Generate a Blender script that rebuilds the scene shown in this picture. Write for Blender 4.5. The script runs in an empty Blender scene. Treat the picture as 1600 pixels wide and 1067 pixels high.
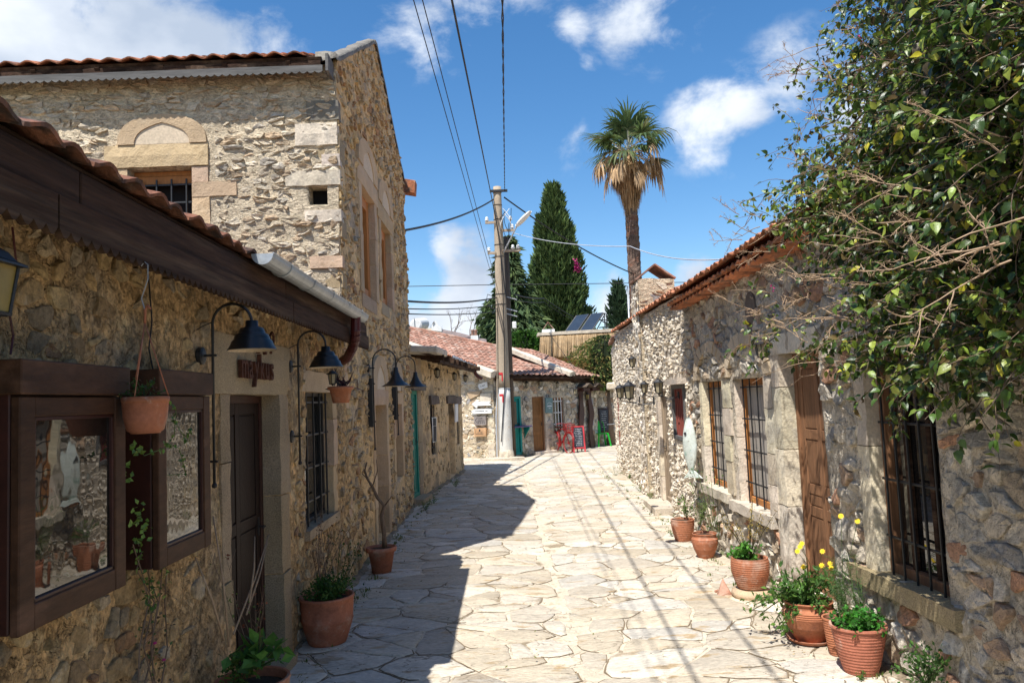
import bpy, math, random
from mathutils import Vector, Matrix, noise
from math import sin, cos, pi, radians, sqrt
rnd = random.Random(7)
SC = bpy.context.scene
COL = SC.collection
V = Vector
# ------------------------------------------------------------------ camera
CAM_H = 1.7
FPX = 1200.0
PITCH, ROLL, YAW = radians(4.28327688), radians(-2.4), radians(-0.79881762)
CM = Matrix.Rotation(YAW, 3, 'Z') @ Matrix.Rotation(pi/2+PITCH, 3, 'X') @ Matrix.Rotation(ROLL, 3, 'Z')
cd = bpy.data.cameras.new('camera'); cam = bpy.data.objects.new('camera', cd); COL.objects.link(cam)
cam.location = (0, 0, CAM_H); cam.rotation_euler = CM.to_euler()
cd.sensor_width = 36; cd.lens = 27; cd.clip_end = 2000; cd.clip_start = .05
SC.camera = cam
SC.view_settings.view_transform = 'Standard'; SC.view_settings.look = 'None'
SC.view_settings.exposure = 0.55; SC.view_settings.gamma = 1
SC.cycles.max_bounces = 7; SC.cycles.diffuse_bounces = 4; SC.cycles.transparent_max_bounces = 12
SC.cycles.use_denoising = True

def ray(px, py):
    return CM @ V(((px-800)/FPX, (533.5-py)/FPX, -1.0))
def atX(px, py, x):
    d = ray(px, py); t = x/d.x; return V((x, t*d.y, CAM_H+t*d.z))
def atY(px, py, y):
    d = ray(px, py); t = y/d.y; return V((t*d.x, y, CAM_H+t*d.z))
def atZ(px, py, z=0):
    d = ray(px, py); t = (z-CAM_H)/d.z; return V((t*d.x, t*d.y, z))
# ------------------------------------------------------------------ sun and sky
SUN_EL, SUN_AZ = radians(61), radians(33)      # light travels towards (sin az, cos az)
sl = bpy.data.lights.new('sun', 'SUN'); sun = bpy.data.objects.new('sun', sl); COL.objects.link(sun)
sl.energy = 5.0; sl.angle = radians(.5); sl.color = (1, .97, .915)
sd = V((sin(SUN_AZ)*cos(SUN_EL), cos(SUN_AZ)*cos(SUN_EL), -sin(SUN_EL)))
sun.rotation_euler = sd.to_track_quat('-Z', 'Y').to_euler()
wd = bpy.data.worlds.new('World'); SC.world = wd; wd.use_nodes = True
nt = wd.node_tree; nt.nodes.clear()
def N(t, tree=None, **k):
    n = (tree or nt).nodes.new(t)
    for a, b in k.items(): setattr(n, a, b)
    return n
def sky():
    L = nt.links.new
    out = N('ShaderNodeOutputWorld'); st = N('ShaderNodeTexSky', sky_type='NISHITA', sun_disc=False)
    st.sun_elevation = SUN_EL
    # direction towards the sun is (-sin az, -cos az)
    st.sun_rotation = math.atan2(-sin(SUN_AZ), -cos(SUN_AZ))
    st.altitude = 50; st.air_density = 1.0; st.dust_density = .5; st.ozone_density = 2.0
    hs = N('ShaderNodeHueSaturation'); hs.inputs['Saturation'].default_value = 1.30; hs.inputs['Value'].default_value = 1.0
    L(st.outputs[0], hs.inputs['Color'])
    bg = N('ShaderNodeBackground'); bg.inputs['Strength'].default_value = .12
    L(hs.outputs[0], bg.inputs['Color'])
    tc = N('ShaderNodeTexCoord')
    nrm = N('ShaderNodeVectorMath', operation='NORMALIZE'); L(tc.outputs['Generated'], nrm.inputs[0])
    blobs = [((60, 30), 210, 1.1), ((200, 30), 210, 1.1), ((310, 50), 110, .85), ((-150, 60), 300, 1), ((430, 62), 60, .62), ((640, 50), 95, .5),
             ((890, 40), 60, .48), ((1000, 5), 130, .62), ((920, 100), 40, .35), ((1110, 200), 90, .58), ((1160, 170), 80, .6), ((1240, 120), 95, .56), ((1330, 170), 100, .62), ((900, 210), 70, .4),
             ((735, 430), 75, .9), ((698, 395), 50, .85), ((720, 510), 100, 1.1), ((660, 505), 60, .8), ((960, 475), 55, .95), ((1090, 430), 45, .8), ((700, -60), 200, .5), ((1000, -80), 160, .6), ((1500, 120), 150, .5), ((780, 470), 70, .7)]
    mask = None
    for (p, r, a) in blobs:
        d = ray(*p).normalized(); e = ray(p[0]+r, p[1]).normalized()
        vd = N('ShaderNodeVectorMath', operation='DISTANCE'); L(nrm.outputs[0], vd.inputs[0]); vd.inputs[1].default_value = d
        mr = N('ShaderNodeMapRange'); mr.inputs['From Min'].default_value = 0; mr.inputs['From Max'].default_value = (d-e).length*1.15
        mr.inputs['To Min'].default_value = a; mr.inputs['To Max'].default_value = 0; L(vd.outputs['Value'], mr.inputs['Value'])
        if mask is None: mask = mr.outputs[0]
        else:
            mx = N('ShaderNodeMath', operation='MAXIMUM'); L(mask, mx.inputs[0]); L(mr.outputs[0], mx.inputs[1]); mask = mx.outputs[0]
    mp = N('ShaderNodeMapping'); mp.inputs['Scale'].default_value = (1, 1, 1.5); L(nrm.outputs[0], mp.inputs[0])
    # clouds of the rest of the sky: large soft noise
    nb = N('ShaderNodeTexNoise'); nb.inputs['Scale'].default_value = 2.1; nb.inputs['Detail'].default_value = 3; L(mp.outputs[0], nb.inputs['Vector'])
    fr = N('ShaderNodeVectorMath', operation='DISTANCE'); L(nrm.outputs[0], fr.inputs[0]); fr.inputs[1].default_value = ray(800, 300).normalized()
    fm = N('ShaderNodeMapRange'); fm.inputs['From Min'].default_value = .75; fm.inputs['From Max'].default_value = .95; L(fr.outputs['Value'], fm.inputs['Value'])
    m3 = N('ShaderNodeMapRange'); m3.inputs['From Min'].default_value = .52; m3.inputs['From Max'].default_value = .72; L(nb.outputs['Fac'], m3.inputs['Value'])
    m4 = N('ShaderNodeMath', operation='MULTIPLY'); L(m3.outputs[0], m4.inputs[0]); L(fm.outputs[0], m4.inputs[1])
    mx = N('ShaderNodeMath', operation='MAXIMUM'); L(mask, mx.inputs[0]); L(m4.outputs[0], mx.inputs[1]); mask = mx.outputs[0]
    n1 = N('ShaderNodeTexNoise'); n1.inputs['Scale'].default_value = 8.0; n1.inputs['Detail'].default_value = 12; n1.inputs['Roughness'].default_value = .6; n1.inputs['Distortion'].default_value = .25
    L(mp.outputs[0], n1.inputs['Vector'])
    # density = mask + 2.2*(noise-.5) - .33
    a = N('ShaderNodeMath', operation='MULTIPLY_ADD'); L(n1.outputs['Fac'], a.inputs[0]); a.inputs[1].default_value = 2.3; a.inputs[2].default_value = -1.15-.16
    b = N('ShaderNodeMath', operation='ADD'); L(a.outputs[0], b.inputs[0]); L(mask, b.inputs[1])
    # nothing where the mask is nothing
    g = N('ShaderNodeMapRange'); g.inputs['From Min'].default_value = 0; g.inputs['From Max'].default_value = .25; L(mask, g.inputs['Value'])
    dn = N('ShaderNodeMapRange', interpolation_type='SMOOTHSTEP'); dn.inputs['From Min'].default_value = 0; dn.inputs['From Max'].default_value = .62; L(b.outputs[0], dn.inputs['Value'])
    dm = N('ShaderNodeMath', operation='MULTIPLY'); L(dn.outputs[0], dm.inputs[0]); L(g.outputs[0], dm.inputs[1])
    # cloud colour: brighter puffs, blue-grey cores
    n2 = N('ShaderNodeTexNoise'); n2.inputs['Scale'].default_value = 5; n2.inputs['Detail'].default_value = 7; L(mp.outputs[0], n2.inputs['Vector'])
    cr = N('ShaderNodeValToRGB'); cr.color_ramp.elements[0].position = .38; cr.color_ramp.elements[0].color = (.43, .51, .64, 1)
    cr.color_ramp.elements[1].position = .62; cr.color_ramp.elements[1].color = (.80, .85, .92, 1); L(n2.outputs['Fac'], cr.inputs[0])
    cb = N('ShaderNodeBackground'); cb.inputs['Strength'].default_value = .85; L(cr.outputs[0], cb.inputs['Color'])
    ms = N('ShaderNodeMixShader'); L(dm.outputs[0], ms.inputs[0]); L(bg.outputs[0], ms.inputs[1]); L(cb.outputs[0], ms.inputs[2])
    L(ms.outputs[0], out.inputs[0])
sky()

# ------------------------------------------------------------------ materials
def mat(name, col, rough=.85, metal=0.0, var=.3, vs=3.0, grain=.2, gs=45.0, bump=((9, .02), (60, .004)), stretch=(1, 1, 1),
        spots=(), spec=.25, tint=True, objr=0.0, coat=0.0, trans=0.0, space='world', cracks=None, pits=None):
    m = bpy.data.materials.new(name); m.use_nodes = True; t = m.node_tree; L = t.links.new
    bs = t.nodes['Principled BSDF']
    bs.inputs['Roughness'].default_value = rough; bs.inputs['Metallic'].default_value = metal
    bs.inputs['Specular IOR Level'].default_value = spec; bs.inputs['Coat Weight'].default_value = coat
    def n(ty, **k): return N(ty, t, **k)
    if space == 'world': src = n('ShaderNodeNewGeometry').outputs['Position']
    else: src = n('ShaderNodeTexCoord').outputs['Object']
    mp = n('ShaderNodeMapping'); mp.inputs['Scale'].default_value = stretch; L(src, mp.inputs[0]); P = mp.outputs[0]
    def nz(sc, det=6, ro=.6, vec=None, dist=0):
        x = n('ShaderNodeTexNoise'); x.inputs['Scale'].default_value = sc; x.inputs['Detail'].default_value = det
        x.inputs['Roughness'].default_value = ro; x.inputs['Distortion'].default_value = dist; L(vec or P, x.inputs['Vector']); return x.outputs['Fac']
    def mr(v, a, b, c, d):
        x = n('ShaderNodeMapRange'); L(v, x.inputs[0])
        for i, q in enumerate((a, b, c, d)): x.inputs[i+1].default_value = q
        return x.outputs[0]
    def mul(a, b):
        x = n('ShaderNodeVectorMath', operation='MULTIPLY'); L(a, x.inputs[0]); L(b, x.inputs[1]); return x.outputs[0]
    rgb = n('ShaderNodeRGB'); rgb.outputs[0].default_value = (*col, 1); c = rgb.outputs[0]
    if tint:
        at = n('ShaderNodeAttribute'); at.attribute_name = 'tint'; c = mul(c, at.outputs['Color'])
    for (sc, s, lo, hi, amt) in spots:
        f = mr(nz(s, 7, .62), lo, hi, 0, amt)
        mx = n('ShaderNodeMix', data_type='RGBA'); L(f, mx.inputs[0]); L(c, mx.inputs[6]); mx.inputs[7].default_value = (*sc, 1); c = mx.outputs[2]
    k = n('ShaderNodeMath', operation='MULTIPLY')
    L(mr(nz(vs), .3, .7, 1-var, 1+var), k.inputs[0]); L(mr(nz(gs, 5, .7), .3, .7, 1-grain, 1+grain), k.inputs[1]); fac = k.outputs[0]
    if objr:
        oi = n('ShaderNodeObjectInfo'); k2 = n('ShaderNodeMath', operation='MULTIPLY'); L(fac, k2.inputs[0]); L(mr(oi.outputs['Random'], 0, 1, 1-objr, 1+objr), k2.inputs[1]); fac = k2.outputs[0]
    if cracks:
        sc_, wd_, cc = cracks
        wv = n('ShaderNodeTexNoise'); wv.inputs['Scale'].default_value = sc_*1.6; wv.inputs['Detail'].default_value = 5; L(P, wv.inputs['Vector'])
        ad = n('ShaderNodeVectorMath', operation='MULTIPLY_ADD'); L(wv.outputs['Color'], ad.inputs[0]); ad.inputs[1].default_value = (.55/sc_*2,)*3; L(P, ad.inputs[2])
        vo = n('ShaderNodeTexVoronoi', feature='DISTANCE_TO_EDGE'); vo.inputs['Scale'].default_value = sc_; L(ad.outputs[0], vo.inputs['Vector'])
        f1 = mr(vo.outputs['Distance'], 0, wd_, 1, 0)
        f2 = n('ShaderNodeMath', operation='MULTIPLY'); L(f1, f2.inputs[0]); L(mr(nz(sc_*.9, 3, .5), .45, .6, 0, .85), f2.inputs[1])
        mx = n('ShaderNodeMix', data_type='RGBA'); L(f2.outputs[0], mx.inputs[0]); L(c, mx.inputs[6]); mx.inputs[7].default_value = (*cc, 1); c = mx.outputs[2]
    s = n('ShaderNodeVectorMath', operation='SCALE'); L(c, s.inputs[0]); L(fac, s.inputs['Scale']); c = s.outputs[0]
    L(c, bs.inputs['Base Color'])
    if trans:
        tr = n('ShaderNodeBsdfTranslucent'); hsv = n('ShaderNodeHueSaturation'); hsv.inputs['Value'].default_value = 2.2; hsv.inputs['Hue'].default_value = .485; L(c, hsv.inputs['Color']); L(hsv.outputs[0], tr.inputs[0])
        ms = n('ShaderNodeMixShader'); ms.inputs[0].default_value = trans; L(bs.outputs[0], ms.inputs[1]); L(tr.outputs[0], ms.inputs[2])
        L(ms.outputs[0], t.nodes['Material Output'].inputs[0])
    prev = None
    if pits:
        b = n('ShaderNodeBump'); b.inputs['Distance'].default_value = pits[1]; L(mr(nz(pits[0], 4, .65, dist=.6), .40, .52, 0, 1), b.inputs['Height']); prev = b.outputs[0]
    for (sc_, d) in bump:
        b = n('ShaderNodeBump'); b.inputs['Distance'].default_value = d; b.inputs['Strength'].default_value = 1.0
        L(nz(sc_, 5, .62), b.inputs['Height'])
        if prev: L(prev, b.inputs['Normal'])
        prev = b.outputs[0]
    if prev: L(prev, bs.inputs['Normal'])
    return m
def simple(name, col, rough=.6, metal=0.0, spec=.4, **k):
    return mat(name, col, rough, metal, spec=spec, var=k.pop('var', .12), grain=k.pop('grain', .1), bump=k.pop('bump', ((40, .001),)), **k)

S_STONE = dict(var=.3, vs=7, grain=.45, gs=34, bump=((11, .022), (45, .012), (130, .005)))
M_goldm = mat('golden mortar', (.57, .375, .185), var=.3, vs=2.2, grain=.5, gs=26, bump=((7, .05), (22, .028), (70, .01)), pits=(13, .035),
              spots=[((.34, .29, .22), 1.3, .52, .62, .7), ((.12, .075, .035), 8, .56, .64, .8), ((.62, .47, .27), 4, .56, .64, .7), ((.08, .055, .03), 30, .64, .70, .7)])
M_creamm = mat('cream mortar', (.74, .61, .43), var=.16, vs=2, grain=.28, gs=30, stretch=(1, 1, 2.2), bump=((7, .04), (24, .03), (75, .010)), pits=(15, .02),
               spots=[((.54, .43, .30), 4, .52, .64, .6), ((.36, .32, .27), 11, .62, .70, .5)])
M_greym = mat('grey mortar', (.60, .52, .40), var=.22, vs=2, grain=.22, gs=30, bump=((8, .03), (26, .02), (80, .008)), pits=(14, .02),
              spots=[((.22, .19, .16), 3, .54, .66, .6), ((.42, .25, .12), 5, .62, .70, .5)])
M_palem = mat('pale rough mortar', (.64, .56, .45), var=.2, vs=2, grain=.25, gs=30, bump=((12, .03), (40, .015), (100, .005)),
              spots=[((.26, .21, .15), 9, .54, .64, .7)])
M_farm = mat('brown house mortar', (.62, .445, .25), var=.25, vs=2, grain=.2, gs=16, bump=((6, .04), (20, .02)),
              spots=[((.20, .17, .14), 1.6, .52, .64, .6), ((.5, .4, .26), 4, .56, .66, .5)])
M_stone = mat('rubble stone', (1, 1, 1), spots=[((.20, .15, .08), 5, .60, .72, .55), ((.10, .10, .09), 13, .60, .70, .5), ((.52, .46, .37), 9, .60, .68, .5), ((.07, .06, .045), 34, .64, .70, .6)], **S_STONE)
M_stoneL = mat('layered stone', (1, 1, 1), stretch=(1, 1, 3.2), spots=[((.42, .30, .16), 4, .56, .68, .5), ((.12, .12, .11), 14, .60, .70, .45)], **S_STONE)
M_sand = mat('dressed sandstone', (.50, .365, .235), var=.14, vs=3, grain=.14, gs=70, bump=((18, .010), (60, .006), (160, .002)),
             spots=[((.40, .33, .24), 2.4, .52, .66, .5), ((.30, .2, .1), 9, .6, .72, .5)])
M_granite = mat('granite jamb', (.34, .265, .17), var=.22, vs=3, grain=.5, gs=120, bump=((10, .008), (90, .005)), spots=[((.22, .17, .12), 3, .52, .66, .5)])
M_lime = mat('lime plaster', (.58, .505, .395), var=.2, vs=4, grain=.22, gs=50, bump=((10, .015), (60, .004)), spots=[((.32, .29, .25), 5, .52, .66, .6)])
M_litter = simple('dry litter', (1, 1, 1), .9, bump=())
M_flag = mat('street flagstone', (1, 1, 1), rough=.75, var=.16, vs=2.6, grain=.26, gs=30, stretch=(.8, 1.9, 1), bump=((5, .014), (22, .012), (90, .003)), cracks=(3.0, .020, (.12, .09, .06)),
             spots=[((.38, .26, .13), 3.4, .57, .63, .8), ((.42, .40, .36), 1.7, .56, .66, .45), ((.30, .27, .22), 16, .62, .70, .5)])
M_joint = mat('street mortar', (.58, .50, .385), rough=.9, var=.15, vs=3, grain=.2, gs=50, bump=((10, .012), (50, .006)), cracks=(5, .03, (.10, .075, .05)),
             spots=[((.22, .17, .11), 3.1, .55, .61, .85), ((.35, .26, .16), 11, .56, .66, .6)])
M_earth = mat('dry earth', (.30, .25, .17), var=.25, vs=.5, spots=[((.12, .14, .06), .3, .5, .6, .8)])
M_tile = mat('clay roof tile', (.44, .17, .085), rough=.85, var=.35, vs=5, grain=.25, gs=40, objr=.35, bump=((12, .008), (60, .003)),
             spots=[((.11, .09, .075), 7, .50, .64, .8), ((.46, .38, .30), 11, .60, .70, .6)])
M_tiledark = mat('sooty clay tile', (.20, .085, .05), rough=.85, var=.4, vs=7, grain=.3, gs=40, objr=.3, bump=((12, .012), (50, .006)),
             spots=[((.045, .038, .034), 8, .46, .60, .85), ((.34, .26, .2), 11, .62, .72, .5)])
M_tilefar = mat('orange pantile', (.29, .15, .105), rough=.85, var=.22, vs=3, grain=.2, gs=12, objr=.25, bump=((12, .006),),
             spots=[((.40, .31, .25), 4, .50, .64, .7), ((.12, .08, .06), 9, .56, .66, .6)])
M_pot = mat('terracotta', (.39, .145, .078), rough=.8, var=.2, vs=7, grain=.15, gs=60, bump=((14, .004), (90, .0015)), spots=[((.48, .33, .25), 5, .53, .66, .7), ((.20, .08, .05), 9, .56, .68, .55), ((.50, .42, .36), 17, .62, .72, .5)])
M_soil = mat('potting soil', (.05, .035, .022), bump=((30, .02),))
M_darkwood = mat('weathered dark wood', (.046, .024, .015), rough=.8, spec=.12, var=.5, vs=3.5, grain=.5, gs=24, stretch=(1, .10, 1.8), bump=((14, .006), (50, .004)), spots=[((.13, .085, .055), 5, .50, .66, .6), ((.015, .009, .006), 9, .56, .66, .7)])
M_redwood = mat('red brown varnished wood', (.040, .011, .008), rough=.45, var=.3, vs=4, grain=.25, gs=25, stretch=(1, .3, 1), bump=((50, .0015),), spec=.35)
M_boxfront = mat('faded brown frame wood', (.062, .028, .014), rough=.6, var=.3, vs=5, grain=.35, gs=25, stretch=(1, .25, 1), bump=((30, .002), (60, .0015)), spec=.2, spots=[((.16, .085, .055), 6, .58, .7, .45)])
M_greywood = mat('silver grey wood', (.125, .12, .115), rough=.8, var=.3, vs=4, grain=.3, gs=22, stretch=(.15, 1, 1.4), bump=((35, .004),), spots=[((.08, .075, .07), 4, .52, .62, .6)])
M_oldwood = mat('old brown door wood', (.24, .118, .058), rough=.7, var=.25, vs=3, grain=.35, gs=30, stretch=(1.3, 1.3, .14), bump=((40, .004),), spots=[((.09, .045, .025), 3, .52, .66, .6), ((.30, .20, .12), 6, .6, .7, .4)])
M_seam = simple('dirt in joints', (.20, .15, .095), .95, bump=())
M_palewood = mat('pale bleached wood', (.30, .23, .16), rough=.8, var=.2, vs=3, grain=.3, gs=30, stretch=(1.3, 1.3, .14), bump=((40, .004),))
M_shutter = mat('grey shutter boards', (.40, .36, .31), rough=.8, var=.25, vs=3, grain=.25, gs=26, stretch=(1.4, 1.4, .12), bump=((40, .003),))
M_newwood = mat('orange pine frame', (.42, .17, .05), rough=.6, var=.2, vs=3, grain=.2, gs=25, stretch=(1.3, 1.3, .2), bump=((40, .002),))
M_teal = mat('teal painted wood', (.012, .24, .215), rough=.55, var=.15, vs=4, grain=.15, gs=25, stretch=(1, 1, .3), bump=((30, .003),))
M_green = mat('green painted door', (.014, .20, .145), rough=.6, var=.15, vs=4, grain=.15, gs=25, stretch=(1, 1, .3), bump=((30, .003),))
M_iron = simple('black iron', (.014, .014, .015), .5, .0, spec=.5)
M_ironred = simple('rust red painted iron', (.23, .055, .04), .6)
M_enamel = simple('black enamel', (.012, .012, .012), .33, 0, spec=.4)
M_zinc = mat('zinc gutter', (.42, .44, .45), rough=.5, metal=.55, var=.15, grain=.15, gs=20, bump=((20, .002),))
M_redmetal = simple('oxblood painted pipe', (.075, .012, .012), .4)
M_rust = mat('rusty letters', (.085, .032, .018), rough=.8, var=.4, vs=20, grain=.3, gs=60)
M_coping = mat('weathered grey coping', (.21, .19, .16), var=.3, vs=4, grain=.2, gs=40, bump=((10, .02), (50, .006)), spots=[((.14, .13, .12), 5, .5, .62, .7)])
M_black = simple('dark interior', (.006, .005, .005), .9)  # near-black colour stands in for the shade inside openings
M_white = mat('white paint', (.72, .72, .70), rough=.7, var=.1, vs=4, grain=.1, gs=30, spots=[((.45, .43, .40), 6, .58, .7, .5)], bump=((20, .004),))
M_concrete = mat('pole concrete', (.36, .29, .21), rough=.85, var=.14, vs=2, grain=.15, gs=30, bump=((8, .01), (40, .004)), stretch=(1, 1, .5))
M_polewood = mat('creosoted pole', (.10, .075, .055), rough=.8, var=.3, vs=4, grain=.3, gs=25, stretch=(1, 1, .1), bump=((30, .006),))
M_wire = simple('cable rubber', (.012, .012, .014), .6)
M_palewire = simple('grey cable', (.40, .42, .45), .5)
M_lampglass = simple('frosted lamp glass', (.33, .28, .18), .35, spec=.5)
M_amber = simple('dim amber glass', (.26, .19, .055), .4, spec=.5)
M_leaf = mat('glossy leaf', (1, 1, 1), rough=.36, var=.4, vs=4, grain=.3, gs=30, spec=.38, trans=.16, bump=((60, .002),))
M_leafm = mat('matt leaf', (1, 1, 1), rough=.6, var=.25, vs=5, grain=.2, gs=30, spec=.3, trans=.22, bump=())
M_needle = mat('conifer sprays', (1, 1, 1), rough=.75, var=.45, vs=1.6, grain=.3, gs=9, spec=.2, trans=.10, bump=())
M_bark = mat('thin grey bark', (.17, .12, .085), rough=.85, var=.3, vs=8, grain=.3, gs=40, bump=((40, .006),))
M_twig = mat('dry tan twig', (.36, .25, .16), rough=.85, var=.25, vs=8, bump=())
M_palmbark = mat('palm bark', (.15, .10, .075), rough=.9, var=.35, vs=3, grain=.3, gs=12, stretch=(1, 1, 2.5), bump=((9, .05), (30, .02)), spots=[((.20, .08, .045), 2, .5, .62, .6)])
M_straw = mat('dead frond straw', (.38, .26, .15), rough=.8, var=.35, vs=3, grain=.3, gs=20, trans=.15, bump=())
M_reed = mat('reed thatch', (.37, .26, .145), rough=.85, var=.25, vs=1, grain=.45, gs=8, stretch=(4, 4, .35), bump=((12, .03),))
M_slate = mat('brown grey schist', (.135, .105, .085), rough=.8, bump=((8, .02), (30, .01)))
M_board = simple('chalkboard', (.035, .042, .055), .7)
M_chalk = simple('chalk', (.55, .57, .60), .9, bump=())
M_pink = simple('faded red paint', (.52, .045, .055), .55)
M_bike = simple('red bicycle paint', (.26, .012, .012), .45)
M_chair = simple('bright green metal', (.015, .38, .03), .4)
M_ink = simple('dark print', (.03, .03, .035), .8, bump=())
M_redpaint = simple('red road mark paint', (.55, .02, .03), .6, bump=())
M_brownp = simple('dark brown painted board', (.050, .014, .010), .5)
M_solar = simple('solar collector glass', (.03, .04, .055), .15, spec=.8)
M_teal2 = simple('faded teal sign', (.13, .21, .21), .6)
M_greysign = mat('grey engraved wood', (.22, .19, .175), rough=.8, bump=((30, .003),))
M_tansign = mat('tan sign wood', (.46, .27, .14), rough=.7, bump=((30, .003),))
M_purple = simple('violet shelf paint', (.10, .07, .17), .6)
M_lilac = simple('lilac window paint', (.30, .29, .34), .6)
M_flowery = simple('yellow petals', (.80, .55, .01), .6)
M_magenta = simple('magenta bracts', (.34, .015, .12), .6)
M_fish = mat('flaking pale green paint', (.56, .60, .54), rough=.75, var=.1, grain=.15, gs=40, bump=((30, .006),), spots=[((.20, .36, .28), 14, .58, .66, .6), ((.16, .12, .08), 22, .58, .66, .8), ((.6, .66, .64), 6, .5, .6, .6)])
def glassm():
    m = bpy.data.materials.new('window glass'); m.use_nodes = True; b = m.node_tree.nodes['Principled BSDF']
    b.inputs['Base Color'].default_value = (.012, .011, .010, 1); b.inputs['Roughness'].default_value = .02; b.inputs['Specular IOR Level'].default_value = .6; b.inputs['IOR'].default_value = 1.75
    t = m.node_tree; n = N('ShaderNodeTexNoise', t); n.inputs['Scale'].default_value = 2.5
    bm = N('ShaderNodeBump', t); bm.inputs['Distance'].default_value = .004; bm.inputs['Strength'].default_value = .35
    t.links.new(n.outputs['Fac'], bm.inputs['Height']); t.links.new(bm.outputs[0], b.inputs['Normal'])
    return m
M_glass = glassm()

# ------------------------------------------------------------------ mesh building
def wloc(o):
    l = V((0, 0, 0))
    while o is not None: l = l + V(o.location); o = o.parent
    return l
class MB:
    def __init__(s): s.v = []; s.f = []; s.c = []; s.tint = (1, 1, 1)
    def add(s, vs, fs):
        b = len(s.v); s.v += [tuple(p) for p in vs]; s.c += [s.tint]*len(vs); s.f += [tuple(b+i for i in f) for f in fs]
    def cbox(s, o, X, Y, Z, c=.004):
        """chamfered box: centre o, half vectors X Y Z"""
        o, X, Y, Z = V(o), V(X), V(Y), V(Z)
        if X.cross(Y).dot(Z) < 0: X = -X
        lx, ly, lz = X.length, Y.length, Z.length
        c = min(c, .35*min(lx, ly, lz)); x, y, z = X/lx, Y/ly, Z/lz
        vs = []; idx = {}
        for i in (-1, 1):
            for j in (-1, 1):
                for k in (-1, 1):
                    for a in range(3):
                        d = [lx, ly, lz]; 
                        for q in range(3):
                            if q != a: d[q] -= c
                        idx[(i, j, k, a)] = len(vs); vs.append(o+x*(i*d[0])+y*(j*d[1])+z*(k*d[2]))
        I = lambda *t: idx[t]
        fs = []
        fs += [[I(1, -1, -1, 0), I(1, 1, -1, 0), I(1, 1, 1, 0), I(1, -1, 1, 0)], [I(-1, -1, 1, 0), I(-1, 1, 1, 0), I(-1, 1, -1, 0), I(-1, -1, -1, 0)],
               [I(-1, 1, -1, 1), I(-1, 1, 1, 1), I(1, 1, 1, 1), I(1, 1, -1, 1)], [I(1, -1, -1, 1), I(1, -1, 1, 1), I(-1, -1, 1, 1), I(-1, -1, -1, 1)],
               [I(-1, -1, 1, 2), I(1, -1, 1, 2), I(1, 1, 1, 2), I(-1, 1, 1, 2)], [I(-1, 1, -1, 2), I(1, 1, -1, 2), I(1, -1, -1, 2), I(-1, -1, -1, 2)]]
        for i in (-1, 1):
            for j in (-1, 1):
                q = [I(i, j, -1, 0), I(i, j, -1, 1), I(i, j, 1, 1), I(i, j, 1, 0)]; fs.append(q if i*j > 0 else q[::-1])
                q = [I(i, -1, j, 0), I(i, 1, j, 0), I(i, 1, j, 2), I(i, -1, j, 2)]; fs.append(q if i*j > 0 else q[::-1])
                q = [I(-1, i, j, 1), I(-1, i, j, 2), I(1, i, j, 2), I(1, i, j, 1)]; fs.append(q if i*j > 0 else q[::-1])
                for k in (-1, 1):
                    q = [I(i, j, k, 0), I(i, j, k, 1), I(i, j, k, 2)]; fs.append(q if i*j*k > 0 else q[::-1])
        s.add(vs, fs); return s
    def box(s, x0, x1, y0, y1, z0, z1, c=.004):
        return s.cbox(((x0+x1)/2, (y0+y1)/2, (z0+z1)/2), (abs(x1-x0)/2, 0, 0), (0, abs(y1-y0)/2, 0), (0, 0, abs(z1-z0)/2), c)
    def wbox(s, W, u0, u1, v0, v1, w0, w1, c=.004):
        return s.cbox(W.P((u0+u1)/2, (v0+v1)/2, (w0+w1)/2), W.D*(abs(u1-u0)/2), W.U*(abs(v1-v0)/2), W.N*(abs(w1-w0)/2), c)
    def bar(s, a, b, wd, th=None, up=(0, 0, 1), c=.002):
        a, b = V(a), V(b); d = b-a; th = th or wd; up = V(up)
        x = d.cross(up); 
        if x.length < 1e-5: x = d.cross(V((1, 0, 0)))
        x.normalize(); z = x.cross(d).normalized()
        return s.cbox((a+b)/2, d/2, x*wd/2, z*th/2, c)
    def tube(s, pts, r, n=6, cap=True):
        pts = [V(p) for p in pts]; rs = r if isinstance(r, (list, tuple)) else [r]*len(pts)
        vs = []; fs = []; pv = None
        for i, p in enumerate(pts):
            t = (pts[min(i+1, len(pts)-1)]-pts[max(i-1, 0)])
            if t.length < 1e-9: t = V((0, 0, 1))
            t.normalize()
            if pv is None: a = t.cross(V((0, 0, 1)) if abs(t.z) < .9 else V((1, 0, 0)))
            else: a = pv-t*pv.dot(t)
            if a.length < 1e-6: a = t.orthogonal()
            a.normalize(); pv = a; b = t.cross(a)
            for k in range(n):
                q = 2*pi*k/n; vs.append(p+(a*cos(q)+b*sin(q))*rs[i])
        for i in range(len(pts)-1):
            for k in range(n):
                fs.append((i*n+k, i*n+(k+1) % n, (i+1)*n+(k+1) % n, (i+1)*n+k))
        if cap: fs.append(tuple(range(n))[::-1]); fs.append(tuple((len(pts)-1)*n+k for k in range(n)))
        s.add(vs, fs); return s
    def lathe(s, prof, n=24, o=(0, 0, 0), M=None, jit=0, arc=2*pi):
        vs = []; fs = []; o = V(o); full = abs(arc-2*pi) < 1e-6; m = n if full else n+1
        for (r, z) in prof:
            for k in range(m):
                a = arc*k/n; rr = r*(1+jit*noise.noise(V((cos(a), sin(a), z*3+o.x*7)))) if jit else r
                p = V((rr*cos(a), rr*sin(a), z)); vs.append((M @ p if M else p)+o)
        for i in range(len(prof)-1):
            for k in range(n):
                k2 = (k+1) % m if full else k+1
                fs.append((i*m+k, i*m+k2, (i+1)*m+k2, (i+1)*m+k))
        s.add(vs, fs); return s
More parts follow.
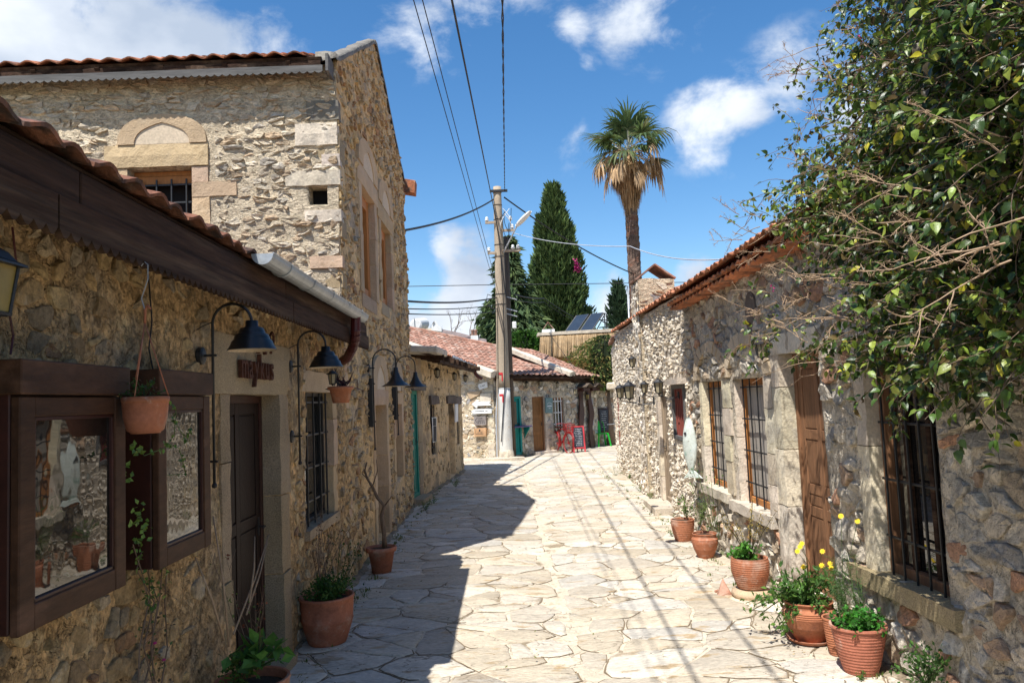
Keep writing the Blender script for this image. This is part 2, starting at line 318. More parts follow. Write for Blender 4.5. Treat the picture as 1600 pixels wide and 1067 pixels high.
    def leaf(s, p, d, up, L, Wd, fold=.25):
        p, d, up = V(p), V(d).normalized(), V(up); x = d.cross(up)
        if x.length < 1e-4: x = d.orthogonal()
        x.normalize(); n = x.cross(d)
        a = p+d*L*.42
        s.add([p, a+x*Wd/2+n*fold*Wd*.5, a-n*0.0, a-x*Wd/2+n*fold*Wd*.5, p+d*L-n*L*.12], [(0, 1, 2), (0, 2, 3), (1, 4, 2), (2, 4, 3)])
    def build(s, name, m, parent=None, smooth=False, local=False, kind=None, props=None):
        me = bpy.data.meshes.new(name)
        if parent is not None and not local:
            l = wloc(parent); vs = [(a-l.x, b-l.y, c-l.z) for a, b, c in s.v]
        else: vs = s.v
        me.from_pydata(vs, [], s.f); me.materials.append(m)
        at = me.color_attributes.new('tint', 'FLOAT_COLOR', 'POINT')
        fl = []
        for c in s.c: fl += [c[0], c[1], c[2], 1]
        at.data.foreach_set('color', fl)
        if smooth: me.polygons.foreach_set('use_smooth', [True]*len(me.polygons))
        o = bpy.data.objects.new(name, me); COL.objects.link(o)
        if parent is not None: o.parent = parent
        if kind: o['kind'] = kind
        return o
def thing(name, label, cat, loc=(0, 0, 0), rotz=0, group=None):
    o = bpy.data.objects.new(name, None); COL.objects.link(o); o.empty_display_size = .1
    o.location = loc; o.rotation_euler = (0, 0, rotz); o['label'] = label; o['category'] = cat
    if group: o['group'] = group
    return o
def tag(o, label, cat, group=None):
    o['label'] = label; o['category'] = cat
    if group: o['group'] = group
    return o
def struct(o): o['kind'] = 'structure'; return o
def copytree(o, parent=None, **k):
    c = o.copy(); COL.objects.link(c); c.parent = parent
    for ch in [x for x in COL.objects if x.parent is o]: copytree(ch, c)
    return c
class Frame:
    """wall frame: u along D, v along U, w along N (towards the street)"""
    def __init__(s, A, B, n_side=None, z=0):
        s.O = V((A[0], A[1], z)); d = V((B[0]-A[0], B[1]-A[1], 0)); s.L = d.length; s.D = d.normalized(); s.U = V((0, 0, 1))
        s.N = s.D.cross(s.U)
        s.flip = False
        if n_side is not None and s.N.dot(V((n_side[0], n_side[1], 0))) < 0: s.N = -s.N; s.flip = True
    def P(s, u, v, w=0): return s.O+s.D*u+s.U*v+s.N*w
    def hit(s, px, py, w=0):
        """the point of this wall's plane that a pixel of the photograph sees, as (u, v)"""
        d = ray(px, py); o = V((0, 0, CAM_H)); t = (s.P(0, 0, w)-o).dot(s.N)/d.dot(s.N); p = o+d*t-s.O
        return p.dot(s.D), p.dot(s.U)
    def disp(s, P, k=1.0):
        return k*(.020*noise.noise(P*1.1)+.012*noise.noise(P*4.3)+.006*noise.noise(P*13.0))

def clip(poly, px, py, nx, ny):
    out = []; n = len(poly)
    for i in range(n):
        a = poly[i]; b = poly[(i+1) % n]; da = (a[0]-px)*nx+(a[1]-py)*ny; db = (b[0]-px)*nx+(b[1]-py)*ny
        if da <= 0: out.append(a)
        if (da < 0 < db) or (db < 0 < da):
            t = da/(da-db); out.append((a[0]+t*(b[0]-a[0]), a[1]+t*(b[1]-a[1])))
    return out
def cells(w, h, su, sv, r, jit=.8, split=.25, shear=0.0):
    """irregular Voronoi cells over a w x h rectangle, mean size su x sv"""
    k = su/sv; pts = {}; nu = int(w/su)+3; nv = int(h/sv)+3; al = []
    for j in range(-1, nv):
        for i in range(-1, nu):
            x = (i+.5*(j % 2)+jit*(r.random()-.5))*su; y = (j+jit*(r.random()-.5))*su
            ps = [(x, y)]
            if r.random() < split: ps = [(x+r.uniform(-.28, .28)*su, y+r.uniform(-.28, .28)*su) for _ in range(r.choice((2, 2, 3)))]
            for p in ps: pts.setdefault((int(p[0]//su), int(p[1]//su)), []).append(p); al.append(p)
    res = []
    for (x, y) in al:
        if not (-.2*su < x < w+.2*su and -.2*su < y < h*k+.2*su): continue
        poly = [(x-1.3*su, y-1.3*su), (x+1.3*su, y-1.3*su), (x+1.3*su, y+1.3*su), (x-1.3*su, y+1.3*su)]
        ci, cj = int(x//su), int(y//su); nb = []
        for a in range(-2, 3):
            for b in range(-2, 3):
                for q in pts.get((ci+a, cj+b), ()):
                    if q != (x, y): nb.append(((q[0]-x)**2+(q[1]-y)**2, q))
        nb.sort(key=lambda t: t[0])
        for d2, q in nb[:16]:
            poly = clip(poly, (x+q[0])/2, (y+q[1])/2, q[0]-x, q[1]-y)
            if len(poly) < 3: break
        if len(poly) < 3: continue
        poly = [(p[0]+shear*p[1]/k, p[1]/k) for p in poly]
        for (px, py, nx, ny) in ((0, 0, -1, 0), (w, 0, 1, 0), (0, 0, 0, -1), (0, h, 0, 1)):
            poly = clip(poly, px, py, nx, ny)
            if len(poly) < 3: break
        if len(poly) >= 3: res.append(poly)
    return res
def area(p): return abs(sum(p[i][0]*p[(i+1) % len(p)][1]-p[(i+1) % len(p)][0]*p[i][1] for i in range(len(p))))/2
def cent(p): n = len(p); return sum(a[0] for a in p)/n, sum(a[1] for a in p)/n
def shrink(p, g):
    """move every edge inwards by g"""
    c = cent(p); q = list(p); s = 1 if sum(p[i][0]*p[(i+1) % len(p)][1]-p[(i+1) % len(p)][0]*p[i][1] for i in range(len(p))) > 0 else -1
    n = len(p)
    for i in range(n):
        a = p[i]; b = p[(i+1) % n]; dx, dy = b[0]-a[0], b[1]-a[1]; l = sqrt(dx*dx+dy*dy)
        if l < 1e-6: continue
        nx, ny = dy/l*s, -dx/l*s
        q = clip(q, a[0]-nx*g, a[1]-ny*g, nx, ny)
        if len(q) < 3: return None
    return q
def rough_outline(p, seg, amp, r):
    """resample an outline and break it up"""
    out = []; ox, oy = r.uniform(0, 50), r.uniform(0, 50)
    for i in range(len(p)):
        a = p[i]; b = p[(i+1) % len(p)]; l = sqrt((a[0]-b[0])**2+(a[1]-b[1])**2); n = max(1, int(l/seg))
        for k in range(n):
            x = a[0]+(b[0]-a[0])*k/n; y = a[1]+(b[1]-a[1])*k/n
            q = 1.6/seg*.25
            out.append((x+amp*noise.noise(V((x*q+ox, y*q, 1))), y+amp*noise.noise(V((x*q, y*q+oy, 7)))))
    return out
def rounded(p, k=.28, merge=.012):
    out = []
    for i in range(len(p)):
        a = p[i]; b = p[(i+1) % len(p)]
        l = sqrt((a[0]-b[0])**2+(a[1]-b[1])**2)
        if l < merge: out.append(((a[0]+b[0])/2, (a[1]+b[1])/2)); continue
        out.append((a[0]+(b[0]-a[0])*k, a[1]+(b[1]-a[1])*k))
        if l > .22: out.append(((a[0]+b[0])/2, (a[1]+b[1])/2))
        out.append((b[0]+(a[0]-b[0])*k, b[1]+(a[1]-b[1])*k))
    return out
def stone(mb, F, poly, proud, base, r, rough=.006, tilt=.02, rings=2, jit=.08):
    """one stone: rim set into the mortar, broken top standing proud"""
    c = cent(poly); n = len(poly); tu, tv = r.uniform(-tilt, tilt), r.uniform(-tilt, tilt)
    prof = [(1.0, -.018), (.97, proud*.7), (.88, proud)] + ([(.5, proud*1.05)] if rings > 1 else [])
    vs = []; jj = [1+jit*(r.random()-.5) for _ in poly]
    sz = sqrt(area(poly))+1e-6
    for qi, (sc, w) in enumerate(prof):
        for i, p in enumerate(poly):
            u = c[0]+(p[0]-c[0])*sc*jj[i]; v = c[1]+(p[1]-c[1])*sc*jj[i]
            ww = w+base
            if qi > 0:
                ww += (tu*(u-c[0])+tv*(v-c[1]))/sz
                if rough: ww += rough*noise.noise(F.P(u, v)*19.0)+rough*.8*noise.noise(F.P(u, v)*47.0)
            vs.append(F.P(u, v, ww))
    vs.append(F.P(c[0], c[1], base+proud*1.15+rough*r.uniform(-1, 1)))
    fs = []
    for j in range(len(prof)-1):
        for i in range(n):
            q = (j*n+i, j*n+(i+1) % n, (j+1)*n+(i+1) % n, (j+1)*n+i); fs.append(q)
    m = (len(prof)-1)*n
    for i in range(n): fs.append((m+i, m+(i+1) % n, len(vs)-1))
    ccw = sum(poly[i][0]*poly[(i+1) % n][1]-poly[(i+1) % n][0]*poly[i][1] for i in range(n)) > 0
    # outward = +N ; with N = D x U a ccw polygon already faces N
    if ccw == F.flip: fs = [f[::-1] for f in fs]
    mb.add(vs, fs)
def wall(parent, F, height, zones=(), openings=(), mortar=None, smat=None, size=(.24, .15), gap=.011, cover=.3, proud=(.002, .022), pal=(), u_range=None,
         top=None, g=.05, seed=1, depth=.28, split=.3, rough=.007, tilt=.02, k=1.0, mort_w=0.0, name='wall', sname='stone', jit=.8, npart=300, shear=0, smooth=False, cmix=0, cmean=(.4, .33, .24), rot=False, coverf=None):
    """mortar surface with real relief (openings cut, reveals closed) and the stones set in it"""
    u0, u1 = u_range or (0, F.L); r = random.Random(seed)
    us = [u0+(u1-u0)*i/max(1, round((u1-u0)/g)) for i in range(max(1, round((u1-u0)/g))+1)]
    vsl = [height*i/max(1, round(height/g)) for i in range(max(1, round(height/g))+1)]
    eu = sorted({q for o_ in openings for q in o_[:2]}); ev = sorted({q for o_ in openings for q in o_[2:]})
    us = [q for q in us if all(abs(q-e) > g*.4 for e in eu)]+eu; vsl = [q for q in vsl if all(abs(q-e) > g*.4 for e in ev)]+ev
    us = sorted(set(us)); vsl = sorted(set(vsl))
    tp = top or (lambda u: height)
    mb = MB(); idx = {}; fs = []; vs = []
    def vert(i, j):
        if (i, j) not in idx:
            u, v = us[i], min(vsl[j], tp(us[i])); P = F.P(u, v); idx[(i, j)] = len(vs); vs.append(F.P(u, v, mort_w+F.disp(P, k)))
        return idx[(i, j)]
    def inside(u, v): return any(a < u < b and c < v < d for (a, b, c, d) in openings)
    for i in range(len(us)-1):
        for j in range(len(vsl)-1):
            um = (us[i]+us[i+1])/2; vm = (vsl[j]+vsl[j+1])/2
            if vsl[j] >= min(tp(us[i]), tp(us[i+1])) - 1e-6 and vsl[j] >= max(tp(us[i]), tp(us[i+1])): continue
            if inside(um, vm): continue
            q = [vert(i, j), vert(i+1, j), vert(i+1, j+1), vert(i, j+1)]
            if F.flip: q = q[::-1]
            fs.append(q)
    nb = len(vs)
    for (a, b, c, d) in openings:          # reveals
        ia, ib = us.index(a), us.index(b); jc, jd = vsl.index(c), vsl.index(d)
        loop = [(i, jc) for i in range(ia, ib)]+[(ib, j) for j in range(jc, jd)]+[(i, jd) for i in range(ib, ia, -1)]+[(ia, j) for j in range(jd, jc, -1)]
        ids = [vert(*q) for q in loop]; back = []
        for (i, j) in loop: back.append(len(vs)); vs.append(F.P(us[i], vsl[j], -depth))
        for t in range(len(ids)):
            t2 = (t+1) % len(ids); q = [ids[t], ids[t2], back[t2], back[t]]; fs.append(q if not F.flip else q[::-1])
    mb.add(vs, fs)
    wo = mb.build(name, mortar, parent, smooth=True)
    # stones
    S = []
    for poly in cells(u1-u0, height, size[0], size[1], r, jit=jit, split=split, shear=shear):
        poly = [(p[0]+u0, p[1]) for p in poly]; c = cent(poly)
        if c[1] > tp(c[0])-.04: continue
        cv = coverf(c[0], c[1]) if coverf else cover+.35*noise.noise(F.P(*c)*1.4)
        if r.random() < cv: continue
        ok = True
        for (a, b, zc, zd) in zones:
            if a < c[0] < b and zc < c[1] < zd: ok = False; break
            if max(p[0] for p in poly) > a and min(p[0] for p in poly) < b and max(p[1] for p in poly) > zc and min(p[1] for p in poly) < zd:
                dd = [(a-c[0], (a, c[1], 1, 0)), (c[0]-b, (b, c[1], -1, 0)), (zc-c[1], (c[0], zc, 0, 1)), (c[1]-zd, (c[0], zd, 0, -1))]
                poly = clip(poly, *max(dd, key=lambda t: t[0])[1])
                if len(poly) < 3: ok = False; break
        if not ok: continue
        poly = shrink(poly, gap*r.uniform(.6, 1.6)+.0)
        if not poly or len(poly) < 3 or area(poly) < (size[0]*size[1])*.06: continue
        if rot:
            c = cent(poly); a_ = r.uniform(-rot, rot); sx = r.uniform(.7, 1.05); sy = r.uniform(.6, 1.0)
            poly = [(c[0]+sx*((p[0]-c[0])*cos(a_)-(p[1]-c[1])*sin(a_)), c[1]+sy*((p[0]-c[0])*sin(a_)+(p[1]-c[1])*cos(a_))) for p in poly]
        poly = rounded(poly, r.uniform(.10, .24), merge=min(size)*.09)
        if size[0] > .13: poly = rough_outline(poly, .030, .014, r)
        if len(poly) < 5: continue
        c = cent(poly)
        if top and any(p[1] > tp(p[0])-.01 for p in poly): continue
        Pc = F.P(*c); vis = area(poly)/max(.5, (Pc-V((0, 0, CAM_H))).length_squared)*abs((Pc-V((0, 0, CAM_H))).normalized().dot(F.N))
        S.append((vis, poly, c))
    S.sort(key=lambda t: -t[0])
    rest = MB()
    for i, (vis, poly, c) in enumerate(S):
        b = pal[min(len(pal)-1, int(r.random()**1.3*len(pal)))]; kk = r.uniform(.75, 1.2)
        col = tuple(x*kk for x in b); pr = r.uniform(*proud)
        base = F.disp(F.P(*c), k)+mort_w
        if i < npart:
            if cmix: col = tuple(x*(1-cmix)+y*cmix for x, y in zip(col, cmean))
            m = MB(); m.tint = col; stone(m, F, poly, pr, base, r, rough, tilt, rings=2); m.build(sname, smat, wo, smooth=smooth)
        else:
            if cmix: col = tuple(x*(1-cmix)+y*cmix for x, y in zip(col, cmean))
            rest.tint = col; stone(rest, F, poly, pr, base, r, rough, tilt, rings=1 if len(S) > 900 else 2)
    if rest.v: rest.build(sname+'s', smat, wo, smooth=smooth, kind='stuff')
    return wo
def block(parent, F, u0, u1, v0, v1, w0, w1, m, name='dressed_stone', jit=.006, tv=.15, r=rnd):
    """a dressed block with slightly uneven edges"""
    b = MB(); k = r.uniform(1-tv, 1+tv); b.tint = (k, k*r.uniform(.96, 1.03), k*r.uniform(.9, 1.06))
    nu = max(1, int((u1-u0)/.09)); nv = max(1, int((v1-v0)/.09)); vs = []; fs = []
    for j in range(nv+1):
        for i in range(nu+1):
            u = u0+(u1-u0)*i/nu; v = v0+(v1-v0)*j/nv; e = (i in (0, nu)) or (j in (0, nv))
            P = F.P(u, v)
            du = jit*noise.noise(P*9+V((5, 0, 0))); dv = jit*noise.noise(P*9+V((0, 7, 0)))
            vs.append(F.P(u+du, v+dv, w1+jit*1.5*noise.noise(P*11)-(.010 if e else 0)))
    for j in range(nv):
        for i in range(nu):
            q = [j*(nu+1)+i, j*(nu+1)+i+1, (j+1)*(nu+1)+i+1, (j+1)*(nu+1)+i]; fs.append(q if not F.flip else q[::-1])
    loop = [i for i in range(nu+1)]+[j*(nu+1)+nu for j in range(1, nv+1)]+[nv*(nu+1)+i for i in range(nu-1, -1, -1)]+[j*(nu+1) for j in range(nv-1, 0, -1)]
    n0 = len(vs); W = w1
    for t in loop: p = vs[t]; w = (p-F.O).dot(F.N); vs.append(p+F.N*(w0-w))
    for t in range(len(loop)):
        t2 = (t+1) % len(loop); q = [loop[t2], loop[t], n0+t, n0+t2]; fs.append(q if not F.flip else q[::-1])
    b.add(vs, fs)
    return b.build(name, m, parent, smooth=False)
def jambs(parent, F, u0, u1, v0, v1, wd, m, w0=-.25, w1=.02, sides='lr', hs=(.22, .42), lintel=None, sill=None, r=rnd):
    for sd_ in sides:
        v = v0
        while v < v1-.02:
            h = r.uniform(*hs); h = v1-v if v+h > v1-.12 else h; ww = wd*r.uniform(.8, 1.25)
            if sd_ == 'l': block(parent, F, u0-ww, u0+.004, v+.004, v+h-.004, w0, w1+r.uniform(-.006, .008), m)
            else: block(parent, F, u1-.004, u1+ww, v+.004, v+h-.004, w0, w1+r.uniform(-.006, .008), m)
            v += h
    if lintel: block(parent, F, u0-wd*1.3, u1+wd*1.3, v1-.004, v1+lintel, w0, w1+.004, m, name='lintel')
    if sill: block(parent, F, u0-wd*.8, u1+wd*.8, v0-sill, v0+.004, w0, w1+.03, m, name='sill')
# ------------------------------------------------------------------ roof tiles
def tile_mesh(w=.20, l=.38, amp=.030, th=.012, ns=9, seed=0):
    m = MB(); r = random.Random(seed); vs = []; fs = []
    prof = [(-w/2+w*i/ns, amp*(.5-.5*cos(2*pi*(i/ns)))*1.0) for i in range(ns+1)]
    for s, o in ((0, 0), (1, 0), (0, -th), (1, -th)):
        for (x, z) in prof: vs.append((x, s*l, z+o-.0*s+(r.uniform(-.002, .002))))
    k = ns+1
    for i in range(ns):
        fs += [(i, i+1, k+i+1, k+i), (2*k+i+1, 2*k+i, 3*k+i, 3*k+i+1), (i+1, i, 2*k+i, 2*k+i+1), (k+i, k+i+1, 3*k+i+1, 3*k+i)]
    fs += [(0, k, 3*k, 2*k), (k-1, 3*k-1, 4*k-1, 2*k-1)]
    m.add(vs, fs); return m
TILES = {}
def roof(parent, E0, E1, up, slope, depth, m, pitch=(.20, .33), deck=M_darkwood, rows=None, seed=1, amp=.03, poly=None, deckth=.05, name='roof', keep=300, over=.0, ts=1.0, clipf=None):
    """tiled slope: eave line E0-E1 (points), uphill horizontal direction, slope angle, slope length; tiles are parts of the roof"""
    E0, E1, up = V(E0), V(E1), V((up[0], up[1], 0)).normalized()
    a = (E1-E0); L = a.length; a.normalize(); s = (up*cos(slope)+V((0, 0, 1))*sin(slope)); s = (s-a*s.dot(a)).normalized()
    nrm = a.cross(s); 
    if nrm.z < 0: nrm = -nrm
    d = MB(); 
    if poly is None:
        d.cbox(E0+a*L/2+s*depth/2-nrm*(deckth/2+.004)+s*over, a*L/2, s*(depth/2-over), nrm*deckth/2, .003)
    else:
        pts = [V(p) for p in poly]; n = len(pts); d.add([p-nrm*.01 for p in pts]+[p-nrm*(deckth+.01) for p in pts], [tuple(range(n)), tuple(range(n, 2*n))[::-1]]+[(i, n+i, n+(i+1) % n, (i+1) % n) for i in range(n)])
    ro = d.build(name, deck, parent)
    r = random.Random(seed); pw, pl = pitch; key = (pw, pl, amp, m.name)
    if key not in TILES:
        TILES[key] = [tile_mesh(pw*1.04, pl+.06, amp, .013, 9, q) for q in range(3)]
        meshes = []
        for q, tm in enumerate(TILES[key]):
            me = bpy.data.meshes.new('roof_tile'); me.from_pydata(tm.v, [], tm.f); me.materials.append(m)
            at = me.color_attributes.new('tint', 'FLOAT_COLOR', 'POINT'); at.data.foreach_set('color', [1.0]*4*len(me.vertices))
            me.polygons.foreach_set('use_smooth', [i < 1e9 for i in range(len(me.polygons))])
            me.shade_flat(); meshes.append(me)
        TILES[key] = (TILES[key], meshes)
    tms, meshes = TILES[key]
    nc = int(L/pw); nr = rows or int(depth/pl); cnt = 0; rest = MB(); pl_ = wloc(ro)
    inv = None
    for j in range(nr):
        for i in range(nc):
            p = E0+a*(pw*(i+.5)+r.uniform(-.006, .006))+s*(pl*j+r.uniform(-.015, .015)-.0)+nrm*(.006)
            if clipf and not clipf(p+s*pl*.5): continue
            tilt = Matrix.Rotation(-.045-r.uniform(0, .02), 3, 'X'); yaw = Matrix.Rotation(r.uniform(-.03, .03), 3, 'Z')
            B = Matrix((a, s, nrm)).transposed()
            if B.determinant() < 0: B = Matrix((-a, s, nrm)).transposed()
            R = B @ yaw @ tilt; q = r.randrange(3)
            P = p+nrm*.018
            if cnt < keep:
                o = bpy.data.objects.new('roof_tile', meshes[q]); COL.objects.link(o); o.parent = ro
                o.location = P-pl_; o.rotation_euler = R.to_euler(); cnt += 1
            else:
                t_ = r.uniform(.75, 1.25); rest.tint = (t_, t_, t_); rest.add([R @ V(v)+P for v in tms[q].v], tms[q].f)
    if rest.v: rest.build('roof_tiles', m, ro, kind='stuff')
    return ro
def scallop_board(F, u0, u1, v0, v1, w, th=.02, pit=.055, dep=.028):
    """fascia board with a fretted (scalloped) lower edge: one solid"""
    m = MB(); n = int((u1-u0)/pit); low = []
    for i in range(n):
        for k in range(6):
            a = k/6; low.append((u0+(i+a)*(u1-u0)/n, v0+dep*(1-sin(pi*a))))
    low.append((u1, v0+dep))
    top = [(p[0], v1) for p in low]; k = len(low); vs = []
    for ww in (w+th/2, w-th/2):
        vs += [F.P(u, v, ww) for u, v in low]; vs += [F.P(u, v, ww) for u, v in top]
    fs = []
    for i in range(k-1):
        fs += [(i, i+1, k+i+1, k+i), (2*k+i+1, 2*k+i, 3*k+i, 3*k+i+1), (i+1, i, 2*k+i, 2*k+i+1), (k+i, k+i+1, 3*k+i+1, 3*k+i)]
    fs += [(0, k, 3*k, 2*k), (k-1, 3*k-1, 4*k-1, 2*k-1)]
    m.add(vs, fs); return m
def grille(win, F, u0, u1, v0, v1, w, nu, nv, m=M_iron, th=.014, name='bar'):
    for i in range(nu):
        u = u0+(u1-u0)*(i+.5)/nu if nu > 1 else (u0+u1)/2
        MB().wbox(F, u-th/2, u+th/2, v0, v1, w-th/2, w+th/2).build(name, m, win)
    for j in range(nv):
        v = v0+(v1-v0)*(j+.7)/nv
        MB().wbox(F, u0, u1, v-th*.6, v+th*.6, w-th*1.4, w-th*.4).build(name, m, win)
def framepart(parent, F, u0, u1, v0, v1, w0, w1, t, m, name='window'):
    f = MB(); f.wbox(F, u0, u0+t, v0, v1, w0, w1); f.wbox(F, u1-t, u1, v0, v1, w0, w1)
    f.wbox(F, u0+t, u1-t, v1-t, v1, w0, w1-.001); f.wbox(F, u0+t, u1-t, v0, v0+t, w0, w1-.001)
    return f.build(name, m, parent)
def shutters(win, F, u0, u1, v0, v1, w, n, m=M_shutter):
    for i in range(n):
        a = u0+(u1-u0)*i/n; b = u0+(u1-u0)*(i+1)/n
        x = MB(); k = rnd.uniform(.8, 1.15); x.tint = (k, k, k); x.wbox(F, a+.003, b-.003, v0, v1, w-.02, w+rnd.uniform(0, .006)); x.build('shutter_board', m, win)
def paneldoor(parent, F, u0, u1, v0, v1, w, m, rows, cols=1, th=.04, rail=.07, handle=True, name='door'):
    d = MB(); d.wbox(F, u0, u1, v0, v1, w-th, w-.012)
    hs = [h for h in rows]; tot = sum(hs); y = v0+rail
    avail = (v1-v0)-rail*(len(hs)+1); cw = ((u1-u0)-rail*(cols+1))/cols
    # stiles and rails stand proud
    for c in range(cols+1): a = u0+c*(cw+rail); d.wbox(F, a, a+rail, v0, v1, w-.014, w)
    ys = []
    for h in hs: hh = avail*h/tot; ys.append((y, y+hh)); y += hh+rail
    yy = [v0]+[q[1] for q in ys]
    for c in range(cols):
        a = u0+rail+c*(cw+rail)
        for q in [v0]+[t[1] for t in ys]: d.wbox(F, a, a+cw, q, q+rail, w-.014, w-.001)
    do = d.build(name, m, parent)
    for (a, b) in ys:
        for c in range(cols):
            x0 = u0+rail+c*(cw+rail)
            p = MB(); p.tint = (.85, .85, .85); p.wbox(F, x0+.012, x0+cw-.012, a+.012, b-.012, w-.012, w-.004, c=.006); p.build('panel', m, do)
    if handle:
        h = MB(); hu = u1-rail/2 if handle != 'l' else u0+rail/2; vm = (v0+v1)/2+.02; h.wbox(F, hu-.015, hu+.015, vm-.06, vm+.06, w, w+.006); h.tube([F.P(hu, vm, w), F.P(hu, vm, w+.045), F.P(hu-.06, vm, w+.05)], .007, 6)
        h.build('handle', M_iron, do)
    return do
def plainbox(parent, x0, x1, y0, y1, z0, z1, m, name='wall'):
    return MB().box(x0, x1, y0, y1, z0, z1, c=.01).build(name, m, parent)
PAL_GOLD = [(.52, .37, .18), (.56, .42, .23), (.48, .36, .20), (.36, .25, .13), (.42, .29, .15), (.26, .225, .175), (.32, .26, .18), (.27, .18, .10), (.36, .31, .24), (.18, .155, .125), (.27, .13, .07), (.46, .37, .25)]
PAL_CREAM = [(.66, .57, .44), (.62, .52, .38), (.54, .45, .32), (.48, .38, .26), (.58, .50, .38), (.40, .33, .25), (.50, .36, .23), (.34, .32, .30), (.46, .42, .36), (.45, .30, .18)]
PAL_GREY = [(.46, .40, .31), (.50, .43, .33), (.38, .34, .28), (.55, .47, .36), (.40, .31, .21), (.31, .29, .26), (.57, .51, .42), (.43, .29, .19)]
PAL_PALE = [(.62, .55, .45), (.66, .59, .49), (.54, .46, .36), (.46, .38, .28), (.70, .64, .55), (.42, .37, .32), (.54, .42, .28)]

# ------------------------------------------------------------------ ground and street
gm = MB(); gm.add([(-600, -300, -.06), (600, -300, -.06), (600, 900, -.06), (-600, 900, -.06)], [(0, 1, 2, 3)])
struct(gm.build('ground', M_earth))
def street():
    FL = Frame((0, 0), (1, 0)); FL.O = V((-9, 1.0, 0)); FL.D = V((1, 0, 0)); FL.U = V((0, 1, 0)); FL.N = V((0, 0, 1)); FL.flip = False
    W_, H_ = 15.0, 29.0
    def low(x, y): return .012*noise.noise(V((x*.6, y*.6, 0)))+.004*noise.noise(V((x*3, y*3, 4)))-.03*math.exp(-((x-.42)/.5)**2)
    m = MB(); nx, ny = 150, 290; vs = []; fs = []
    for j in range(ny+1):
        for i in range(nx+1):
            x = -9+W_*i/nx; y = 1+H_*j/ny; vs.append((x, y, low(x, y)+.003*noise.noise(V((x*9, y*9, 1)))))
    for j in range(ny):
        for i in range(nx): a = j*(nx+1)+i; fs.append((a, a+1, a+nx+2, a+nx+1))
    m.add(vs, fs); st = struct(m.build('street', M_joint, smooth=True))
    r = random.Random(12); S = []
    pal = [(.53, .465, .37), (.56, .50, .41), (.49, .43, .345), (.53, .455, .345), (.51, .47, .405), (.58, .525, .435), (.48, .41, .31)]
    for poly in cells(W_, H_, .50, .40, r, jit=.95, split=.42):
        c = cent(poly); x, y = c[0]-9, c[1]+1
        if y < 18.8 and (x < -1.75 or x > 2.8+max(0, y-14)*.1): continue
        if x > 4.6: continue
        if x < .42: poly = clip(poly, 9.42-.02, 0, 1, 0)
        else: poly = clip(poly, 9.42+.02, 0, -1, 0)
        if len(poly) < 3: continue
        # wavy central joint
        poly = shrink(poly, r.uniform(.003, .012))
        if not poly or area(poly) < .01: continue
        q = []
        for i in range(len(poly)):          # broken, uneven edges
            a = poly[i]; b = poly[(i+1) % len(poly)]; l = sqrt((a[0]-b[0])**2+(a[1]-b[1])**2)
            n = max(1, int(l/.07))
            for k in range(n):
                t = (k+(.25 if k == 0 else 0))/n; px, py = a[0]+(b[0]-a[0])*t, a[1]+(b[1]-a[1])*t
                o = .018*noise.noise(V((px*8, py*8, 3))); o2 = .018*noise.noise(V((px*8, py*8, 9))); q.append((px+o, py+o2))
        if len(q) < 4: continue
        x, y = cent(q)[0]-9, cent(q)[1]+1
        S.append((area(q)*1.7/(x*x+y*y)**1.5, q, x, y))
    S.sort(key=lambda t: -t[0]); rest = MB()
    seam = MB()
    for (a, q, x, y) in S:
        if x*x+y*y > 260: continue
        c = cent(q); n = len(q)
        for i in range(n):
            p0, p1 = q[i], q[(i+1) % n]
            if noise.noise(V((p0[0]*3.1, p0[1]*3.1, 5))) < .06: continue
            def ex(p, g): l = sqrt((p[0]-c[0])**2+(p[1]-c[1])**2)+1e-6; return (p[0]+(p[0]-c[0])/l*g, p[1]+(p[1]-c[1])/l*g)
            g0 = .002+.016*abs(noise.noise(V((p0[0]*7, p0[1]*7, 2)))); g1 = .002+.016*abs(noise.noise(V((p1[0]*7, p1[1]*7, 2))))
            e0, e1 = ex(p0, g0), ex(p1, g1); i0, i1 = ex(p0, -.004), ex(p1, -.004)
            seam.add([(X-9, Y+1, low(X-9, Y+1)+.0045) for X, Y in (i0, e0, e1, i1)], [(0, 1, 2, 3)])
    seam.build('dirt_seams', M_seam, st, kind='stuff')
    for i, (a, q, x, y) in enumerate(S):
        mb = rest if i >= 300 else MB(); b = r.choice(pal); kk = r.uniform(.88, 1.08); mb.tint = tuple(t*kk for t in b)
        c = cent(q); n = len(q); pr = r.uniform(.004, .011); tu, tv = r.uniform(-.008, .008), r.uniform(-.010, .010); vs = []
        for (sc, w) in ((1, -.012), (.985, pr*.6), (.94, pr), (.55, pr)):
            for p in q:
                X = c[0]+(p[0]-c[0])*sc; Y = c[1]+(p[1]-c[1])*sc
                vs.append((X-9, Y+1, low(X-9, Y+1)+w+(tu*(X-c[0])+tv*(Y-c[1]) if w > 0 else 0)+(.0035*noise.noise(V((X*6, Y*9, 2))) if w > 0 else 0)))
        vs.append((x, y, low(x, y)+pr+.001)); fs = []
        for j in range(3):
            for k in range(n): fs.append((j*n+k, j*n+(k+1) % n, (j+1)*n+(k+1) % n, (j+1)*n+k))
        for k in range(n): fs.append((3*n+k, 3*n+(k+1) % n, 4*n))
        mb.add(vs, fs)
        if i < 300: mb.build('paving_stone', M_flag, st, smooth=True)
    rest.build('paving_stones', M_flag, st, smooth=True, kind='stuff')
street()
M_dirt = mat('grime and soil', (.26, .205, .14), var=.35, vs=5, grain=.5, gs=50, bump=((20, .02), (70, .01)), spots=[((.10, .12, .05), 4, .54, .62, .8), ((.42, .36, .27), 9, .56, .64, .7)])
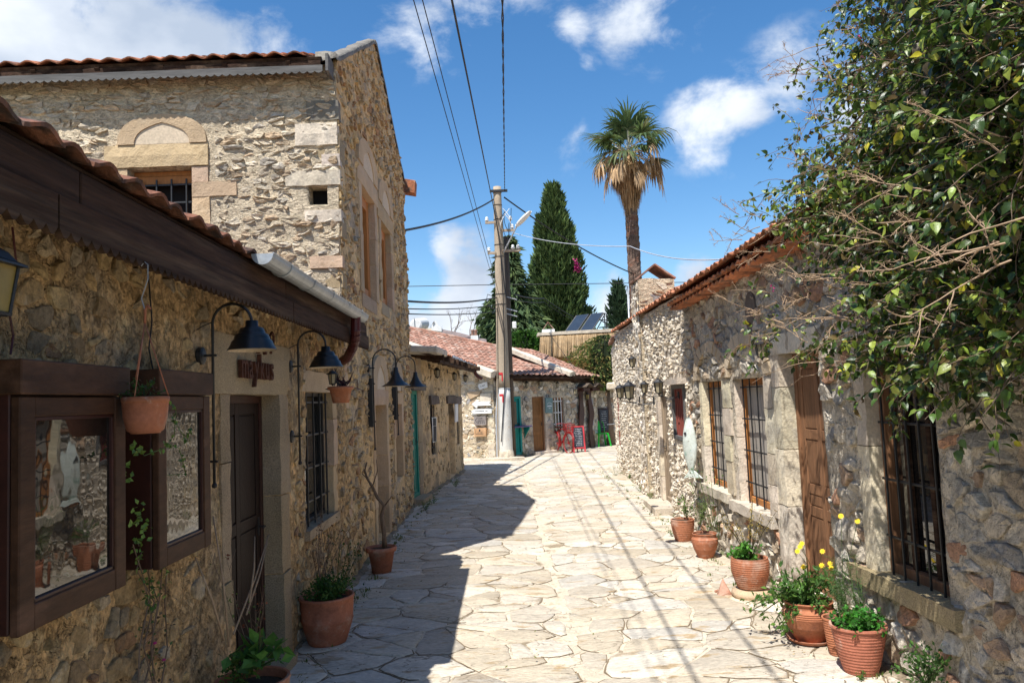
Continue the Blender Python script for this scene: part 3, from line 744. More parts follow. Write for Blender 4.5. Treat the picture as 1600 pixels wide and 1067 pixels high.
def litter():
    r = random.Random(99); m = MB()
    for i in range(1500):
        y = 2.5+22*r.random()**1.4; e = r.random()
        x = (-1.42+abs(r.gauss(0, .18))) if e < .38 else (2.12-abs(r.gauss(0, .22)) if e < .8 else r.uniform(-1.2, 1.9))
        s = r.uniform(.004, .013); c = r.choice(((.20, .13, .06), (.33, .25, .13), (.12, .09, .06), (.42, .36, .27), (.14, .15, .05))); m.tint = c; a = r.uniform(0, 6.28)
        d = V((cos(a), sin(a), r.uniform(-.1, .3)))*s; q = V((-sin(a), cos(a), r.uniform(-.2, .2)))*s*r.uniform(.3, .8); p = V((x, y, .016+s*.3))
        m.add([p-d, p+q, p+d+V((0, 0, s*.4)), p-q, p+V((0, 0, s*.5))], [(0, 3, 4), (3, 2, 4), (2, 1, 4), (1, 0, 4)])
    m.build('leaf_litter', M_litter, kind='stuff')
    e = MB(); e.tint = (1, 1, 1)
    for line, sx in ((((-1.54, 2.0), (-1.55, 12.95), (-1.58, 13.0), (-1.02, 19.1)), 1), (((2.26, 2.0), (2.26, 9.3), (2.56, 17.0), (2.88, 19.9)), -1), (((-.28, 22.25), (2.36, 24.75)), 1)):
        for (x0, y0), (x1, y1) in zip(line, line[1:]):
            n = max(1, int(sqrt((x1-x0)**2+(y1-y0)**2)/.06)); vs = []
            for i in range(n+1):
                t = i/n; x = x0+(x1-x0)*t; y = y0+(y1-y0)*t; w = max(.015, .06+.10*noise.noise(V((x*2, y*1.7, 8)))+.03*noise.noise(V((x, y*9, 3)))); h = .03+.03*noise.noise(V((x, y*3, 1)))
                vs += [(x-sx*.03, y, h+.01), (x+sx*w*.4, y, h*.7+.006), (x+sx*w, y, .004+.004*noise.noise(V((x*5, y*14, 2))))]
            e.add(vs, [(3*i+k, 3*i+k+1, 3*i+k+4, 3*i+k+3) for i in range(n) for k in range(2)])
    e.build('dirt_edge', M_dirt, kind='stuff', smooth=True)
    g = MB()
    for i in range(420):
        y = 3+15*r.random()**1.3; x = -1.40+abs(r.gauss(0, .06)) if r.random() < .5 else 2.14-abs(r.gauss(0, .10)); k = r.uniform(.012, .04)
        for q in range(5): g.tint = r.choice(((.06, .12, .02), (.10, .16, .03), (.18, .18, .06))); a = r.uniform(0, 6.28); g.leaf((x+r.uniform(-.02, .02), y+r.uniform(-.02, .02), .006), (cos(a)*.6, sin(a)*.6, 1), (cos(a), sin(a), .2), k, k*.3)
    g.build('joint_weeds', M_leafm, kind='stuff')
litter()

# ------------------------------------------------------------------ LEFT: low shop building
L1 = thing('low_shop', 'low shadowed stone shop on the left with tiled eave and dark panelled door', 'house', (-3.2, 3, 0))
F1 = Frame((-1.54, -1.0), (-1.54, 7.5), (1, 0))       # u = y + 1
DO = (5.34, 6.28, .05, 1.80); WI = (7.0, 7.93, .76, 1.83)
def cov1(u, v):
    c = .36+.6*noise.noise(F1.P(u, v)*1.2)
    if 4.4 < u < 5.4 or 6.2 < u < 6.7: c += .25
    if v < .9: c -= .2
    return c
wall(L1, F1, 2.5, zones=[(DO[0]-.32, DO[1]+.32, 0, DO[3]+.34), (WI[0]-.03, WI[1]+.22, WI[2]-.1, WI[3]+.22)], openings=[DO, WI], mortar=M_goldm, smat=M_stone,
     size=(.15, .092), gap=.008, proud=(-.006, .017), pal=PAL_GOLD, g=.04, seed=3, depth=.16, rough=.010, coverf=cov1, k=1.3, split=.45, cmix=.3, cmean=(.48, .335, .17), tilt=.015)
jambs(L1, F1, DO[0], DO[1], .0, DO[3], .19, M_granite, w0=-.16, w1=.025, sides='r', hs=(.5, .8))
jambs(L1, F1, DO[0], DO[1], .0, DO[3], .15, M_granite, w0=-.16, w1=.012, sides='l', hs=(.6, .9))
block(L1, F1, DO[0]-.25, DO[1]+.25, DO[3]-.004, DO[3]+.33, -.16, .022, M_granite, name='lintel')
jambs(L1, F1, WI[0], WI[1], WI[2], WI[3], .15, M_sand, w0=-.16, w1=.012, sides='r', hs=(.3, .5), lintel=.16)
block(L1, F1, WI[0]-.05, WI[1]+.10, WI[2]-.07, WI[2]+.004, -.16, .035, M_granite, name='sill')
block(L1, F1, DO[0]-.02, DO[1]+.02, -.02, .07, -.25, .10, M_granite, name='doorstep')
framepart(L1, F1, DO[0]+.005, DO[1]-.005, .07, DO[3]-.005, -.155, -.11, .05, M_redwood, 'door_frame')
paneldoor(L1, F1, DO[0]+.055, DO[1]-.055, .075, DO[3]-.055, -.12, mat('chocolate door paint', (.020, .010, .007), rough=.6, var=.2, bump=((40, .002),), spec=.2), (1.2, 1.0), cols=2)
wn = framepart(L1, F1, WI[0]+.003, WI[1]-.003, WI[2]+.003, WI[3]-.003, -.14, -.08, .035, M_iron)
MB().wbox(F1, WI[0]+.04, WI[1]-.04, WI[2]+.04, WI[3]-.04, -.13, -.12).build('pane', M_glass, wn)
grille(wn, F1, WI[0]+.02, WI[1]-.02, WI[2]+.01, WI[3]-.01, -.03, 4, 4)
for v in (1.5, 1.12):           # curled shutter hooks on the jamb
    h = MB(); h.tube([F1.P(WI[1]+.05+.03*cos(a)*(1-a/9), v+.03*sin(a)*(1-a/9), .04) for a in [k*.5 for k in range(11)]], .003, 5); h.build('shutter_hook', M_iron, L1)
plainbox(L1, -4.8, -1.82, -1.0, 7.45, 0, 2.45, M_goldm, 'back_wall')
plainbox(L1, -1.82, -1.56, -1.02, -.9, 0, 2.4, M_goldm, 'end_wall')
# eave: tiles, upper board, fretted board
XE = -1.30; ZE = 2.535
FE = Frame((XE, -.9), (XE, 7.52), (1, 0))              # u = y + .9
rf = roof(L1, (XE+.01, -.9, ZE-.045), (XE+.01, 7.52, ZE-.045), (-1, 0), radians(17), 3.4, M_tiledark, pitch=(.185, .34), seed=4, amp=.030, over=.02)
for (a, b) in ((0, 3.3), (3.31, 5.6), (5.61, 8.40)):
    x = MB(); k = rnd.uniform(.85, 1.2); x.tint = (k, k, k); x.wbox(FE, a, b, 2.365, 2.475, -.045, -.012); x.build('fascia_board', M_darkwood, rf)
for (a, b) in ((0, 3.15), (3.16, 5.7), (5.715, 8.40)):
    x = scallop_board(FE, a, b, 2.235, 2.362, -.005, th=.022, pit=.058, dep=.026); k = rnd.uniform(.8, 1.25); x.tint = (k, k, k*1.03); x.build('fretted_board', M_darkwood, rf)
for i in range(14):
    x = MB(); y = -.6+i*.6; x.bar((-1.33, y, 2.40), (-2.0, y, 2.60), .06, .08); x.build('rafter', M_darkwood, rf)
for i in range(3):
    x = MB(); k = rnd.uniform(.8, 1.2); x.tint = (k, k, k); x.box(-1.345-.085*(i+1)+.004, -1.345-.085*i, -.85, 7.45, 2.36+.01*i, 2.375+.01*i); x.build('soffit_board', M_darkwood, rf)
# gutter on the outer part of the eave
g = MB(); G0, G1 = 4.0, 6.85
prof = [(cos(a)*.058, sin(a)*.058) for a in [pi+pi*k/10 for k in range(11)]]
vs = []; fs = []; ns = 24
for i in range(ns+1):
    y = G0+(G1-G0)*i/ns; z = 2.515-.02*i/ns
    for (a, b) in prof: vs.append((XE+.065+a, y, z+b))
    for (a, b) in prof[::-1]: vs.append((XE+.065+a*.95, y, z+b*.95))
k = 22
for i in range(ns):
    for j in range(k): fs.append((i*k+j, i*k+(j+1) % k, (i+1)*k+(j+1) % k, (i+1)*k+j))
for i in (0, ns):                                     # end caps
    b = len(vs); y = G0+(G1-G0)*i/ns; z = 2.515-.02*i/ns
    for (a, c) in prof: vs.append((XE+.065+a, y+(-.002 if i == 0 else .002), z+c))
    fs.append(tuple(range(b, b+11)))
g.add(vs, fs); gu = g.build('gutter', M_zinc, rf, smooth=False)
for i in range(5):
    y = 4.35+i*.55; x = MB(); x.tube([(XE+.065+cos(a)*.061, y, 2.51+sin(a)*.061) for a in [pi*.98+pi*1.04*q/10 for q in range(11)]], .005, 5); x.build('gutter_clip', M_zinc, gu)
x = MB(); x.tube([(XE+.066, 4.0+2.85*i/8, 2.517-.02*i/8) for i in range(9)] , .004, 5); x.v = [(a+.058, b, c) for a, b, c in x.v]; x.build('gutter_bead', M_zinc, gu)
dp = MB(); dp.tube([(XE+.065, 6.55, 2.47), (XE+.06, 6.55, 2.34), (XE+.05, 6.58, 2.28), (XE+.02, 6.66, 2.22), (XE-.03, 6.76, 2.17), (XE-.08, 6.88, 2.13), (XE-.15, 7.0, 2.11)], .042, 12)
for t, (y, z, xx) in enumerate(((6.55, 2.34, .06), (6.565, 2.30, .055), (6.59, 2.265, .045), (6.63, 2.235, .03), (6.68, 2.205, .005))):
    dp.lathe([(.044, -.006), (.047, 0), (.044, .006)], 12, (XE+xx, y, z), Matrix.Rotation(.3+t*.25, 3, 'X'))
dp.build('downpipe', M_redmetal, rf)

# ------------------------------------------------------------------ LEFT: tall gabled building
L2 = thing('tall_gabled_house', 'tall gabled stone house rising above the low shop roof', 'house', (-3.2, 10, 0))
YC, YB, YP = 7.5, 12.9, 10.1
F2 = Frame((-1.55, YC), (-1.55, YB), (1, 0))
def gtop(u):
    y = YC+u
    return 5.18+(6.62-5.18)*(u/(YP-YC)) if y < YP else 6.62-(6.62-5.42)*((y-YP)/(YB-YP))
UW = [(1.22, 2.12, 2.98, 4.25), (2.62, 3.5, 3.05, 4.16)]
NI = [(1.72, 2.62, .05, 1.70), (3.42, 4.15, .62, 1.70)]
zn = [(a-.24, b+.24, c-.2, d+.62) for (a, b, c, d) in UW]+[(a-.22, b+.22, c-.15, d+.62) for (a, b, c, d) in NI]
wall(L2, F2, 6.7, zones=zn, openings=UW+NI, mortar=mat('brown gold mortar', (.58, .405, .21), var=.28, vs=1.6, grain=.4, gs=22, bump=((7, .03), (26, .015), (80, .005)), spots=[((.30, .27, .23), 1.3, .52, .62, .7), ((.22, .16, .10), 7, .56, .66, .6)]),
     smat=M_stone, size=(.18, .095), gap=.007, proud=(-.004, .026), pal=PAL_GOLD, g=.06, seed=5, depth=.22, rough=.010, top=gtop, cover=.2, k=1.2, tilt=.03, split=.4, cmix=.3, cmean=(.58, .405, .21))
def ogee(parent, F, uc, v, hw, h, m, w, nm='arch_stone', inner=.55):
    """flat pointed arch stones over an opening, with a recessed pale panel"""
    n = 12
    for sdd in (-1, 1):
        o = []; i_ = []
        for k in range(n+1):
            t = k/n; a = t*pi/2
            o.append((uc+sdd*hw*cos(a)**.9, v+h*sin(a)**.8+(0 if t < .9 else h*.0)))
            i_.append((uc+sdd*hw*inner*max(0, cos(a))**.75, v+h*.58*sin(a)**.9+h*.14*t**5))
        mb = MB(); k_ = rnd.uniform(.9, 1.1); mb.tint = (k_, k_, k_*.97); vs = []; fs = []
        for ww in (w, w-.09):
            vs += [F.P(a, b, ww) for a, b in o]; vs += [F.P(a, b, ww) for a, b in i_]
        q = n+1
        for k in range(n): fs += [(k, k+1, q+k+1, q+k), (2*q+k, 3*q+k, 3*q+k+1, 2*q+k+1), (k, 2*q+k, 2*q+k+1, k+1), (q+k, q+k+1, 3*q+k+1, 3*q+k)]
        fs += [(0, q, 3*q, 2*q), (n, 2*q+n, 3*q+n, q+n)]
        mb.add(vs, fs); mb.build(nm, m, parent)
    p = MB(); pts = [(uc+sx*hw*inner*max(0, cos(k/n*pi/2))**.75, v+h*.58*sin(k/n*pi/2)**.9+h*.14*(k/n)**5) for sx, rg in ((1, range(n+1)), (-1, range(n-1, -1, -1))) for k in rg]
    p.add([F.P(a, b, w-.012) for a, b in pts]+[F.P(a, b, w-.12) for a, b in pts], [tuple(range(len(pts)))]+[tuple(range(len(pts), 2*len(pts)))]+[(i, (i+1) % len(pts), len(pts)+(i+1) % len(pts), len(pts)+i) for i in range(len(pts))])
    p.build('arch_panel', M_limeP, parent)
M_limeP = mat('pinkish lime panel', (.58, .47, .34), var=.08, bump=((20, .004),))
for (a, b, c, d) in UW:
    jambs(L2, F2, a, b, c, d, .2, M_sand, w0=-.22, w1=.022, hs=(.3, .5), lintel=.22, sill=None)
    block(L2, F2, a-.05, b+.05, c-.16, c, -.22, .01, M_granite, name='sill')
    ogee(L2, F2, (a+b)/2, d+.23, (b-a)/2+.22, .38, M_sand, .03)
    w_ = framepart(L2, F2, a+.004, b-.004, c+.004, d-.004, -.16, -.07, .13, M_newwood)
    MB().wbox(F2, a+.06, b-.06, c+.06, d-.06, -.2, -.19).build('pane', M_glass, w_)
    MB().wbox(F2, (a+b)/2-.02, (a+b)/2+.02, c+.06, d-.06, -.188, -.16).build('mullion', M_newwood, w_)
for qi, (a, b, c, d) in enumerate(NI):
    jambs(L2, F2, a, b, c, d, .16, M_sand, w0=-.22, w1=.02, hs=(.35, .6), lintel=.16 if qi else .2)
    ogee(L2, F2, (a+b)/2, d+.19, (b-a)/2+.16, .42, M_sand, .028)
    MB().wbox(F2, a-.02, b+.02, c-.02, d+.02, -.24, -.17).build('niche_back', mat('niche plaster', (.37, .25, .12), var=.25, bump=((10, .02), (50, .005))) if qi == 0 else M_sand, L2)
# corner stones
zz = 2.3
i = 0
while zz < 5.0:
    h = rnd.uniform(.12, .26); m_ = rnd.choice((M_granite, M_granite, M_coping, M_farm)); u_ = rnd.uniform(.12, .30)
    if rnd.random() < .3: block(L2, F2, .012, u_, zz, zz+h-.01, -.2, .028, m_, name='corner_stone')
    zz += h
zz = 0
while zz < 2.2:
    h = rnd.uniform(.2, .4)
    if rnd.random() < .4: block(L2, F2, .0, rnd.uniform(.16, .3), zz, zz+h-.01, -.2, .02, M_sand, name='corner_stone')
    zz += h
# gable coping (a thin lime parapet over the roof)
cp = MB(); N_ = 36; vs = []; fs = []
for i in range(N_+1):
    u = -.12+(F2.L+.16)*i/N_; v = gtop(min(max(u, 0), F2.L))
    for (w, dz) in ((.022, -.04), (.025, .015), (-.07, .03), (-.17, .01), (-.18, -.10)):
        P = F2.P(u, v+dz+.018*noise.noise(V((u*5, w*9, 0))), w+.012*noise.noise(V((u*4, w*9, 5)))); vs.append(P)
for i in range(N_):
    for k in range(4): fs.append((i*5+k, (i+1)*5+k, (i+1)*5+k+1, i*5+k+1))
fs += [(0, 1, 2, 3, 4), (N_*5+4, N_*5+3, N_*5+2, N_*5+1, N_*5)]
cp.add(vs, fs); cp.build('coping', M_coping, L2, smooth=True)
# front face (sunlit)
F2F = Frame((-9.0, YC), (-1.55, YC), (0, -1))          # u = x + 9
WF = (-3.627+9, -2.995+9, 3.30, 4.13); HO = (-1.852+9, -1.662+9, 3.695, 3.89)
LI = (-3.85+9, -2.83+9, 4.13, 4.36)
wall(L2, F2F, 5.12, zones=[(WF[0]-.2, WF[1]+.22, 3.0, 4.68), (WF[1]+.1, WF[1]+.48, 3.82, 3.96), (HO[0]-.16, HO[1]+.12, HO[2]-.1, HO[3]+.12)], openings=[WF, HO], mortar=M_creamm, smat=M_stoneL,
     size=(.17, .066), gap=.005, proud=(-.004, .022), pal=PAL_CREAM, g=.05, seed=8, depth=.2, rough=.014, cover=.15, u_range=(1.5, F2F.L), k=1.2, shear=.1, split=.45, cmix=.35, cmean=(.74, .61, .43))
block(L2, F2F, LI[0], LI[1], LI[2]+.005, LI[3], -.1, .03, M_sand, name='lintel')
block(L2, F2F, WF[1]+.002, WF[1]+.16, 3.83+.14, 4.125, -.2, .02, M_sand)
block(L2, F2F, WF[1]+.002, WF[1]+.44, 3.82, 3.965, -.2, .024, M_sand)
block(L2, F2F, WF[1]+.002, WF[1]+.17, 3.5, 3.815, -.2, .018, M_sand)
block(L2, F2F, WF[0]-.17, WF[0]-.002, 3.72, 4.125, -.2, .018, M_sand)
ogee(L2, F2F, (WF[0]+WF[1])/2+.03, LI[3]+.004, .44, .30, M_sand, .03, inner=.62)
wf = framepart(L2, F2F, WF[0]+.004, WF[1]-.004, WF[2], WF[3]-.004, -.19, -.12, .05, M_newwood)
MB().wbox(F2F, WF[0]+.004, WF[1]-.004, WF[3]-.14, WF[3]-.06, -.17, -.10).build('sash_rail', M_newwood, wf)
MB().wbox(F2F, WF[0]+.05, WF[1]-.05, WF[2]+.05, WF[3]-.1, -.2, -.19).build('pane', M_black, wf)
grille(wf, F2F, WF[0]+.03, WF[1]-.01, WF[2], WF[3]-.1, -.07, 4, 4, th=.016)
block(L2, F2F, HO[0]-.22, HO[1]+.13, HO[3], HO[3]+.15, -.12, .02, M_lime, name='lintel')
MB().wbox(F2F, HO[0]-.02, HO[1]+.02, HO[2]-.02, HO[3]+.02, -.3, -.2).build('niche_back', M_black, L2)  # black sheet painted for the shade deep in the hole
for (a, b, z0, z1, m_) in ((-.42, .0, 4.30, 4.52, M_lime), (-.30, .02, 4.55, 4.75, M_coping), (-.16, .02, 4.08, 4.2, M_lime), (-.34, .02, 3.52, 3.64, M_lime), (-.3, .02, 3.06, 3.18, M_sand)):
    block(L2, F2F, F2F.L+a, F2F.L+b, z0, z1, -.1, .018, m_, name='corner_stone')
plainbox(L2, -9, -1.84, YC+.25, YB-.01, 0, 5.1, M_goldm, 'back_wall')
gb = MB()
for sx in (-9.0, -1.86): gb.add([(sx, YC+.25, 5.0), (sx, YB-.02, 5.0), (sx, YP, 6.5)], [(0, 1, 2)])
gb.build('inner_gable', M_goldm, L2)
rf2 = roof(L2, (-9.0, YC-.20, 5.12), (-1.66, YC-.20, 5.12), (0, 1), radians(23.0), 3.1, M_tile, pitch=(.20, .34), seed=9, amp=.034, over=.02)
roof(L2, (-9.0, YB+.22, 5.22), (-1.66, YB+.22, 5.22), (0, -1), radians(22), 3.1, M_tile, pitch=(.20, .34), seed=10, amp=.034, over=.02, keep=120)
FF = Frame((-9.0, YC-.19), (-1.58, YC-.19), (0, -1))
sb = scallop_board(FF, 0, 7.36, 4.955, 5.035, -.01, th=.02, pit=.075, dep=.02)
sb.build('fretted_board', M_greywood, rf2)
x = MB(); x.wbox(FF, 0, 7.34, 5.03, 5.09, -.045, -.02); x.build('fascia_board', M_darkwood, rf2)
x = MB(); x.box(-1.60, -1.57, YC-.24, YC+.02, 4.95, 5.13); x.build('verge_board', M_greywood, rf2)
for i in range(12):
    x = MB(); xx = -8.8+i*.62; x.bar((xx, YC-.17, 5.06), (xx, YC+.6, 5.46), .05, .07); x.build('rafter', M_darkwood, rf2)
# little clay tile sticking out at the far corner
x = MB(); x.cbox((-1.45, 12.88, 5.36), (.10, 0, -.02), (0, .12, 0), (.01, 0, .11)); x.build('corner_tile', M_tile, L2)

# ------------------------------------------------------------------ LEFT: small house with green door
A3, B3 = (-1.60, 13.0), (-1.05, 19.1)
L3 = thing('green_door_house', 'small ochre stone house with a green door and slit windows behind the tall gable', 'house', (-3.5, 16, 0))
F3 = Frame(A3, B3, (1, 0))
D3 = (.02, .62, .10, 1.92); S1 = (2.02, 2.52, .68, 1.66); D32 = (4.02, 4.78, .05, 1.66); S2 = (5.20, 5.72, .68, 1.63)
wall(L3, F3, 2.5, zones=[(a-.12, b+.12, c-.05, d+.2) for (a, b, c, d) in (D3, S1, D32, S2)], openings=[D3, S1, D32, S2], mortar=M_farm, smat=M_stone, size=(.19, .12), gap=.010, proud=(-.006, .014), pal=PAL_GOLD, g=.07, seed=13,
     depth=.2, cover=.5, u_range=(-.1, F3.L), k=1.3, cmix=.6, cmean=(.48, .35, .19))
for (a, b, c, d) in (S1, D32, S2):
    block(L3, F3, a-.2, b+.22, d, d+.17, -.15, .05, M_slate, name='lintel', jit=.02)
block(L3, F3, -.1, .95, D3[3]+.0, D3[3]+.12, -.15, .13, M_slate, name='lintel')
zz = 0
while zz < 2.5:
    h = rnd.uniform(.2, .35); block(L3, F3, .65, rnd.uniform(.95, 1.15), zz, zz+h-.01, -.18, .03, M_granite, name='corner_stone'); zz += h
for zz in (2.12, 2.3): block(L3, F3, -.05, .66, zz, zz+.17, -.18, .03, M_granite, name='corner_stone')
block(L3, F3, -.05, .75, 0, .10, -.2, .22, M_granite, name='doorstep')
framepart(L3, F3, D3[0], D3[1], D3[2], D3[3], -.06, .015, .07, M_green, 'door_frame')
paneldoor(L3, F3, D3[0]+.06, D3[1]-.06, D3[2]+.06, D3[3]-.06, -.01, M_green, (1, 1.2), cols=2)
for (a, b, c, d), n in ((S1, 3), (S2, 3)):
    w_ = framepart(L3, F3, a, b, c, d, -.16, -.08, .04, M_darkwood); MB().wbox(F3, a+.04, b-.04, c+.04, d-.04, -.15, -.14).build('pane', M_glass, w_)
    grille(w_, F3, a, b, c, d, -.03, n, 5)
framepart(L3, F3, D32[0], D32[1], .05, D32[3], -.19, -.12, .06, M_palewood, 'door_frame')
paneldoor(L3, F3, D32[0]+.06, D32[1]-.06, .06, D32[3]-.06, -.15, M_oldwood, (1, 1), cols=1)
plainbox(L3, -6.5, -1.9, 13.05, 19.0, 0, 2.4, M_farm, 'back_wall')
F3E = Frame((-6.5, 19.1), (-1.05, 19.1), (0, 1))
wall(L3, F3E, 2.3, mortar=M_farm, smat=M_stone, size=(.25, .17), pal=PAL_GOLD, g=.15, seed=14, npart=40)
rf3 = roof(L3, (-1.18, 12.95, 2.56), (-.62, 19.35, 2.56), (-1, .05), radians(9), 4.6, M_tile, pitch=(.22, .36), seed=15, over=.02, keep=200)
# lime mortar verge and heavy timbers under the eave
vb = MB(); vb.bar((-.74, 19.33, 2.585), (-5.2, 19.4, 3.3), .22, .10); vb.build('lime_verge', M_lime, rf3)
vb = MB(); vb.cbox((-1.36, 13.5, 2.60), (.32, 0, -.02), (.04, .62, 0), (0, 0, .06), .03); vb.build('lime_verge', M_lime, rf3)
vb = MB(); vb.bar((-1.15, 13.7, 2.47), (-.70, 19.3, 2.47), .10, .13); vb.build('eave_beam', M_darkwood, rf3)
for i in range(10):
    y = 13.6+i*.6; x = MB(); x.bar((-1.08+(y-13)*.088, y, 2.48), (-2.1, y, 2.62), .08, .10); x.build('rafter', M_darkwood, rf3)
x = MB(); x.tube([(-1.0, 15.3, 2.57), (-.70, 19.0, 2.55)], .055, 10); x.build('gutter', M_zinc, rf3, smooth=True)
x = MB(); x.tube([(-.70, 19.0, 2.5), (-.68, 19.05, 2.38), (-.62, 19.1, 2.3), (-.52, 19.15, 2.24)], .045, 10); x.build('downpipe', M_redmetal, rf3, smooth=True)
# ------------------------------------------------------------------ FAR: white walled house with the long orange roof
A4, B4 = V((-.29, 22.33, 0)), V((2.36, 24.85, 0)); F4 = Frame(A4, B4, (.69, -.72))
L4 = thing('orange_roof_house', 'far stone house with long orange pantile roof and turquoise door behind the pole', 'house', (-1.5, 25.5, 0))
D4a = (.60, 1.08, .05, 1.77); D4b = (1.58, 2.12, .06, 1.74); W4 = (2.52, 3.02, .62, 1.68)
wall(L4, F4, 2.42, zones=[(.5, 1.15, 0, 1.84), (1.5, 2.2, 0, 1.8), (2.45, 3.1, .56, 1.74)], openings=[D4a, D4b, W4], mortar=M_greym, smat=M_stone, size=(.21, .155), gap=.010, proud=(.01, .035), pal=PAL_GREY+PAL_PALE,
     g=.08, seed=21, depth=.16, cover=.05, u_range=(0, 3.7), split=.2, tilt=.03)
framepart(L4, F4, *D4a, -.06, .02, .07, M_teal, 'door_frame'); dd = paneldoor(L4, F4, D4a[0]+.07, D4a[1]-.07, D4a[2]+.07, D4a[3]-.07, -.03, M_teal, (1, 1.2))
MB().wbox(F4, D4a[0]+.1, D4a[1]-.15, .95, 1.62, -.028, -.02).build('pane', M_glass, dd)
sh = MB(); sh.wbox(F4, D4a[0]-.05, D4a[1]+.2, .86, .90, -.02, .26); sh.build('counter_shelf', M_purple, L4)
sh = MB(); 
for u in (D4a[0], D4a[1]+.1): sh.add([F4.P(u, .86, 0), F4.P(u, .86, .24), F4.P(u, .80, .22), F4.P(u, .6, .05), F4.P(u, .5, 0)]+[F4.P(u+.03, a, b) for a, b in ((.86, 0), (.86, .24), (.80, .22), (.6, .05), (.5, 0))], [(0, 1, 2, 3, 4), (9, 8, 7, 6, 5)]+[(i, 5+i, 5+(i+1) % 5, (i+1) % 5) for i in range(5)])
sh.build('shelf_bracket', M_teal, L4)
framepart(L4, F4, *D4b, -.12, -.04, .05, M_oldwood, 'door_frame'); paneldoor(L4, F4, D4b[0]+.05, D4b[1]-.05, .08, D4b[3]-.05, -.08, mat('honey oak door', (.26, .125, .045), rough=.6, var=.2, stretch=(1, 1, .15)), (1, 1, 1))
jambs(L4, F4, *D4b, .1, M_lime, w0=-.14, w1=.03, sides='r', hs=(.3, .5)); block(L4, F4, D4b[0]-.1, D4b[1]+.3, -.02, .08, -.1, .2, M_lime, name='doorstep')
w_ = framepart(L4, F4, *W4, -.12, -.05, .06, M_oldwood); MB().wbox(F4, W4[0]+.06, W4[1]-.06, W4[2]+.06, W4[3]-.06, -.12, -.11).build('pane', M_glass, w_); grille(w_, F4, W4[0], W4[1]-.1, W4[2], W4[3], .02, 3, 3, m=M_white, th=.022)
F4S = Frame((-4.4, 26.2), (-.29, 22.33), (-.5, -.8))
def gt4(u): return 2.32+.325*max(0, F4S.L-u)
wall(L4, F4S, 4.4, mortar=M_creamm, smat=M_stoneL, size=(.24, .11), gap=.008, proud=(.0, .02), pal=PAL_CREAM+PAL_PALE, g=.09, seed=22, top=gt4, cover=.1, u_range=(0, F4S.L), tilt=.02)
zz = 0
while zz < 2.0:
    h = rnd.uniform(.18, .3); block(L4, F4S, F4S.L-rnd.uniform(.2, .36), F4S.L-.01, zz, zz+h-.01, -.1, .02, M_lime, name='corner_stone'); zz += h
bx = MB(); q = [V((-4.2, 26.3, 0)), V((-.3, 22.6, 0)), V((2.2, 24.95, 0)), V((0.2, 28.5, 0)), V((-3.5, 29.5, 0))]
bx.add(q+[p+V((0, 0, 2.0)) for p in q], [(5, 6, 7, 8, 9)]+[(i, (i+1) % 5, 5+(i+1) % 5, 5+i) for i in range(5)]); bx.build('back_wall', M_farm, L4)
sl4 = radians(18); upd = V((-.689, .724, 0)); E0 = F4.P(-.15, 2.40, .28); E1 = F4.P(3.72, 2.33, .28)
nrm4 = (E1-E0).normalized().cross(upd*cos(sl4)+V((0, 0, 1))*sin(sl4)).normalized(); nrm4 = nrm4 if nrm4.z > 0 else -nrm4
def on4(px, py): d = ray(px, py); o = V((0, 0, CAM_H)); return o+d*((E0-o).dot(nrm4)/d.dot(nrm4))
poly4 = [E0+V((0, 0, 0)), E1, on4(893, 584), on4(800, 550), on4(660, 518), on4(625, 512), on4(615, 532)]
pa = [(p-E0) for p in poly4]; ax = (E1-E0).normalized(); sx_ = nrm4.cross(ax); sx_ = sx_ if sx_.z > 0 else -sx_
P2 = [(p.dot(ax), p.dot(sx_)) for p in pa]
def inpoly(x, y, P):
    c = False; n = len(P)
    for i in range(n):
        a, b = P[i], P[i-1]
        if (a[1] > y) != (b[1] > y) and x < (b[0]-a[0])*(y-a[1])/(b[1]-a[1])+a[0]: c = not c
    return c
amin = min(p[0] for p in P2); amax = max(p[0] for p in P2); smax = max(p[1] for p in P2)
rf4 = roof(L4, E0+ax*amin, E0+ax*amax, upd, sl4, smax+.3, M_tilefar, pitch=(.235, .36), seed=23, amp=.04, poly=poly4, clipf=lambda p: inpoly((p-E0).dot(ax), (p-E0).dot(sx_), P2))
def band(a, b, w, th, m, nm, par, wob=.02):
    mb = MB(); n = 14; d = (b-a); s = d.cross(V((0, 0, 1))).normalized(); vs = []; fs = []; up = s.cross(d).normalized(); 
    if up.z < 0: up = -up
    for i in range(n+1):
        p = a+d*i/n
        for (x, z) in ((-1, -1), (-1, .6), (-.4, 1), (.4, 1), (1, .6), (1, -1)): vs.append(p+s*(w/2*x)+up*(th/2*z)+V((0, 0, wob*noise.noise(p*2+V((x*3, 0, z))))))
    for i in range(n):
        for k in range(6): fs.append((i*6+k, i*6+(k+1) % 6, (i+1)*6+(k+1) % 6, (i+1)*6+k))
    fs += [(0, 1, 2, 3, 4, 5), tuple(n*6+k for k in range(5, -1, -1))]
    mb.add(vs, fs); return mb.build(nm, m, par, smooth=False)
band(on4(615, 532)+V((0, 0, .03)), E0+V((0, 0, .03)), .40, .20, M_lime, 'lime_verge', rf4)
band(on4(797, 551)+V((0, 0, .05)), on4(895, 586)+V((0, 0, .02)), .36, .16, M_lime, 'lime_verge', rf4)
band(on4(640, 515)+V((0, 0, .05)), on4(800, 549)+V((0, 0, .05)), .2, .16, M_tilefar, 'ridge', rf4)
x = MB(); x.bar(F4.P(0, 2.30, .1), F4.P(3.7, 2.24, .1), .08, .12); x.build('eave_beam', M_darkwood, rf4)
x = MB(); x.bar(F4.P(-.15, 2.33, .2), F4.P(3.72, 2.27, .2), .2, .03); x.build('soffit_board', M_darkwood, rf4)
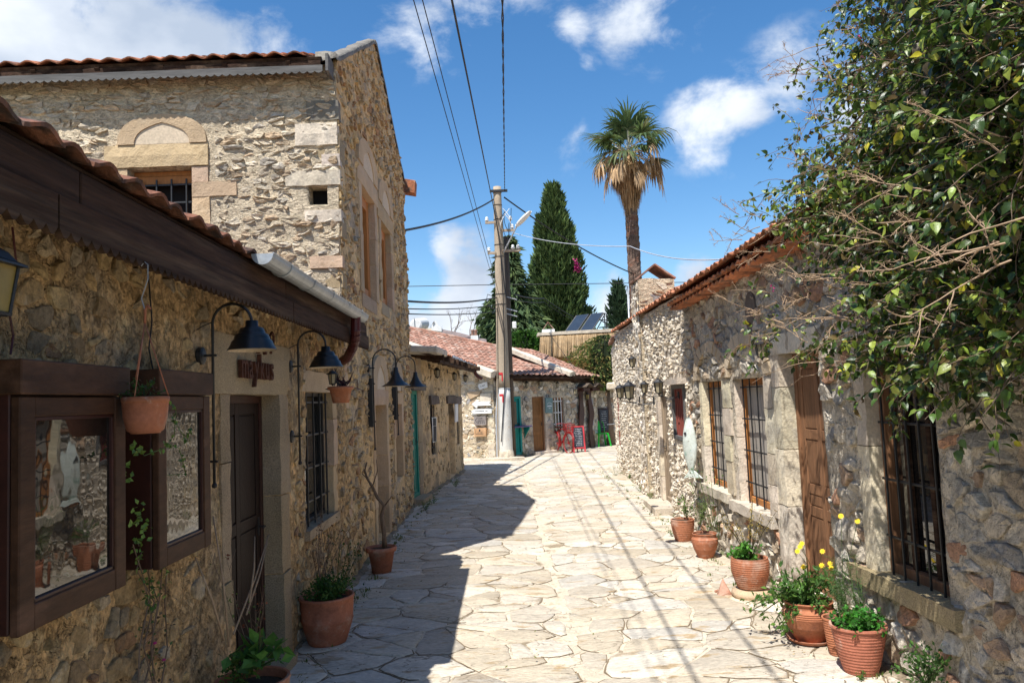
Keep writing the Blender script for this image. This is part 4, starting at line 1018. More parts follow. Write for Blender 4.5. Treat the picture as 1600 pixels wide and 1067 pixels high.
# narrow pipe on the corner
x = MB(); x.tube([(-.25, 22.2, 0), (-.235, 22.2, 1.2), (-.15, 22.15, 2.2)], .022, 8); x.build('drain_pipe', M_palewire, L4)

L5 = thing('porch_house', 'last stone house of the lane, behind the dark brown porches', 'house', (3, 27, 0))
F5 = Frame((2.30, 24.80), (3.15, 26.0), (.8, -.55))
wall(L5, F5, 2.3, mortar=M_greym, smat=M_stone, size=(.21, .155), pal=PAL_GREY+PAL_PALE, g=.1, seed=31, cover=.05, npart=120)
F5b = Frame((3.10, 26.05), (5.2, 26.9), (0, -1))
DK = (1.06, 1.7, .02, 1.62)
wall(L5, F5b, 2.3, zones=[(DK[0]-.03, DK[1]+.05, 0, DK[3]+.05)], openings=[DK], mortar=M_greym, smat=M_stone, size=(.24, .17), gap=.014, proud=(.01, .04), pal=PAL_GREY+PAL_PALE, g=.1, seed=32, cover=0, split=.15)
MB().wbox(F5b, DK[0]-.1, DK[1]+.1, 0, 1.9, -.6, -.3).build('niche_back', M_black, L5)  # black sheet in place of the shade beyond the doorway
e0, e1 = F5.P(-.55, 2.36, .28), F5.P(1.35, 2.30, .28)
rf5 = roof(L5, e0, e1, (-.78, .6), radians(22), 3.0, M_tilefar, pitch=(.235, .36), seed=33, amp=.04, keep=100)
band(e0+V((.0, 0, .05)), e0+V((-2.1, 1.7, 1.1)), .3, .15, M_lime, 'lime_verge', rf5)
x = MB(); x.bar(F5.P(-.2, 2.22, .05), F5.P(1.2, 2.18, .05), .10, .14); x.build('eave_beam', M_darkwood, rf5)
bx = MB(); bx.box(1.8, 5.2, 27.0, 30, 0, 2.25); bx.build('back_wall', M_farm, L5)
# the two brown porches
for qi, (u0, wd, lb) in enumerate(((.06, .42, 'dark brown wavy board porch with a tiny gable roof, left of the pair'), (.66, .50, 'dark brown board porch with a lilac framed window, right of the pair'))):
    PX = thing('wooden_porch', lb, 'porch', F5.P(u0+wd/2, 0, .2), group='brown board porches at the end of the lane')
    for sd_, w in ((0, .46), (1, .12)):
        m = MB(); vs = []; n = 14
        for i in range(n+1):
            v = 1.98*i/n; o = .04*sin(v*5+qi*2+sd_)-.04; wdt = .27+.05*sin(v*7+sd_)
            u = u0+(0 if sd_ == 0 else wd-.12)+o
            for (a, b) in ((0, 0), (wdt, 0), (wdt, .035), (0, .035)): vs.append(F5.P(u+a, v, w-.35+b))
        m.add(vs, [(i*4+k, i*4+(k+1) % 4, i*4+4+(k+1) % 4, i*4+4+k) for i in range(n) for k in range(4)]+[(0, 1, 2, 3), (n*4, n*4+1, n*4+2, n*4+3)])
        m.build('post', M_brownp, PX)
    m = MB(); m.bar(F5.P(u0-.06, 1.98, .12), F5.P(u0+wd/2, 2.10, .12), .62, .03); m.bar(F5.P(u0+wd/2, 2.10, .12), F5.P(u0+wd+.06, 1.98, .12), .62, .03); m.build('porch_roof', M_polewood, PX)
    m = MB(); m.wbox(F5, u0, u0+wd, 1.86, 1.96, -.2, .3); m.build('beam', M_brownp, PX)
    if qi == 1:
        w_ = framepart(PX, F5, u0+.14, u0+.40, .72, 1.6, .02, .06, .04, M_lilac); MB().wbox(F5, u0+.17, u0+.37, .75, 1.57, .02, .03).build('pane', M_glass, w_)
    else:
        m = MB(); m.wbox(F5, u0+.13, u0+wd-.1, .55, 1.9, -.12, -.09); m.build('back_board', M_brownp, PX)

# ------------------------------------------------------------------ RIGHT: near house
XR = 2.25
R1 = thing('near_right_house', 'sunlit rubble stone house on the right with barred windows, plank door and tiled eave', 'house', (4, 5, 0))
F6 = Frame((XR, .4), (XR, 9.3), (-1, 0)); yo = .4
BW = (4.02-yo, 4.78-yo, .55, 1.90); DR = (5.40-yo, 6.20-yo, .14, 1.97); W2 = (6.60-yo, 7.50-yo, .62, 1.80); W1 = (7.85-yo, 8.72-yo, .66, 1.80)
zn = [(BW[0]-.03, BW[1]+.14, BW[2]-.12, BW[3]+.05), (DR[0]-.02, DR[1]+.22, 0, DR[3]+.25), (W2[0]-.24, W2[1]+.12, W2[2]-.1, W2[3]+.02), (W1[0]-.28, W1[1]+.1, W1[2]-.1, W1[3]+.02)]
wall(R1, F6, 3.0, zones=zn, openings=[BW, DR, W2, W1], mortar=M_greym, smat=M_stone, size=(.21, .125), gap=.008, proud=(.002, .030), pal=PAL_GREY+[(.55, .50, .42), (.48, .44, .37), (.42, .22, .13)], g=.04, seed=41, depth=.16,
     cover=.12, k=1.0, rough=.012, tilt=.03, split=.5, cmix=.1, cmean=(.48, .41, .32))
jambs(R1, F6, *BW, .13, M_lime, w0=-.16, w1=.012, sides='r', hs=(.5, .8)); block(R1, F6, BW[0]-.12, BW[1]+.3, BW[2]-.10, BW[2]+.004, -.16, .06, M_granite, name='sill', jit=.012)
jambs(R1, F6, *DR, .20, M_lime, w0=-.16, w1=.03, sides='r', hs=(.35, .7)); block(R1, F6, DR[0]-.1, DR[1]+.16, DR[3], DR[3]+.16, -.16, .03, M_lime, name='lintel')
block(R1, F6, DR[0]-.05, DR[1]+.1, -.02, .14, -.16, .12, M_lime, name='doorstep')
for W_ in (W2, W1):
    jambs(R1, F6, *W_, .11, M_lime, w0=-.16, w1=.012, sides='r', hs=(.4, .8)); jambs(R1, F6, *W_, .22, M_lime, w0=-.16, w1=.028, sides='l', hs=(.2, .4))
    block(R1, F6, W_[0]-.1, W_[1]+.2, W_[2]-.09, W_[2]+.004, -.16, .07, M_lime, name='sill', jit=.01)
    # relieving arch of rough voussoirs over a hollow
    uc = (W_[0]+W_[1])/2; hw = (W_[1]-W_[0])/2+.06
    for k in range(11):
        a0, a1 = pi*k/11+.02, pi*(k+1)/11-.02; m = MB(); t = rnd.uniform(.75, 1.1); m.tint = (t*.9, t*.82, t*.72)
        ri, ro = 1.0, 1.0+rnd.uniform(.26, .36)/hw*.6; vs = []
        for w in (.035, -.1):
            for (rr, aa) in ((ri, a0), (ro, a0), (ro, a1), (ri, a1)): vs.append(F6.P(uc+hw*rr*cos(aa), W_[3]+.02+.30*rr*sin(aa), w+rnd.uniform(-.006, .006)))
        m.add(vs, [(0, 1, 2, 3), (7, 6, 5, 4), (0, 4, 5, 1), (1, 5, 6, 2), (2, 6, 7, 3), (3, 7, 4, 0)]); m.build('arch_stone', M_lime, R1)
# joinery
def barred(F, Wn, w, mframe, nb, nh, par, boards=3, glass=False):
    f = framepart(par, F, Wn[0]+.003, Wn[1]-.003, Wn[2]+.003, Wn[3]-.003, w-.03, w+.03, .06, mframe)
    if glass:
        MB().wbox(F, Wn[0]+.06, Wn[1]-.06, Wn[2]+.06, Wn[3]-.06, w-.025, w-.015).build('pane', M_glass, f)
        for t in (.33, .66): u = Wn[0]+(Wn[1]-Wn[0])*t; MB().wbox(F, u-.02, u+.02, Wn[2]+.06, Wn[3]-.06, w-.014, w+.015).build('mullion', M_darkwood, f)
    else: shutters(f, F, Wn[0]+.06, Wn[1]-.06, Wn[2]+.06, Wn[3]-.06, w, boards)
    grille(f, F, Wn[0]+.05, Wn[1]-.03, Wn[2]-.01, Wn[3]+.01, w+.06, nb, nh, th=.012)
    return f
barred(F6, BW, -.11, M_oldwood, 5, 4, R1, glass=True)
barred(F6, W2, -.11, M_newwood, 4, 4, R1, boards=4); barred(F6, W1, -.11, M_newwood, 4, 4, R1, boards=4)
framepart(R1, F6, DR[0]+.003, DR[1]-.003, DR[2], DR[3]-.003, -.15, -.10, .05, M_oldwood, 'door_frame')
paneldoor(R1, F6, DR[0]+.05, DR[1]-.05, DR[2]+.01, DR[3]-.05, -.115, M_oldwood, (1.35, .3, .85, 1.0)[::-1] if False else (1.1, .22, .8, 1.1), cols=2, rail=.075, handle='l')
# round vent patch of purple schist high on the wall, and a small wooden shelf bracket
m = MB(); c = (8.399-yo-1.6, 2.35); pts = [F6.P(c[0]+.14*cos(a), c[1]+.16*sin(a)+(.06 if sin(a) > 0 else 0), .02) for a in [2*pi*k/14 for k in range(14)]]
m.add(pts+[p+V((.06, 0, 0)) for p in pts], [tuple(range(14))]+[(i, 14+i, 14+(i+1) % 14, (i+1) % 14) for i in range(14)]); m.build('schist_plaque', M_slate, R1)
plainbox(R1, 2.52, 6.5, .4, 9.25, 0, 2.85, M_greym, 'back_wall')
plainbox(R1, 2.30, 2.6, .38, .5, 0, 2.85, M_greym, 'end_wall')
rf6 = roof(R1, (1.97, .2, 2.845), (1.97, 9.32, 2.80), (1, 0), radians(19), 3.4, M_tile, pitch=(.15, .34), seed=42, amp=.024, over=.30)
roof_ct = MB()
for i in range(60):
    for (dx, dz) in ((.03, -.048), (.08, -.090)):
        o = bpy.data.objects.new('corbel_tile', TILES[(.15, .34, .024, M_tile.name)][1][i % 3]); COL.objects.link(o); o.parent = rf6
        y = .3+i*.152+(.07 if dx > .05 else 0); z = 2.845-.045*(y/9.3)+dz
        o.location = V((1.985+dx, y, z))-wloc(rf6); o.rotation_euler = Matrix(((0, 1, 0), (-1, 0, 0), (0, 0, 1))).to_euler()
        if y > 9.2: bpy.data.objects.remove(o)

# ------------------------------------------------------------------ RIGHT: far pebbly house with chimney
A7, B7 = (2.25, 9.3), (2.55, 17.0)
R2 = thing('pebbly_house', 'pale house wall studded with small upright chips, lanterns and a red barred window', 'house', (4.5, 13, 0)); F7 = Frame(A7, B7, (-1, 0))
RW = (F7.hit(1072, 640)[0]-.02, F7.hit(1055, 640)[0]+.06, 1.08, 1.80); u_ = F7.hit(1046, 700)[0]; DR2 = (u_, u_+.75, .10, 1.72)
u_ = F7.hit(983, 640)[0]; NW = (u_-.05, u_+1.0, .60, 1.62)
wall(R2, F7, 3.15, zones=[(RW[0]-.08, RW[1]+.08, RW[2]-.06, RW[3]+.12), (DR2[0]-.05, DR2[1]+.2, 0, DR2[3]+.03)], openings=[RW, DR2], mortar=M_palem, smat=M_stone, size=(.088, .066), gap=.005, proud=(.002, .020), pal=PAL_PALE,
     g=.05, seed=43, depth=.14, cover=.22, cmix=.45, cmean=(.62, .54, .43), rot=1.2, tilt=.05, split=.15, rough=.008, top=lambda u: 2.92+.02*u)
w_ = framepart(R2, F7, *RW, -.06, .03, .055, M_greywood); MB().wbox(F7, RW[0]+.05, RW[1]-.05, RW[2]+.05, RW[3]-.05, -.1, -.09).build('pane', M_glass, w_); grille(w_, F7, RW[0]+.04, RW[1]-.04, RW[2]+.02, RW[3]-.02, -.01, 6, 1, m=M_ironred, th=.024)
block(R2, F7, RW[0]-.1, RW[1]+.1, RW[3], RW[3]+.07, -.1, .13, M_lime, name='lintel')
framepart(R2, F7, DR2[0], DR2[1], .1, DR2[3], -.1, -.04, .06, M_palewood, 'door_frame'); paneldoor(R2, F7, DR2[0]+.06, DR2[1]-.06, .1, DR2[3]-.06, -.07, M_palewood, (1, 1))
jambs(R2, F7, *DR2, .14, M_lime, w0=-.12, w1=.02, sides='r', hs=(.25, .5)); block(R2, F7, DR2[0]-.1, DR2[1]+.25, -.02, .09, -.1, .28, M_lime, name='doorstep')
plainbox(R2, 2.75, 7, 9.3, 17, 0, 2.9, M_palem, 'back_wall')
rf7 = roof(R2, (2.16, 9.25, 2.93), (2.46, 17.05, 3.08), (1, 0), radians(17), 3.6, M_tile, pitch=(.20, .34), seed=44, amp=.034, over=.08)
block(R2, Frame((2.02, 9.28), (2.27, 9.28), (0, -1)), 0, .22, 0, 2.1, -.35, .0, M_palewood, name='wall_post') if False else None
for (px, py) in ((1000, 573), (963, 602)):          # lime plastered ledges and the damp streak under them
    u, v = F7.hit(px, py); 
    if u < F7.L: m = MB(); m.cbox(F7.P(u+.15, v, .08), F7.D*.16, V((0, 0, .05)), F7.N*.10, .03); m.build('lime_ledge', M_lime, R2)
# chimney with two leaning tiles
CHM = thing('tile_capped_chimney', 'square plastered stone chimney capped by two leaning clay slabs, on the pebbly house roof', 'chimney', (2.62, 12.9, 2.95))
FC = Frame((2.32, 12.7), (2.93, 12.7), (0, -1)); wc = wall(CHM, FC, 3.62, mortar=M_creamm, smat=M_stoneL, size=(.24, .13), pal=PAL_CREAM, g=.05, seed=45, cover=.45, k=.6, top=lambda u: 3.60+.02*sin(u*9))
FCs = Frame((2.31, 12.7), (2.31, 13.35), (-1, 0)); wall(CHM, FCs, 3.62, mortar=M_palem, smat=M_stone, size=(.14, .11), pal=PAL_PALE, g=.06, seed=46, cover=.2, k=.6)
MB().box(2.335, 2.91, 12.72, 13.33, 2.5, 3.60).build('core', M_creamm, CHM)
for s_ in (-1, 1):
    m = MB(); a = V((2.62, 13.0, 3.85)); b = V((2.62+s_*.34, 13.0, 3.60)); m.bar(a, b, .62, .028, up=(0, 0, 1)); m.build('cap_slab', M_tilefar, CHM)
# ------------------------------------------------------------------ RIGHT: third little house
A8, B8 = (2.56, 17.05), (2.87, 19.9)
R3 = thing('corner_house_right', 'small pale house end beyond the pebbly wall, low roofed, with a red window grille', 'house', (4.5, 18.5, 0)); F8 = Frame(A8, B8, (-1, 0))
N8 = (.1, 1.2, .60, 1.60)
u8 = F8.hit(983, 640)[0]
a8, b8 = F8.hit(979, 650)[0], F8.hit(969, 650)[0]; a8 = max(a8, .05); N8 = (a8, max(b8, a8+.6), .58, 1.62)
wall(R3, F8, 2.95, zones=[(N8[0]-.05, N8[1]+.2, N8[2]-.05, N8[3]+.05)], openings=[N8], mortar=M_palem, smat=M_stone, size=(.14, .11), gap=.007, proud=(.006, .03), pal=PAL_PALE, g=.08, seed=47, depth=.12, cover=.22, cmix=.45, cmean=(.62, .54, .43), rot=1.0, tilt=.04)
w_ = framepart(R3, F8, *N8, -.06, .02, .05, M_ironred); MB().wbox(F8, N8[0]+.05, N8[1]-.05, N8[2]+.05, N8[3]-.05, -.1, -.09).build('pane', M_ironred, w_); grille(w_, F8, *N8, -.02, 4, 3, m=M_ironred, th=.02)
jambs(R3, F8, *N8, .16, M_lime, w0=-.1, w1=.02, sides='lr', hs=(.3, .5))
F8E = Frame((2.87, 19.9), (6, 20.2), (0, 1)); wall(R3, F8E, 2.9, mortar=M_palem, smat=M_stone, size=(.2, .15), pal=PAL_PALE, g=.15, seed=48, npart=20)
plainbox(R3, 3.1, 6.5, 17.1, 19.8, 0, 2.8, M_palem, 'back_wall')
rf8 = roof(R3, (2.48, 17.1, 2.97), (2.79, 20.0, 2.97), (1, -.05), radians(15), 3.4, M_tilefar, pitch=(.22, .36), seed=49, amp=.036, over=.08, keep=150)
MB().box(2.95, 3.4, 18.2, 18.7, 2.9, 3.30).build('white_upstand', M_white, R3)
m = MB(); u, v = F8.hit(962, 603); m.cbox(F8.P(min(u, F8.L-.1), v, .1), F8.D*.2, V((0, 0, .09)), F8.N*.12, .04); m.build('lime_ledge', M_lime, R3)
# ------------------------------------------------------------------ wall-hung display cases
def case(y0, y1, z0, z1, label):
    t = thing('display_case', label, 'display case', (-1.5, (y0+y1)/2, z0), group='glazed display cases on the shop wall')
    F = Frame((-1.54, y0), (-1.54, y1), (1, 0)); L = F.L; fw = .16
    b = MB(); b.wbox(F, 0, L, z0+.005, z1-.03, -.01, fw-.03); b.build('carcass', M_redwood, t)
    m = MB(); m.wbox(F, -.012, L+.012, z1-.10, z1+.002, 0, fw+.012, c=.004); m.build('cornice_board', M_boxfront, t)
    f = MB(); tt = .075; zt = z1-.105
    f.wbox(F, 0, tt, z0, zt, fw-.028, fw); f.wbox(F, L-tt, L, z0, zt, fw-.028, fw); f.wbox(F, tt, L-tt, zt-tt*.8, zt, fw-.028, fw-.0015); f.wbox(F, tt, L-tt, z0, z0+tt, fw-.028, fw-.0015)
    fo = f.build('frame', M_boxfront, t)
    f = MB(); a, b_, c, d = tt, L-tt, z0+tt, zt-tt*.8
    f.wbox(F, a, a+.012, c, d, fw-.022, fw-.006); f.wbox(F, b_-.012, b_, c, d, fw-.022, fw-.006); f.wbox(F, a, b_, d-.012, d, fw-.022, fw-.006); f.wbox(F, a, b_, c, c+.012, fw-.022, fw-.006)
    f.build('bead', M_redwood, fo)
    MB().wbox(F, a+.005, b_-.005, c+.005, d-.005, fw-.022, fw-.016, c=.0005).build('pane', M_glass, t)
case(2.215, 2.83, 1.093, 1.872, 'glazed wooden display case nearest the viewer, left of the hanging pot')
case(3.095, 3.635, 1.087, 1.878, 'glazed wooden display case between the hanging pot and the shop door')

# ------------------------------------------------------------------ lamps
def gooseneck(y, zt, zb, label, shade='bell', xw=-1.54, reach=.2, zs=1.99, R=.122, rodx=.07, zboss=(1.9, 1.32), name='wall_lamp', box=None, D=None):
    t = thing(name, label, 'lamp', (xw, y, zs)); x0 = xw+rodx; r = .5*(reach)
    m = MB(); pts = [(x0, y, zb), (x0, y, zt-r)]+[(x0+r-r*cos(a), y, zt-r+r*sin(a)*1.0) for a in [pi*k/14 for k in range(1, 15)]]+[(x0+2*r, y, zs+(.13 if shade == 'bell' else .20))]
    m.tube(pts, .0075, 8); m.lathe([(0, -.014), (.012, -.01), (.014, 0), (.010, .012), (0, .014)], 10, (x0, y, zb)); m.build('arm', M_iron, t, smooth=True)
    for z in zboss:
        b = MB(); b.lathe([(0, 0), (.042, 0), (.046, .008), (.044, .026), (.030, .032), (0, .034)], 20, (xw-.005, y, z), Matrix.Rotation(pi/2, 3, 'Y')); b.bar((xw+.025, y, z), (x0+.02, y, z), .012); b.build('wall_boss', M_iron, t, smooth=False)
    if box:
        b = MB(); b.box(xw-.01, xw+.055, y-.06, y+.06, *box); b.build('wall_plate', M_iron, t)
        for z in (box[0]+.06, box[1]-.06): b = MB(); b.bar((xw+.05, y, z), (x0+.02, y, z), .014); b.build('bracket', M_iron, t)
    if shade == 'bell':
        pr = [(.008, .150), (.030, .149), (.032, .118), (.056, .112), (.064, .094), (.066, .084), (.080, .079), (.088, .062), (.090, .052), (.100, .045), (.108, .022), (.120, .004), (.122, 0)]
        pr = [(a*R/.122, b*R/.122) for a, b in pr]; inn = [(a-.003, b-.003) for a, b in pr[::-1]]
    else:
        pr = [(.010, .215), (.026, .21), (.028, .175), (.034, .15), (.055, .10), (.085, .055), (.125, .022), (R, 0)]; inn = [(a-.003, b-.003) for a, b in pr[::-1]]
    s = MB(); s.lathe(pr, 36, (x0+2*r, y, zs)); s.build('shade', M_enamel, t, smooth=True)
    s = MB(); s.lathe(inn, 36, (x0+2*r, y, zs-.0005)); s.build('shade_lining', mat('cream shade lining '+name+str(y), (.55, .48, .36), tint=False, bump=()) if False else M_limeP, t, smooth=True)
    b = MB(); b.lathe([(0, .0), (.018, .008), (.026, .03), (.02, .055), (.012, .07)], 12, (x0+2*r, y, zs+.01)); b.build('bulb', M_white, t, smooth=True)
    w = MB(); w.tube([(xw, y-.03, zt-.13), (xw+.03, y-.02, zt-.11), (x0, y, zt-.09)], .003, 5); w.build('flex', M_wire, t)
    return t
gooseneck(3.92, 2.245, 1.33, 'black stepped enamel gooseneck lamp hanging in front of the rusty letters above the shop door', zboss=(1.985, 1.45), zs=2.005)
gooseneck(5.55, 2.25, 1.31, 'black stepped enamel gooseneck lamp above the small lantern beside the shop window', zboss=(2.0, 1.50), zs=1.985)
gooseneck(8.8, 2.33, 1.20, 'black cone shaded gooseneck lamp, nearer one of two on the tall house wall', shade='cone', reach=.26, zs=1.905, R=.168, zboss=(2.12,), box=(1.45, 2.0), rodx=.06)
gooseneck(10.75, 2.36, 1.28, 'black cone shaded gooseneck lamp, further one of two on the tall house wall', shade='cone', reach=.26, zs=1.92, R=.168, zboss=(2.12,), box=(1.48, 2.02), rodx=.06)

def lantern(P, s, label, wallP=None, hang=None, sides=6, glass=None, name='wall_lantern', rot=0, mt=None, fin=True, arm='under'):
    """P = centre of the glass body, s = half width of the glass at the top"""
    P = V(P); mt = mt or M_iron; t = thing(name, label, 'lantern', P); H = s*2.1; n = sides; RM = Matrix.Rotation(rot, 3, 'Z')
    b, tp = s*.68, s
    m = MB()
    for k in range(n):
        a = 2*pi*k/n+pi/n; c = V((cos(a), sin(a), 0)); m.bar(P+RM @ (c*b)+V((0, 0, -H/2)), P+RM @ (c*tp)+V((0, 0, H/2)), s*.13)
    m.lathe([(b*1.12, 0), (b*1.15, s*.12), (b*1.0, s*.16)], n, P+V((0, 0, -H/2-s*.08)), RM @ Matrix.Rotation(pi/n, 3, 'Z'))
    m.lathe([(0, 0), (b*1.12, 0)], n, P+V((0, 0, -H/2-s*.08)), RM @ Matrix.Rotation(pi/n, 3, 'Z'))
    m.lathe([(0, -s*.5), (s*.14, -s*.36), (s*.25, -s*.16), (s*.5, 0)], 10, P+V((0, 0, -H/2-s*.05))); m.build('cage', mt, t)
    r = MB(); r.lathe([(s*1.38, 0), (s*1.36, s*.10), (s*.95, s*.26), (s*.62, s*.62), (s*.30, s*.80), (s*.12, s*.86), (s*.16, s*.98), (s*.05, s*1.15), (0, s*1.2)], n if n < 7 else 16, P+V((0, 0, H/2)), RM @ Matrix.Rotation(pi/n, 3, 'Z'))
    r.lathe([(0, 0), (s*1.38, 0)], n, P+V((0, 0, H/2)), RM @ Matrix.Rotation(pi/n, 3, 'Z')); r.build('cap', mt, t)
    g = MB(); g.lathe([(b*.93, -H/2), (tp*.93, H/2)], n, P, RM @ Matrix.Rotation(pi/n, 3, 'Z')); g.build('glass', glass or M_lampglass, t)
    if wallP is not None:
        W = V(wallP); d = (P-W); d.z = 0; d.normalize(); k = MB(); base = P+V((0, 0, -H/2-s*.4)) if arm == 'under' else P+V((0, 0, H/2+s*1.1))
        w0 = V((W.x, W.y, base.z+(-s*.2 if arm == 'under' else s*.2)))
        k.tube([w0, w0+d*.04+V((0, 0, -s*.5)), (w0+base)/2+V((0, 0, -s*.7)), base+V((0, 0, -s*.2)), base], s*.11, 6)
        X = d.cross(V((0, 0, 1))); k.cbox(w0+d*.008, d*.008, X*s*.32, V((0, 0, s*.7)), .004); k.build('bracket', mt, t)
    if hang is not None:
        k = MB(); k.tube([P+V((0, 0, H/2+s*1.1)), V((P.x, P.y, hang))], s*.06, 5); k.build('chain', mt, t)
    return t
lantern((-1.355, 2.05, 2.05), .062, 'large black coach lantern with amber glass at the extreme left edge', wallP=(-1.54, 2.05, 2.05), sides=4, glass=M_amber, rot=0, name='coach_lantern')
lantern((-1.27, 5.75, 1.905), .034, 'small black lantern hanging under the second gooseneck lamp above the red leaved pot', hang=2.10, sides=6)
for (px, py, s, l) in ((683, 584, .062, 'ornate black wall lantern under the eave of the green door house, leftmost'), (710, 589, .056, 'square topped black lantern under the eave of the green door house, middle'), (727, 592, .056, 'black lantern at the corner of the green door house, rightmost')):
    u, v = F3.hit(px, py, .16); P = F3.P(u, v, .16); lantern(P, s, l, wallP=F3.P(u, v, 0), arm='over')
for (px, py, l) in ((823, 602, 'black lantern on the far house left of the small cage light'), (871, 602, 'black lantern on the far house above the teal sign and window')):
    u, v = F4.hit(px, py, .16); lantern(F4.P(u, v, .16), .06, l, wallP=F4.P(u, v, 0), arm='over')
u, v = F4.hit(845, 600, .12); lantern(F4.P(u, v, .12), .07, 'grey glass cylinder cage light on the far house between the two black lanterns', wallP=F4.P(u, v, 0), sides=8, name='cage_light', arm='over')
u, v = F5.hit(899, 612, .3); lantern(F5.P(u, v, .3), .075, 'grey lantern at the top of the left brown porch', wallP=F5.P(u, v, 0), arm='over', name='porch_lantern')
u, v = F5.hit(918, 620, .3); lantern(F5.P(u, v, .3), .07, 'amber glass lantern at the top of the right brown porch', wallP=F5.P(u, v, 0), glass=M_amber, arm='over', name='porch_lantern')
for (F, px, py, s, l) in ((F7, 1029, 606, .062, 'largest black lantern on the pebbly wall, above the plank door'), (F7, 1007, 607, .056, 'black lantern on the pebbly wall left of the door lantern'), (F7, 988, 567, .058, 'highest black lantern on the pebbly wall, alone near the eave'),
                          (F8, 983, 613, .06, 'right one of two close lanterns over the far red window'), (F8, 969, 614, .06, 'left one of two close lanterns over the far red window')):
    w = .26; u, v = F.hit(px, py, w); lantern(F.P(u, v, w), s, l, wallP=F.P(u, v, 0), sides=6)
u, v = F6.hit(1190, 548, .14); lantern(F6.P(u, v, .14), .05, 'glass jar lantern on the right wall half hidden by the climber twigs', wallP=F6.P(u, v, 0), sides=8, name='jar_lantern', arm='over')

# ------------------------------------------------------------------ rusty letters over the shop door
def text_mesh(body, size, depth, m, name, parent, O, X, Y, bold=0.0):
    c = bpy.data.curves.new('t', 'FONT'); c.body = body; c.size = size; xs_ = V(X).length; c.extrude = depth; c.offset = bold; c.resolution_u = 3; c.align_x = 'CENTER'
    o = bpy.data.objects.new('t', c); COL.objects.link(o); bpy.context.view_layer.update()
    me = bpy.data.meshes.new_from_object(o.evaluated_get(bpy.context.evaluated_depsgraph_get())); bpy.data.objects.remove(o)
    X, Y = V(X).normalized(), V(Y).normalized(); Z = X.cross(Y); R = Matrix((X, Y, Z)).transposed()
    mb = MB(); mb.add([R @ V((v.co.x*xs_, v.co.y, v.co.z))+V(O) for v in me.vertices], [tuple(p.vertices) for p in me.polygons]); bpy.data.meshes.remove(me)
    return mb.build(name, m, parent)
SG = thing('iron_letter_sign', 'two rows of rusty iron letters fixed over the shop door behind the bell lamp', 'sign', (-1.52, 4.75, 1.95))
for i, ch in enumerate('maykus'): text_mesh(ch, .22, .012, M_rust, 'letter', SG, (-1.50, 4.47+i*.105, 1.89), (0, .78, 0), (0, 0, 1), bold=.002)
for i, q in enumerate((0, 1, 2, 3, 4)):
    m = MB(); y = 4.46+i*.135
    if i == 4: m.tube([(-1.5, y, 2.06), (-1.5, y+.02, 2.12), (-1.5, y-.02, 2.17), (-1.5, y+.03, 2.2), (-1.5, y+.07, 2.18), (-1.5, y+.06, 2.13)], .009, 6)
    else: m.box(-1.512, -1.488, y, y+.022, 2.045, 2.16); m.box(-1.512, -1.488, y+.022, y+.075, 2.12, 2.145)
    m.build('letter', M_rust, SG)

# ------------------------------------------------------------------ fish, signs
u, v = F6.hit(1078, 695, .16); FP = F6.P(u, v, .16)
FI = thing('hanging_fish', 'pale green flaking wooden fish hung head up on the right wall', 'fish ornament', FP)
m = MB(); n = 22; vs = []; H = .315; rr = random.Random(4)
for i in range(n+1):
    t = i/n; z = H-2*H*t; wd = .100*(sin(pi*min(1, t*.93+.04))**.72); th = .045*(sin(pi*min(1, t*.95+.03))**.8)
    for k in range(14):
        a = 2*pi*k/14; x = cos(a)*th*(1+.1*noise.noise(V((a, t*6, 0)))); y = sin(a)*wd*(1+.06*noise.noise(V((a, t*9, 4))))
        vs.append(FP+Matrix.Rotation(.6, 3, 'Z') @ V((x, y, z)))
m.add(vs, [(i*14+k, i*14+(k+1) % 14, (i+1)*14+(k+1) % 14, (i+1)*14+k) for i in range(n) for k in range(14)]+[tuple(range(14)), tuple(n*14+k for k in range(13, -1, -1))]); m.build('body', M_fish, FI, smooth=True)
R_ = Matrix.Rotation(.6, 3, 'Z')
m = MB(); m.add([FP+R_ @ V(p) for p in ((0, -.03, -H+.03), (.0, .03, -H+.03), (0, .13, -H-.07), (.0, .03, -H-.045), (0, -.03, -H-.05), (0, -.15, -H-.05))]+[FP+R_ @ V(p)+V((.012, 0, 0)) for p in ((0, -.03, -H+.03), (.0, .03, -H+.03), (0, .13, -H-.07), (.0, .03, -H-.045), (0, -.03, -H-.05), (0, -.15, -H-.05))],
      [(0, 1, 2, 3, 4, 5), (11, 10, 9, 8, 7, 6)]+[(i, 6+i, 6+(i+1) % 6, (i+1) % 6) for i in range(6)]); m.build('tail', M_fish, FI)
m = MB(); m.lathe([(0, .0), (.018, .002), (.018, .006), (0, .008)], 12, FP+R_ @ V((-.044, .02, .13)), R_ @ Matrix.Rotation(-pi/2, 3, 'Y')); m.build('eye', M_ink, FI)
m = MB(); m.tube([FP+V((0, 0, H)), FP+V((.05, 0, H+.06)), V((XR, FP.y, FP.z+H+.12))], .004, 5); m.build('hanging_wire', M_wire, FI)
# shell string beside the fish
SS = thing('shell_string', 'string of small tan shells hanging beside the wooden fish', 'ornament', FP+V((0, .15, .1)), group=None)
for i in range(16):
    m = MB(); p = FP+V((.02, .16+.01*sin(i), .27-i*.034)); s_ = rr.uniform(.012, .02)
    m.lathe([(0, -s_), (s_*.8, -s_*.4), (s_, 0), (s_*.6, s_*.7), (0, s_)], 7, p); m.tint = (1, 1, 1); m.build('shell', M_tansign, SS, smooth=True)
m = MB(); m.tube([FP+V((.02, .16, .27+.2)), FP+V((.02, .16, -.28))], .002, 4); m.build('string', M_twig, SS)

